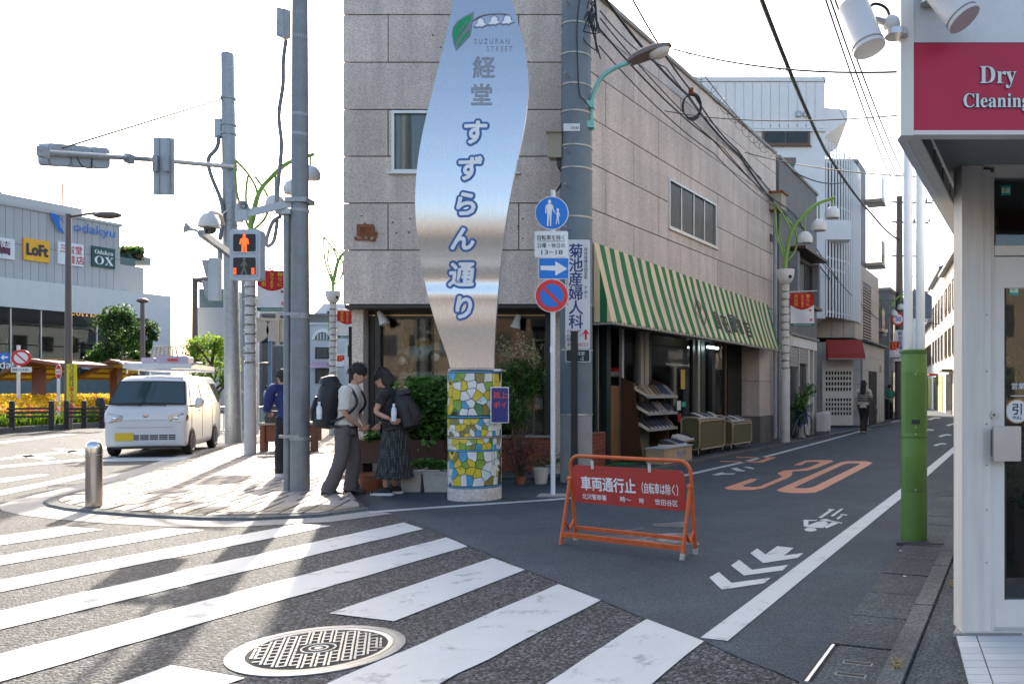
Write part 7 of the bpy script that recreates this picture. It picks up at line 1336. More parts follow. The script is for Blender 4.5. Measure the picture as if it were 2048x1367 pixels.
person('person bending forward in black top and dotted black long skirt', w0, math.pi - .1, dict(pelvis=(-.06, 0, .90), chest=(-.02, 0, 1.15), neck=(.035, 0, 1.36), head=(.095, 0, 1.505), face=(1, 0, -.4), shL=(-.01, .17, 1.29), elL=(.07, .25, 1.07), haL=(-.12, .23, .985), shR=(.0, -.17, 1.29), elR=(.10, -.22, 1.06), haR=(.2, -.12, .90), inL=(-.2, -1, .3), hipL=(-.05, .08, .84), knL=(0, .09, .47), anL=(0, .10, .09), hipR=(-.05, -.08, .84), knR=(0, -.09, .47), anR=(-.03, -.10, .09)), 'black_cloth', 'skirt_dots', 'black_cloth', 'bob', .22, skirt=.22, sole='shoe_white', hs=.9)
backpack('black backpack with a water bottle worn by the bending person', w0, math.pi - .1, (-.225, 0, 1.09), .32, .24, .48, .3, bottle=(-.18, .25, .955))
b0 = V(-6.35, 12.9, .036)
person('person in blue jacket leaning forward behind the steel poles', b0, 2.4, dict(pelvis=(-.05, 0, .90), chest=(.05, 0, 1.17), neck=(.12, 0, 1.38), head=(.2, 0, 1.52), face=(1, 0, -.4), shL=(.08, .2, 1.32), elL=(.13, .25, 1.06), haL=(.33, .16, .98), shR=(.08, -.2, 1.32), elR=(.12, -.3, 1.08), haR=(.33, -.2, .98), hipL=(-.05, .1, .86), knL=(-.02, .11, .48), anL=(-.05, .12, .09), hipR=(-.05, -.1, .86), knR=(-.02, -.11, .48), anR=(-.08, -.12, .09)), 'blue_jacket', 'black_cloth', 'shoe_white', 'short', 1.2, sole='shoe_white')
def stand(): return dict(pelvis=(0, 0, .92), chest=(.0, 0, 1.2), neck=(.01, 0, 1.42), head=(.02, 0, 1.585), shL=(0, .18, 1.36), elL=(-.02, .24, 1.10), haL=(.05, .24, .88), shR=(0, -.18, 1.36), elR=(-.02, -.24, 1.10), haR=(.06, -.22, .90), hipL=(0, .09, .88), knL=(.03, .10, .48), anL=(-.02, .10, .09), hipR=(0, -.09, .88), knR=(.05, -.10, .48), anR=(.0, -.10, .09))
d1 = stand(); d1.update(knL=(.12, .07, .5), anL=(.12, .05, .09), knR=(-.02, -.07, .48), anR=(-.2, -.06, .14), elR=(.02, -.26, 1.12), haR=(.2, -.2, 1.06))
wk = G(1727, 866); wk.z = .004; pw_ = person('person walking away with long dark hair, striped top and black trousers', wk, 1.15, d1, 'stripe_cream', 'black_cloth', 'skin', 'long', .4)
o = MB()
for i in range(6): loft(o, [(V(0, 0, 1.03 + i * .055), X * .137, Yv * .19), (V(0, 0, 1.052 + i * .055), X * .137, Yv * .19)], 22)
o.build('top_stripes', 'black_cloth', pw_, local=True)
bgw = thing('handbag', 'dark slate handbag carried by the person walking away', 'handbag', wk, 1.15); o = MB(); loft(o, [(V(.1, -.36, .62), X * .17, Yv * .06), (V(.1, -.36, .75), X * .18, Yv * .07), (V(.1, -.34, .92), X * .13, Yv * .03)], 14); o.build('bag_body', 'bag_slate', bgw, local=True); MB().tube(bez([(-.0, -.34, .9), (.05, -.28, 1.1), (.15, -.24, 1.12), (.2, -.34, .9)], 5), .01, 6).build('handle', 'bag_slate', bgw, local=True)
p5 = G(1779, 838.5); p5.z = .004; d2_ = stand(); d2_.update(haR=(.2, -.1, 1.0), elR=(.05, -.25, 1.08), haL=(.2, .1, .98)); person('person in dark green shirt and black trousers standing by the far lily lamp', p5, -1.4, d2_, 'banner_green', 'black_cloth', 'shoe_black', 'short', .5)
p6 = G(1796, 837); p6.z = .004; person('person in black half hidden beyond the green gate post', p6, 3.0, stand(), 'black_cloth', 'black_cloth', 'shoe_black', 'short', .5)
p7 = G(534, 832); p7.z = .0; person('tiny distant person in pale blue shirt beyond the railing', p7, 1.0, stand(), 'pale_blue_wall', 'trouser_grey', 'shoe_black', 'short', .6)
dgp = None
def finish_skin():
    bpy.context.view_layer.update(); dg_ = bpy.context.evaluated_depsgraph_get()
    for o, ex in SKIN:
        me = bpy.data.meshes.new_from_object(o.evaluated_get(dg_)); o.modifiers.clear(); bm = bmesh.new(); bm.from_mesh(me); e2 = ex.mesh('x'); bm.from_mesh(e2); bm.to_mesh(me); bm.free(); me.materials.clear(); me.materials.append(MATS['skin'])
        me.polygons.foreach_set('use_smooth', [True] * len(me.polygons)); me.polygons.foreach_set('material_index', [0] * len(me.polygons)); o.data = me
# ---------------------------------------------------------------- white van
mat('van_white', (.70, .70, .69), .25, var=.03, coat=.4); mat('van_glass', (.03, .06, .062), .06, spec=.8); mat('van_black', (.02, .02, .022), .5); mat('headlight', (.36, .37, .39), .1, metal=.6); mat('plate_yellow', (.75, .5, .02), .5, var=.05); mat('chrome', (.7, .7, .7), .15, metal=1); mat('tyre', (.02, .02, .02), .85); mat('amber', (.7, .3, .05), .3); mat('lilac_plastic', (.46, .40, .50), .5, var=.12); mat('rack_metal', (.6, .61, .62), .4, metal=.4); mat('paper', (.6, .62, .6), .8)
vf = Vector((.33, -.944, 0)).normalized(); VO = V(-11.62, 17.75, 0); van = thing('delivery_van', 'small white van with roof rack parked at the sunlit kerb', 'van', VO, math.atan2(vf.y, vf.x))
B = lambda mb, n, m, p=van, l=None: mb.build(n, m, p, local=True, label=l)
def ring(x, w_, zb, zt):
    wt = w_ - .14 * max(0, (zt - 1.0) / .7); zs = min(1.0, zt - .14); h = [(w_ * .94, zb), (w_ - .008, zb + .05), (w_, zb + .14), (w_, zs), (wt + .012, zt - .10), (wt - .012, zt - .045), (wt - .06, zt - .008), (wt - .16, zt)]
    return [V(x, y, z) for y, z in h] + [V(x, 0, zt + .012)] + [V(x, -y, z) for y, z in reversed(h)]
stn = [(.475, .55, .34, .72), (.468, .64, .27, .80), (.455, .69, .23, .87), (.425, .718, .21, .94), (.38, .732, .2, 1.0), (.33, .735, .2, 1.045), (.12, .735, .2, 1.30), (-.06, .735, .2, 1.535), (-.13, .735, .2, 1.60), (-.25, .735, .2, 1.655), (-.6, .735, .2, 1.69), (-1.6, .735, .2, 1.705), (-2.8, .735, .2, 1.70), (-2.95, .725, .22, 1.66), (-3.02, .69, .3, 1.52), (-3.03, .62, .4, 1.4)]
o = MB(); o.smooth = True; rg = [ring(*q) for q in stn]; nr = len(rg[0])
for r_ in rg: o.v += r_
for i in range(len(rg) - 1):
    for j in range(nr): o.face((i * nr + j, i * nr + (j + 1) % nr, (i + 1) * nr + (j + 1) % nr, (i + 1) * nr + j))
o.face(list(range(nr))); o.face([(len(rg) - 1) * nr + j for j in reversed(range(nr))]); body = B(o, 'body', 'van_white')
def scr(y, t, lift): return V(.315 + (-.055 - .315) * t + lift * .77, y * (1 - .13 * t) + 0, 1.072 + (1.53 - 1.072) * t + lift * .64)
for nm, m, hw, t0_, t1_, lf in (('windscreen_seal', 'van_black', .70, -.03, 1.05, .012), ('windscreen', 'van_glass', .665, .03, .98, .020)): o = MB(); o.grid(lambda u, v: scr((2 * u - 1) * hw, t0_ + (t1_ - t0_) * v, lf + .022 * math.cos((2 * u - 1) * 1.4)), 14, 4); B(o, nm, m)
for s in (-1, 1):
    gp_ = [(.02, 1.10), (-.22, 1.50), (-.95, 1.54), (-.95, 1.08)]; y = lambda z: s * (.747 - (z - 1.0) * .2136)
    B(MB().poly([(x, y(z), z) for x, z in gp_], flip=(s > 0)), 'door_window', 'van_glass'); gp_ = [(-1.08, 1.08), (-1.08, 1.54), (-1.95, 1.54), (-1.95, 1.08)]; B(MB().poly([(x, y(z), z) for x, z in gp_], flip=(s > 0)), 'side_window', 'van_glass'); gp_ = [(-2.05, 1.1), (-2.05, 1.54), (-2.8, 1.54), (-2.86, 1.1)]; B(MB().poly([(x, y(z), z) for x, z in gp_], flip=(s > 0)), 'side_window', 'van_glass')
    B(MB().box(-.80, -.68, s * .737 - .008, s * .737 + .012, .92, .95), 'door_handle', 'van_white'); [B(MB().box(x, x + .012, s * .7355 - .004, s * .7355 + .004, .34, 1.02), 'door_gap', 'van_black') for x in (-.02, -1.0, -2.02)]
    hl = MB(); hl.poly([(.472, s * .40, .84), (.478, s * .42, .73), (.474, s * .64, .70), (.40, s * .745, .73), (.36, s * .747, .86), (.45, s * .66, .90)], flip=(s < 0)); hl.v = [v + X * .006 for v in hl.v]; hl = B(hl, 'headlight', 'headlight'); B(MB().ell((.462, s * .55, .79), .02, .055, .045, 12, 8), 'lamp_bowl', 'chrome', hl); B(MB().box(.30, .38, s * .745 - .01, s * .745 + .012, .76, .84), 'indicator', 'amber', hl)
    for x in (-.02, -2.25):
        wh_ = MB(); a = Matrix.Rotation(math.pi / 2, 3, 'X'); wh_.lathe([(.17, -.07), (.25, -.075), (.272, -.05), (.272, .05), (.25, .075), (.17, .07)], (x, s * .682, .272), 24, a); wh_ = B(wh_, 'wheel', 'tyre'); B(MB().lathe([(.001, -.055), (.16, -.06), (.17, -.075), (.17, .075), (.16, .06), (.001, .055)], (x, s * .684, .272), 20, a), 'rim', 'rack_metal', wh_)
        B(MB().prism([(x + .30 * math.cos(i * .2618), s * .733, max(.2, .285 + .30 * math.sin(i * .2618))) for i in range(24)], (0, s * .006, 0)), 'wheel_arch', 'van_black')
    mr = MB(); loft(mr, [(V(.10, s * .86, 1.0), X * .05, Yv * .05), (V(.10, s * .90, 1.06), X * .075, Yv * .085), (V(.10, s * .91, 1.16), X * .075, Yv * .09), (V(.10, s * .90, 1.22), X * .04, Yv * .05)], 12); mr = B(mr, 'side_mirror', 'van_black' if s < 0 else 'van_white'); B(MB().tube([(.08, s * .72, 1.04), (.1, s * .86, 1.05)], .02, 6), 'mirror_arm', 'van_black', mr)
B(MB().box(.40, .479, -.30, .54, .345, .45), 'lower_grille', 'van_black')
for i in range(5): B(MB().box(.476, .484, -.28 + i * .17, -.265 + i * .17, .338, .448), 'grille_bar', 'rack_metal')
for z in (.37, .41): B(MB().box(.476, .483, -.30, .54, z, z + .01), 'grille_bar', 'rack_metal')
B(MB().box(.474, .488, -.54, -.21, .33, .495), 'number_plate', 'plate_yellow'); B(MB().box(.455, .477, -.40, .40, .745, .752), 'hood_gap', 'van_black'); B(MB().box(.46, .478, -.5, .5, .60, .606), 'bumper_line', 'van_black'); B(MB().lathe([(.001, .02), (.05, .018), (.062, 0)], (.455, 0, .84), 18, Matrix.Rotation(math.pi / 2, 3, 'Y') @ Matrix.Diagonal((.7, 1, 1))), 'emblem', 'chrome')
for y0, y1 in ((.35, -.15), (-.1, -.55)): B(MB().tube([(.375, y0, 1.055), (.37, (y0 + y1) / 2, 1.07), (.365, y1, 1.075)], .010, 5), 'wiper', 'van_black')
B(MB().box(-2.9, .38, -.62, .62, .16, .24), 'underbody', 'van_black'); B(MB().box(-.6, .1, -.55, .55, 1.0, 1.03), 'dashboard', 'van_black')
for i in range(4): c = V(.18, -.4 + i * .24, 1.085); B(MB().obox(c + V(-.05, 0, 0), V(.12, .02, -.08), V(-.02, .16, .0), V(.01, 0, .02)), 'dashboard_paper', 'paper')
rk = thing('roof_rack_load', 'white ladder rack with lilac boxes and a folded wire frame on the van roof', 'roof rack', VO - Z * .07, math.atan2(vf.y, vf.x)); B2 = lambda mb, n, m: mb.build(n, m, rk, local=True)
for x in (-.75, -1.6, -2.5): B2(MB().tube([(x, -.66, 1.80), (x, -.66, 1.90), (x, .66, 1.90), (x, .66, 1.80)], .022, 6), 'crossbar', 'rack_metal')
for s in (-1, 1): B2(MB().obox((-2.75, s * .62 - .02, 1.915), X * 2.35, Yv * .04, Z * .11), 'side_rail', 'rack_metal'); B2(MB().tube([(-.5, s * .64, 2.0), (-.45, s * .72, 2.05), (-.9, s * .74, 2.06)], .022, 6), 'hook', 'rack_metal')
B2(MB().obox((-.42, -.62, 1.915), X * .04, Yv * 1.24, Z * .11), 'front_rail', 'rack_metal')
for y0, y1, m in ((-.1, .52, 'lilac_plastic'),): B2(MB().prism(rrect(V(-.7, y0, 2.03), Yv, Z, y1 - y0, .17, .04), -X * .5), 'storage_box', m)
B2(MB().box(-.69, -.68, .12, .32, 2.09, 2.14), 'box_latch', 'sign_red'); B2(MB().prism(rrect(V(-.7, -.38, 2.03), Yv, Z, .26, .13, .03), -X * .4), 'storage_box', 'lilac_plastic')
fr0_ = [V(-1.2, -.34, 2.04), V(-1.3, -.30, 2.42), V(-1.3, .14, 2.44), V(-1.1, .22, 2.22)]; mb = MB(); mb.tube(fr0_, .018, 6)
for i in range(5): t_ = (i + 1) / 6; mb.tube([fr0_[0].lerp(fr0_[1], t_), fr0_[3].lerp(fr0_[2], t_)], .012, 5); mb.tube([fr0_[1].lerp(fr0_[2], t_), fr0_[0].lerp(fr0_[3], t_)], .012, 5)
B2(mb, 'wire_frame', 'cream_board')
# steel table seen between the poles
mat('corten', (.16, .06, .035), .7, var=.2)
tbp = G(545, 905); tb3 = thing('steel_table', 'brown steel street table with pale top between van and poles', 'table', tbp); MB().box(tbp.x - .22, tbp.x + 1.0, tbp.y - .2, tbp.y + .5, .62, .67).build('table_top', 'concrete', tb3); MB().box(tbp.x - .1, tbp.x + .9, tbp.y - .1, tbp.y + .4, .25, .615).build('apron', 'corten', tb3)
for x in (-.2, .28, .9): MB().box(tbp.x + x, tbp.x + x + .1, tbp.y - .15, tbp.y + .02, 0, .61).build('leg', 'corten', tb3)
hb_ = thing('shoulder_bag', 'black and blue bag resting on the brown steel table', 'bag', P(552, 845, 17.9)); o = MB(); c = P(553, 834, 17.9); loft(o, [(c - Z * .12, X * .26, Yv * .14), (c, X * .27, Yv * .15), (c + Z * .14, X * .16, Yv * .1)], 14, True, .06); o.build('bag_body', 'bag_black', hb_); MB().tube(bez([c + V(-.2, 0, .1), c + V(-.05, 0, .24), c + V(.2, 0, .1)], 5), .015, 6).build('strap', 'blue_jacket', hb_)
# ---------------------------------------------------------------- shoes and racks in front of the shop
for nm, c, r in (('shoe_tan', (.30, .22, .14), .7), ('shoe_brown', (.10, .06, .04), .6), ('shoe_navy', (.02, .03, .07), .7), ('shoe_grey', (.20, .19, .19), .8), ('shoe_pale', (.55, .52, .48), .7), ('shoe_dark', (.02, .02, .022), .7), ('sole_cream', (.58, .52, .42), .7), ('canvas_olive', (.11, .10, .045), .85), ('terracotta', (.30, .10, .05), .7), ('pot_white', (.52, .50, .46), .6), ('turf', (.012, .16, .03), .9), ('red_flower', (.6, .02, .06), .6), ('frame_rusty', (.40, .28, .19), .5)): mat(nm, c, r, var=.18, scale=9)
def shoe_mesh(up, so):
    a = MB(); loft(a, [(V(-.12, 0, .035), Z * .03, Yv * .03), (V(-.10, 0, .055), Z * .05, Yv * .036), (V(-.03, 0, .055), Z * .045, Yv * .036), (V(.05, 0, .042), Z * .032, Yv * .042), (V(.11, 0, .03), Z * .022, Yv * .04), (V(.145, 0, .022), Z * .012, Yv * .022)], 10)
    b = MB(); b.prism([V(x, y, 0) for x, y in ((-.13, -.028), (-.06, -.036), (.06, -.044), (.13, -.036), (.155, 0), (.13, .04), (.06, .044), (-.06, .036), (-.13, .03))], Z * .028); return a.mesh('upper', up), b.mesh('sole', so)
SH = {k: shoe_mesh(k, s) for k, s in (('shoe_tan', 'sole_cream'), ('shoe_brown', 'sole_cream'), ('shoe_navy', 'shoe_white'), ('shoe_grey', 'sole_cream'), ('shoe_pale', 'shoe_white'), ('shoe_dark', 'sole_cream'))}
def shoe(k, loc, quat, lab, grp):
    t = thing('shoe', lab, 'shoe', loc, 0, grp); t.rotation_mode = 'QUATERNION'; t.rotation_quaternion = quat; t.scale = (1.15,) * 3
    for n, m in zip(('upper', 'sole'), SH[k]): o = bpy.data.objects.new(n, m); COL.objects.link(o); o.parent = t
def face_q(f, up=Z): f = f.normalized(); l = up.cross(f).normalized(); u = f.cross(l); return Matrix((f, l, u)).transposed().to_quaternion()
rack = thing('shoe_rack', 'stepped dark wood shoe rack with three slanted trays beside the shop door', 'rack', R(2.7) + dn * .4)
for u_ in (2.28, 3.52): MB().prism([R(u_) + dn * .05, R(u_) + dn * .5, R(u_) + dn * .3 + Z * 1.5, R(u_) + dn * .05 + Z * 1.6], du * .03).build('side_board', 'wood_dark', rack)
MB().obox(R(2.31) + dn * .04, du * 1.2, dn * .02, Z * 1.5).build('back_board', 'wood_dark', rack)
names = {'shoe_tan': 'tan', 'shoe_brown': 'brown', 'shoe_navy': 'navy', 'shoe_grey': 'grey', 'shoe_pale': 'pale', 'shoe_dark': 'black'}
for ti, (z, lv, ks) in enumerate(((1.22, 'top', ('shoe_tan', 'shoe_tan', 'shoe_brown', 'shoe_brown', 'shoe_navy', 'shoe_navy', 'shoe_grey')), (.91, 'middle', ('shoe_dark', 'shoe_dark', 'shoe_dark', 'shoe_grey', 'shoe_grey', 'shoe_dark', 'shoe_navy')), (.62, 'bottom', ('shoe_dark', 'shoe_dark', 'shoe_navy', 'shoe_navy', 'shoe_dark', 'shoe_navy', 'shoe_brown')))):
    f0_, b0_ = R(2.3) + dn * .60 + Z * z, R(2.3) + dn * .22 + Z * (z + .2); dv = f0_ - b0_; MB().obox(b0_, du * 1.24, dv, dv.cross(du).normalized() * .02).build('tray', 'sole_cream', rack); MB().obox(f0_, du * 1.26, dn * .015, Z * .05).build('tray_lip', 'alu', rack)
    nrm = du.cross(dv).normalized(); nrm = nrm if nrm.z > 0 else -nrm
    for i, k in enumerate(ks): shoe(k, b0_ + dv * .55 + du * (.10 + i * .172) + nrm * .012, face_q(dv, nrm), f'{names[k]} shoe on the {lv} tray of the dark wood rack', f'{names[k]} shoes on {lv} tray of the rack')
sb_ = thing('shoe_crate', 'low brown crate with blue print topped with sneakers below the rack', 'crate', R(2.8) + dn * .8); co = R(2.15) + dn * .62 + Z * .05; MB().obox(co, du * 1.25, dn * .36, Z * .27).build('crate_body', 'wood_pale', sb_); MB().obox(co + Z * .271 - du * .03 - dn * .02, du * 1.3, dn * .4, Z * .02).build('crate_top', 'pale_blue_wall', sb_); o = MB(); text(o, 'サンド', co + dn * .363 + du * .75 + Z * .09, du, Z, .15, .02); o.build('lettering', 'sign_blue', sb_)
for i in range(4): k = ('shoe_dark', 'shoe_grey', 'shoe_navy', 'shoe_navy')[i]; shoe(k, co + Z * .292 + du * (.5 + i * .17) + dn * .17, face_q(dn + du * .4), f'{names[k]} sneaker on the low brown crate', f'{names[k]} sneakers on the crate')
def cart(lab, u0, u1, q0, q1, H):
    t = thing('display_cart', lab, 'cart', R(u0) + dn * q0 + Z * .05, group='canvas sided display carts'); f = lambda u, q, z: R(u) + dn * q + Z * (z + .05)
    for u in (u0, u1): pts = rrect(f(u, q0, .14), dn, Z, q1 - q0, H - .14, .09); MB().tube(pts + [pts[0]], .017, 8).build('end_frame', 'frame_rusty', t); MB().prism([p.lerp(sum(pts, V(0, 0, 0)) / len(pts), .1) for p in pts], du * .004).build('canvas', 'canvas_olive', t)
    pts = rrect(f(u0, q1, .14), du, Z, u1 - u0, H - .22, .09); MB().tube(pts + [pts[0]], .015, 8).build('side_frame', 'frame_rusty', t); MB().prism([p.lerp(sum(pts, V(0, 0, 0)) / len(pts), .08) for p in pts], dn * .004).build('canvas', 'canvas_olive', t)
    MB().obox(f(u0, q0, H * .93), du * (u1 - u0), dn * (q1 - q0), Z * .02).build('shelf', 'alu_dull', t)
    for u in (u0 + .03, u1 - .03):
        for q in (q0 + .04, q1 - .04): MB().lathe([(.001, -.012), (.03, -.012), (.03, .012), (.001, .012)], f(u, q, .03), 10, Matrix.Rotation(math.pi / 2, 3, 'X')).build('caster', 'shoe_dark', t); MB().cyl(f(u, q, .05), f(u, q, .14), .01, seg=6).build('stem', 'alu', t)
    return t
cart('rusty framed display cart with olive canvas nearest the shoe rack', 4.1, 5.5, .45, .85, .78); cart('rusty framed display cart with olive canvas near the stone pier', 5.85, 7.1, .45, .9, .66)
for i in range(12): k = ('shoe_dark', 'shoe_pale', 'shoe_navy', 'shoe_grey')[i % 4]; u_, zz = (4.2 + i * .2, .80) if i < 6 else (5.95 + (i - 6) * .19, .69); shoe(k, R(u_) + dn * .66 + Z * zz, face_q(dn + du * (.6 * math.sin(i))), f'{names[k]} shoe on display cart ' + ('nearest the rack' if i < 6 else 'near the stone pier'), f'{names[k]} shoes on cart {"one" if i < 6 else "two"}')
bn_ = thing('low_bench', 'low dark bench with pale and navy shoes between crate and carts', 'bench', R(3.8) + dn * .6); MB().obox(R(3.55) + dn * .4 + Z * .36, du * .9, dn * .35, Z * .03).build('bench_top', 'alu_dull', bn_); [MB().obox(R(u_) + dn * q_ + Z * .05, du * .03, dn * .03, Z * .31).build('leg', 'wood_dark', bn_) for u_ in (3.57, 4.4) for q_ in (.42, .7)]
for i in range(4): k = ('shoe_pale', 'shoe_pale', 'shoe_navy', 'shoe_navy')[i]; shoe(k, R(3.65 + i * .2) + dn * .58 + Z * .392, face_q(dn * .8 + du * .5), f'{names[k]} shoe on the low dark bench', f'{names[k]} shoes on the bench')
# inside the shop windows
mat('window_card', (.55, .42, .06), .6); mat('toy_yellow', (.75, .38, .02), .5); mat('cardboard', (.42, .34, .25), .8)
dsp = thing('window_display', 'shelves of boxes and shoes behind the shop glass under the awning', 'shelf', R(4.5) - dn * .5)
for z in (.75, 1.15, 1.6): MB().obox(R(3.5) - dn * .5 + Z * z, du * 2.1, dn * .4, Z * .025).build('shelf_board', 'wood_pale', dsp)
for i in range(9): k = rnd.choice(('inside_wall', 'cardboard', 'notice_blue', 'shoe_grey')); MB().obox(R(3.55 + i * .22) - dn * .45 + Z * .778, du * .19, dn * .25, Z * rnd.uniform(.1, .28)).build('shoe_box', k, dsp)
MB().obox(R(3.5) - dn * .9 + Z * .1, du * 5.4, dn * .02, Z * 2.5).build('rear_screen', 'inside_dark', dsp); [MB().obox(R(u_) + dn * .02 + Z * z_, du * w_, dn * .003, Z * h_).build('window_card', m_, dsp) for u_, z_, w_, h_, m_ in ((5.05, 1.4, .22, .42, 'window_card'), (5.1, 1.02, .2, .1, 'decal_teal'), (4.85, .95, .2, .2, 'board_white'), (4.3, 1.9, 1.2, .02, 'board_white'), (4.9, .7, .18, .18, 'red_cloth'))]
for i in range(5): k = ('shoe_pale', 'shoe_pale', 'shoe_grey', 'shoe_tan', 'shoe_pale')[i]; shoe(k, R(3.8 + i * .3) - dn * .2 + Z * (1.626 if i < 3 else 1.176), face_q(du + dn * .3), f'{names[k]} shoe on shelf behind the shop glass', f'{names[k]} shoes behind the glass')
cab = thing('shoe_cabinet', 'narrow shelf unit of white shoes and boxes inside the shop door', 'cabinet', R(2.5) - dn * .4); MB().obox(R(1.85) - dn * .28 + Z * .09, du * .42, dn * .3, Z * 1.35).build('door_panel', 'wood', cab)
for i, z in enumerate((.45, .8, 1.12, 1.36, 1.62)): MB().obox(R(2.4) - dn * .34 + Z * z, du * .46, dn * .3, Z * .02).build('shelf_board', 'wood_pale', cab); [MB().obox(R(2.42 + j * .11) - dn * .26 + Z * (z + .021), du * .09, dn * .2, Z * (.07 if i > 1 else .14)).build('shoe_box', 'board_white' if (i + j) % 2 else ('notice_blue' if i < 2 else 'shoe_pale'), cab) for j in range(4)]
MB().obox(R(2.35) - dn * .7 + Z * .1, du * 1.1, dn * .02, Z * 2.4).build('rear_board', 'inside_dark', cab); MB().obox(R(2.5) - dn * .3 + Z * 1.66, du * .25, dn * .1, Z * .12).build('red_box', 'sign_red', cab)
# front window: pedal car, lamps, sneakers, cabinet and pipe
pc = thing('pedal_car', 'silver pedal racing car with number one in the shop window', 'toy car', P(845, 745, 14.2)); yq = 14.3
def Q(px, py, y=yq): return P(px, py, y)
o = MB(); loft(o, [(Q(796, 712), Z * .06, Yv * .06), (Q(800, 711), Z * .12, Yv * .14), (Q(820, 708), Z * .14, Yv * .18), (Q(850, 704), Z * .15, Yv * .19), (Q(880, 702), Z * .16, Yv * .18), (Q(905, 705), Z * .10, Yv * .11), (Q(915, 706), Z * .04, Yv * .05)], 16); o.build('car_body', 'frame_grey', pc); disc(Q(841, 704, yq - .2), .078, 'sign_white', 'number_disc', pc, .004, 24); o = MB(); text(o, '1', Q(841, 710, yq - .206), X, Z, .13, .03); o.build('number', 'sign_black', pc)
for px, py in ((804, 721), (872, 714)):
    for dy in (-.24, .2): q = Q(px, py, yq + dy); w_ = MB().lathe([(.001, -.05), (.10, -.02), (.11, .02), (.001, .03)], q, 24, Matrix.Rotation(math.pi / 2, 3, 'X') @ Matrix.Rotation(math.pi, 3, 'X')).build('wheel', 'steel_dull', pc); MB().lathe([(.112, -.025), (.128, -.01), (.128, .02), (.112, .03)], q, 24, Matrix.Rotation(math.pi / 2, 3, 'X')).build('tyre', 'tyre', w_)
ck = thing('spotted_cushion', 'yellow cushion with dark spots lying on the pedal car', 'cushion', Q(845, 690)); MB().ell(Q(846, 684, yq - .1), .15, .08, .075, 16, 10).build('cushion_body', 'toy_yellow', ck); [MB().ell(Q(834 + 5 * i, 680 + 5 * (i % 2), yq - .18), .014, .008, .014, 8, 6).build('spot', 'navy', ck) for i in range(6)]
MB().box(P(722, 0, yq).x, P(1095, 0, yq).x, yq - .35, yq + .6, .68, P(0, 741, yq - .3).z).build('display_step', 'wood_dark', bld)
for i in range(6): shoe('shoe_pale', Q(812 + i * 13, 757, 13.8), face_q(V(-.8, -.6, 0) if i % 2 else V(.7, -.7, 0)), 'white sneaker on the ledge behind the leafy hedge', 'white sneakers in the corner window')
MB().tube([V(P(792, 0, 14.6).x, 14.6, .1), V(P(792, 0, 14.6).x, 14.6, 2.6)], .12, 14).build('inner_pipe', 'pipe_grey', bld); MB().box(P(745, 0, 14.3).x, P(772, 0, 14.3).x, 14.3, 14.7, .68, P(0, 652, 14.3).z).build('pegboard', 'cream_board', bld)
for px, py, lab in ((763, 634, 'small white clamp spotlight under the soffit beside the corner column'), (1034, 641, 'small white clamp spotlight under the soffit beyond the steel blade')):
    c = P(px, py, 13.35); t = thing('clamp_spotlight', lab, 'spotlight', c); MB().lathe([(.03, .1), (.045, .06), (.05, 0), (.085, -.12), (.08, -.12), (.04, -.02), (.001, -.02)], c, 16, Matrix.Rotation(-.45 if px < 900 else .25, 3, 'Y')).build('shade', 'camera_white', t); MB().tube([c + Z * .08, V(c.x, c.y, ZB - .05)], .012, 6).build('stem', 'dark_frame', t)
hl_ = thing('hanging_lamp', 'red and white hanging lamp inside the corner window', 'lamp', P(858, 660, 14.5)); MB().lathe([(.001, .10), (.03, .09), (.09, .06), (.12, 0), (.115, -.002)], P(858, 662, 14.5), 18).build('shade', 'terracotta', hl_); MB().lathe([(.115, -.004), (.10, -.05), (.001, -.05)], P(858, 662, 14.5), 18).build('diffuser', 'sign_white', hl_); MB().cyl(P(858, 660, 14.5), V(P(858, 0, 14.5).x, 14.5, 2.6), .006, seg=5).build('cord', 'red_cloth', hl_)
ls = thing('ladder_shelf', 'wooden ladder shelf with blue boxes in the right of the corner window', 'shelf', P(1078, 860, 13.9)); [MB().box(P(px, 0, 13.9).x, P(px, 0, 13.9).x + .03, 13.88, 13.92, .64, P(0, 675, 13.9).z).build('upright', 'wood_pale', ls) for px in (1066, 1088)]; [MB().box(P(1066, 0, 13.9).x, P(1090, 0, 13.9).x, 13.8, 14.05, P(0, y, 13.9).z, P(0, y, 13.9).z + .025).build('shelf_board', 'wood_pale', ls) for y in (682, 724, 770, 818)]; MB().box(P(1070, 0, 13.85).x, P(1086, 0, 13.85).x, 13.82, 14, P(0, 815, 13.85).z, P(0, 796, 13.85).z).build('blue_box', 'pale_blue_wall', ls)
# ---------------------------------------------------------------- planting along the corner
leafmat('leaf_gloss', (.07, .20, .04), .35, .3); leafmat('leaf_gloss2', (.12, .30, .055), .35, .3); mat('panicle', (.36, .33, .18), .7); mat('leaf_red', (.16, .035, .03), .6); mat('planter_steel', (.065, .028, .02), .6, var=.2)
r8 = random.Random(31)
def plant(name, lab, base, blobs, n, size, ms, stems=(), pot=None, up=.6, asp=.55):
    t = thing(name, lab, 'plant', base); mb = MB(); pts = []
    for i in range(n): c, rx, rz_ = blobs[r8.randrange(len(blobs))]; d = Vector((r8.gauss(0, 1), r8.gauss(0, 1), r8.gauss(0, 1))).normalized() * (r8.random() ** .4); pts.append(c + V(d.x * rx, d.y * rx * .8, d.z * rz_))
    leaves(mb, pts, size, r8, up, [MATS[m] for m in ms], .45, asp); mb.build('foliage', None, t)
    for s in stems: MB().tube(s, .013, 6).build('stem', 'twig', t)
    return t
b1 = P(850, 880, 11.9); b1.z = .6
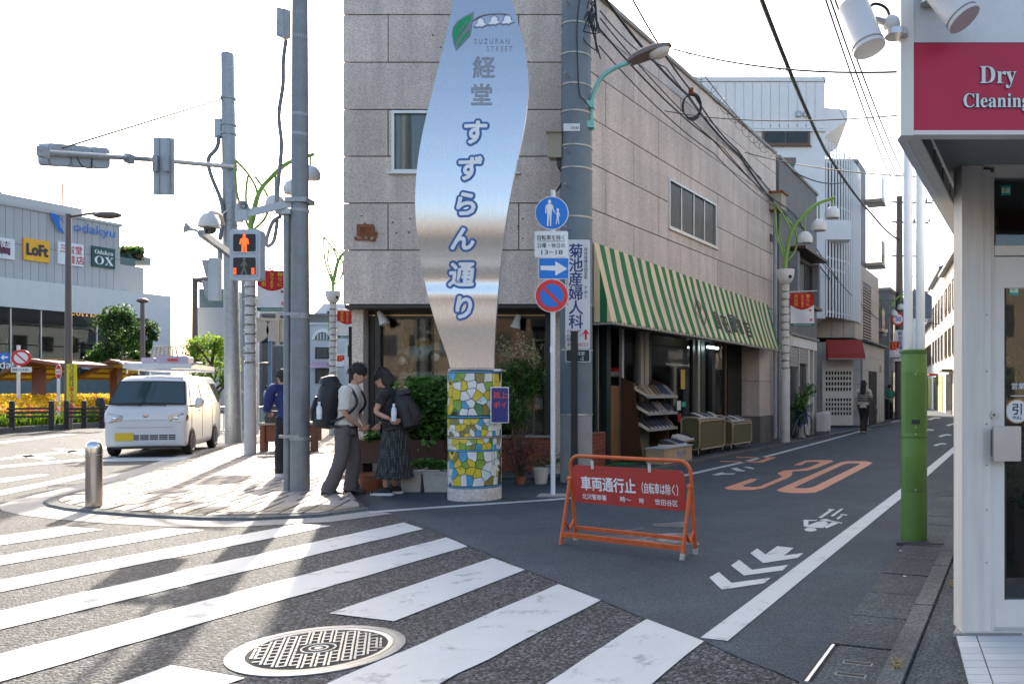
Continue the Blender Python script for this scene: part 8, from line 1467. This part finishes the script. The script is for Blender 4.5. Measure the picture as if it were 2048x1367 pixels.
plant('leafy_hedge', 'glossy green leafy hedge growing in the long brown planter', b1, [(P(px, py, 11.9 + r8.uniform(-.15, .2)), .26, .2) for px in range(812, 905, 15) for py in range(775 if px > 830 else 790, 880, 26)] + [(P(800, 868, 11.8), .12, .1), (P(745, 874, 11.7), .12, .08)], 5200, .085, ('leaf_gloss', 'leaf_gloss', 'leaf_gloss2', 'leaf_dark'), [[P(px, 900, 11.9), P(px + 5, 780, 11.9)] for px in (820, 850, 880)])
pl = thing('steel_planter', 'long dark brown steel planter on legs under the corner window', 'planter', P(800, 950, 11.9)); x0, x1 = P(706, 0, 11.9).x, P(898, 0, 11.9).x; MB().box(x0, x1, 11.65, 12.2, .34, .66).build('trough', 'planter_steel', pl); [MB().box(x, x + .1, 11.75, 12.1, .0, .34).build('leg', 'planter_steel', pl) for x in (x0 + .1, x1 - .25)]; MB().box(x0 + .03, x1 - .03, 11.68, 12.17, .655, .665).build('soil', 'soil', pl)
for i, (a, b) in enumerate(((801, 843), (846, 896))):
    c0, c1 = G(a, 984), G(b, 984); t = thing('white_planter', ('white plastic trough beside the bending person', 'white plastic trough against the mosaic pillar')[i], 'planter', (c0 + c1) / 2, group='white plastic troughs'); MB().prism([c0 + V(.02, 0, .0), c1 + V(-.02, 0, 0), c1 + V(0, -.02, .26), c0 + V(0, -.02, .26)], Yv * .26).build('trough', 'pot_white', t); MB().box(c0.x - .015, c1.x + .015, c0.y - .04, c0.y + .27, .25, .275).build('rim', 'pot_white', t)
plant('fern_plant', 'feathery low green plant in the white trough by the pillar', G(868, 960), [(P(px, 932 - 8 * math.sin((px - 825) / 65 * 3.1), 11.1), .1, .07) for px in range(828, 895, 8)], 1500, .045, ('leaf_mid', 'leaf_gloss2', 'leaf_dark'), asp=.3)
tc = G(732, 984); t = thing('terracotta_bowl', 'wide terracotta bowl of gravel between the two people', 'flowerpot', tc); MB().lathe([(.12, 0), (.165, .14), (.175, .20), (.19, .205), (.19, .235), (.165, .235), (.16, .2), (.001, .2)], tc + Yv * .18, 24).build('bowl', 'terracotta', t); MB().lathe([(.158, .206), (.001, .222)], tc + Yv * .18, 20).build('gravel', 'concrete_rough', t)
nb = P(1040, 930, 12.1); nb.z = .0
plant('nandina_shrub', 'tall nandina shrub with pale flower heads behind the sign post', nb, [(P(px, py, 12.1 + r8.uniform(-.2, .2)), .2, .17) for px, py in ((1010, 745), (1030, 735), (1050, 740), (1065, 750), (1020, 765), (1045, 770), (1060, 775), (1005, 780), (1030, 790), (1050, 800), (1015, 810), (1040, 825), (1065, 730), (1000, 755), (1035, 845), (1020, 835))], 3600, .075, ('leaf_dark', 'leaf_gloss', 'leaf_mid'), [[nb + V(.03 * i - .06, 0, 0), nb + V(.02 * i - .05, 0, .6), nb + V(.12 * i - .25, .02, 1.3)] for i in range(5)], asp=.28)
o = bpy.data.objects['nandina_shrub']; mb = MB(); [leaves(mb, [P(px, py, 12.05) + V(r8.gauss(0, .05), r8.gauss(0, .05), r8.gauss(0, .09)) for _ in range(110)], .03, r8, 0) for px, py in ((1005, 700), (1018, 706), (1040, 690), (1048, 700), (1060, 712), (1072, 718), (1030, 715))]; mb.build('flower_heads', 'panicle', o)
plant('red_leaf_shrub', 'dark red leaved shrub below the nandina', P(1040, 940, 11.8), [(P(px, py, 11.8), .14, .12) for px, py in ((1020, 880), (1040, 900), (1055, 915), (1030, 930), (1060, 890), (1015, 905))], 900, .05, ('leaf_red', 'leaf_red', 'twig', 'leaf_dark'), [[P(1035, 965, 11.8), P(1030, 900, 11.8), P(1025, 860, 11.8)]], asp=.3)
for i, (px, py, r_, h_, m, lab) in enumerate(((1082, 967, .115, .24, 'pot_white', 'cream plastic flowerpot beside the white sign post'), (1042, 968, .07, .12, 'terracotta', 'small brown flowerpot below the red leaved shrub'), (1107, 952, .12, .2, 'pot_white', 'second cream flowerpot behind the white sign post'), (1205, 922, .1, .2, 'terracotta', 'pot of red flowers in front of brick plinth'))):
    c = G(px, py); t = thing('flowerpot', lab, 'flowerpot', c); MB().lathe([(r_ * .72, 0), (r_, h_ * .85), (r_ * 1.1, h_ * .86), (r_ * 1.1, h_), (r_ * .9, h_), (r_ * .85, h_ * .85), (.001, h_ * .84)], c, 20).build('pot', m, t); mb = MB(); leaves(mb, [c + V(r8.gauss(0, r_ * .7), r8.gauss(0, r_ * .7), h_ + abs(r8.gauss(0, .1))) for _ in range(120)], .045, r8, mats=[MATS[k] for k in (('red_flower', 'red_flower', 'leaf_mid') if i == 3 else ('leaf_mid', 'twig', 'leaf_dark'))]); mb.build('foliage', None, t)
tm_ = thing('turf_mat', 'bright green artificial turf mat at the shop door', 'mat', G(1265, 925)); MB().prism([G(1212, 932, .05), G(1300, 926, .05), G(1308, 915, .05), G(1222, 918, .05)], Z * .012).build('mat', 'turf', tm_); MB().prism([G(1209, 933, .05), G(1303, 927, .05), G(1311, 914, .05), G(1219, 917, .05)], Z * .006).build('mat_edge', 'shoe_dark', tm_)
pb = R(11.9) + dn * .75; plant('potted_tree', 'light green potted shrub beside the parked bicycle', pb, [(pb + V(r8.gauss(0, .12), r8.gauss(0, .12), z), .2, .2) for z in (.5, .75, 1.0, 1.2, 1.4, .6, .9)], 1300, .085, ('leaf_mid', 'leaf_light', 'leaf_gloss2'), [[pb, pb + V(.05, 0, .8), pb + V(-.05, 0, 1.5)]]); MB().lathe([(.14, .05), (.19, .4), (.17, .4), (.001, .36)], pb, 16).build('pot', 'pot_white', bpy.data.objects['potted_tree'])
bk = thing('bicycle', 'black bicycle leaning by the white lamp column', 'bicycle', R(10.9) + dn * .9)
bo_ = R(11.0) + dn * .82 + Z * .05; bd = (du + dn * .1).normalized()
for x in (-.0, 1.02): w_ = [bo_ + bd * (x + .31 * math.cos(i * .2618)) + Z * (.32 + .31 * math.sin(i * .2618)) for i in range(25)]; MB().tube(w_, .016, 6).build('wheel', 'tyre', bk); [MB().tube([bo_ + bd * x + Z * .32, w_[k]], .003, 4).build('spoke', 'steel_dull', bk) for k in range(0, 24, 3)]
f = lambda x, z: bo_ + bd * x + Z * z; mb = MB(); [mb.tube([f(*a), f(*b)], .014, 6) for a, b in (((0, .32), (.42, .28)), ((.42, .28), (.32, .72)), ((.42, .28), (.86, .62)), ((.34, .6), (.84, .70)), ((0, .32), (.33, .6)), ((1.02, .32), (.84, .78)))]; mb.build('frame', 'notice_blue', bk); MB().ell(f(.30, .77), .12, .08, .04, 10, 6).build('saddle', 'shoe_dark', bk); MB().tube([f(.84, .78), f(.84, .9) + dn * .0, f(.76, .95) + dn * .25], .012, 6).build('handlebar', 'steel_dull', bk); MB().lathe([(.12, 0), (.15, .2)], f(1.02, .72), 12).build('basket', 'steel_dull', bk)
ac = thing('air_conditioner', 'white outdoor air conditioner unit on the pavement by the mortar shop', 'air conditioner', E1 + g2 * 4.1 + n2 * .4); o_ = E1 + g2 * 3.9 + n2 * .15 + Z * .12; MB().obox(o_, g2 * .78, n2 * .28, Z * .58).build('case', 'board_white', ac); [MB().obox(o_ + g2 * .04 + n2 * .281 + Z * (.06 + i * .05), g2 * .48, n2 * .008, Z * .018).build('grille_bar', 'frame_grey', ac) for i in range(10)]; [MB().obox(o_ + g2 * x - Z * .12, g2 * .06, n2 * .28, Z * .118).build('foot', 'galv', ac) for x in (.1, .6)]
for i in range(7): MB().obox(o_ - g2 * .003 + n2 * .03 + Z * (.08 + i * .065), n2 * .22, -g2 * .006, Z * .02).build('side_slot', 'frame_grey', ac)
# ---------------------------------------------------------------- far utility pole and overhead wires
mat('pole_weathered', (.14, .12, .11), .85, var=.25, scale=5)
fp = V(10.05, 42.2, 0); fu_ = thing('far_utility_pole', 'weathered utility pole crowded with crossarms and cables down the street', 'utility pole', fp); MB().tube([fp, fp + Z * 11.2], [.24, .15], 14).build('shaft', 'pole_weathered', fu_)
for z, l in ((10.9, 1.7), (9.9, 1.5), (8.2, 1.2), (6.4, 1.5), (5.6, .9)): MB().bar(fp + V(-.4, -.1, z), fp + V(l, .1, z), .08, .08).build('crossarm', 'galv_dark', fu_); [MB().lathe([(.05, 0), (.06, .06), (.03, .12), (.05, .16), (.001, .2)], fp + V(x, 0, z + .04), 8).build('insulator', 'lamp_brown', fu_) for x in (l * .5, l * .8, l)]
for z in (7.3, 8.9): MB().lathe([(.001, 0), (.2, .02), (.2, .5), (.001, .55)], fp + V(.38, -.1, z), 12).build('transformer', 'pipe_grey', fu_)
a = fp + V(-.3, -.3, 0); bd_ = MB().obox(a + Z * 2.9, X * .5, Z * 1.55, -Yv * .03).build('clinic_board', 'board_white', fu_); o = MB(); text(o, '菊池産婦人科', a + V(.25, -.035, 4.2), X, Z, .24, .02, vertical=True, pitch=1.0); o.build('lettering', 'navy', bd_); c = fp + V(-.15, -.35, 5.0); disc(c, .32, 'sign_red', 'speed_sign', fu_, .02, 24); disc(c - Yv * .006, .24, 'sign_white', 'speed_face', fu_, .003, 24); o = MB(); text(o, '30', c + V(0, -.009, -.1), X, Z, .3, .03); o.build('speed_number', 'sign_blue', fu_)
def wire(lab, pts, r=.012, s=.0, name='overhead_wire', m='cable', n=12):
    q = []
    for i in range(len(pts) - 1): q += sag(pts[i], pts[i + 1], s, n)[:-1]
    o = MB().tube(q + [Vector(pts[-1])], r, 5).build(name, m); tag(o, lab, 'cable', 'overhead wires'); return o
wire('thick twisted cable dropping steeply across the sky to the far utility pole', [P(1512, -30, 13), P(1650, 300, 24), P(1745, 430, 36), fp + Z * 9.0], .045, .12)
for i in range(3): wire(('uppermost', 'middle', 'lowest')[i] + ' of three parallel black wires reaching top of the far pole', [P(1645 + 9 * i, -20, 13), fp + V(.3 + .5 * i, 0, 11.0 - .25 * i)], .018, .5)
wire('thin pale wire crossing the sky beside the white house canopy', [P(1572, 0, 15), P(1700, 255, 27), P(1800, 480, 42)], .008, .1)
wire('level black wire from street lamp head to the red fascia', [P(1345, 98, 12.0), P(1820, 143, 9)], .012, .12); wire('level thin wire from the granite wall towards the green gate post', [P(1330, 222, 15), P(1830, 228, 9)], .008, .12); wire('wire from granite parapet to the gate post tubes', [P(1490, 305, 20), P(1860, 355, 12)], .011, .1)
for i, (a, b, c, lab) in enumerate((((1184, 60, 12.4), (1400, 285, 17), (1556, 420, 22.6), 'upper'), ((1184, 95, 12.4), (1400, 310, 17), (1556, 432, 22.6), 'second'), ((1186, 40, 12.4), (1420, 300, 17.5), (1600, 470, 25), 'third'), ((1186, 25, 12.4), (1300, 140, 14.5), (1500, 360, 20.5), 'lowest'))): wire(lab + ' black wire strung along the granite side wall from the utility pole', [P(*a) + dn * .12, P(*b) + dn * .3, P(*c) + dn * .3], .011 if i else .016, .12)
wire('thick twisted cable following the granite parapet towards the lily lamp', [P(1205, -10, 12.6), P(1375, 190, 16.5), P(1480, 310, 19.8), P(1560, 415, 22.4), P(1670, 570, 32), fp + Z * 6.4], .026, .1); wire('second twisted cable following the granite parapet', [P(1255, -20, 13), P(1385, 185, 16.6), P(1475, 300, 19.6), P(1590, 430, 24), P(1700, 590, 34), fp + Z * 6.0], .018, .1)
cc = P(1382, 185, 16.6); cl_ = thing('cable_coil', 'coil of black cable hanging on the granite parapet', 'cable', cc); [MB().tube([cc + V(.18 * math.cos(a) + .01 * k, 0, -.28 + (.22 + .02 * k) * math.sin(a)) for a in [i * .35 for i in range(19)]], .010, 5).build('loop', 'cable', cl_) for k in range(4)]; MB().box(cc.x - .05, cc.x + .05, cc.y - .05, cc.y + .05, cc.z - .05, cc.z + .08).build('clamp', 'rust', cl_)
a, b = P(1296, -10, 11.5), P(1570, 320, 25); sp_ = thing('spiral_guard_wire', 'wire wound with a loose spiral guard crossing the sky', 'cable', a); L_ = sag(a, b, .3, 180); MB().tube(L_[::6], .009, 4).build('line', 'cable', sp_); MB().tube([p + V(.09 * math.cos(i * .62), 0, .11 * math.sin(i * .62) - .1) for i, p in enumerate(L_)], .005, 4).build('spiral', 'cable', sp_)
for i, (a, b) in enumerate((((1740, 640, 38), (1900, 560, 30)), ((1850, 350, 20), (1935, 470, 25)))): pass
wire('drooping wire right of the gate tubes towards the beige corner house', [fp + Z * 5.6, P(1930, 640, 50)], .02, .5); wire('upper wire right of the gate tubes', [fp + V(1.4, 0, 9.8), P(1940, 500, 30)], .016, .3); wire('lowest wire right of the gate tubes', [fp + V(1.4, 0, 6.4), P(1940, 520, 32)], .016, .3); wire('faint wire between pedestrian signal and the granite wall', [P(500, 520, 17.4), P(700, 540, 14)], .008, .2); wire('dark drop wire from mortar shop to the louvred balcony', [P(1590, 345, 24), P(1690, 365, 30)], .02, .15); wire('wire sagging from mortar shop eaves down to the tiled house', [P(1600, 470, 25), P(1760, 640, 38)], .014, .2)
o = MB(); up_ = bpy.data.objects['utility_pole']
for i in range(10): q = P(1184 + rnd.uniform(-10, 8), 22 + rnd.uniform(-20, 20), 12.3); o.tube(bez([q, q + V(rnd.uniform(-.1, .15), -.02, rnd.uniform(-.3, .1)), q + V(rnd.uniform(0, .2), -.03, rnd.uniform(-.6, -.1)), q + V(rnd.uniform(-.05, .1), 0, rnd.uniform(-.2, .2))], 6), .009, 5)
o.build('cable_tangle', 'cable', up_)['kind'] = 'stuff'; MB().tube(bez([P(1160, -10, 12.2), P(1154, 60, 12.2), P(1158, 180, 12.2), P(1168, 200, 12.2), P(1180, 215, 12.25)], 8), .010, 5).build('cable_run', 'cable', up_)
# small litter and dry weeds in the gutter
mat('straw', (.35, .26, .10), .8)
for i, (px, py) in enumerate(((1838, 1223), (1808, 1152), (1869, 1163), (1801, 1101))):
    c = G(px, py, .02); t = tag(MB().obox(c + V(0, 0, .0), V(.022 - .004 * i, .006, 0), V(-.004, .016, 0), V(0, 0, .003)).build('litter_scrap', 'board_white' if i != 2 else 'sign_black'), ('white paper scrap against the kerb near the tiled porch', 'tiny white scrap in the middle of gutter slab', 'dark scrap at the kerb beside dry weed', 'tiny white scrap by the foot of the green post')[i], 'litter')
for i, (px, py) in enumerate(((1903, 1172), (1790, 1340), (1797, 1330))):
    c = G(px, py, .05); wd = thing('dry_weed', ('dry straw weed growing behind the kerb', 'withered weed tuft at the drain corner', 'small withered weed beside the drain')[i], 'weed', c); mb = MB(); [blade(mb, c + V(r8.gauss(0, .012), r8.gauss(0, .012), 0), .07 + r8.random() * .05, .003, r8, .5) for _ in range(14)] if False else [mb.tube(bez([c, c + V(r8.gauss(0, .012), r8.gauss(0, .012), .02), c + V(r8.gauss(0, .03), r8.gauss(0, .03), .02 + r8.random() * .035)], 3), .0016, 4) for _ in range(10)]; mb.build('stalks', 'straw', wd)
finish_skin()
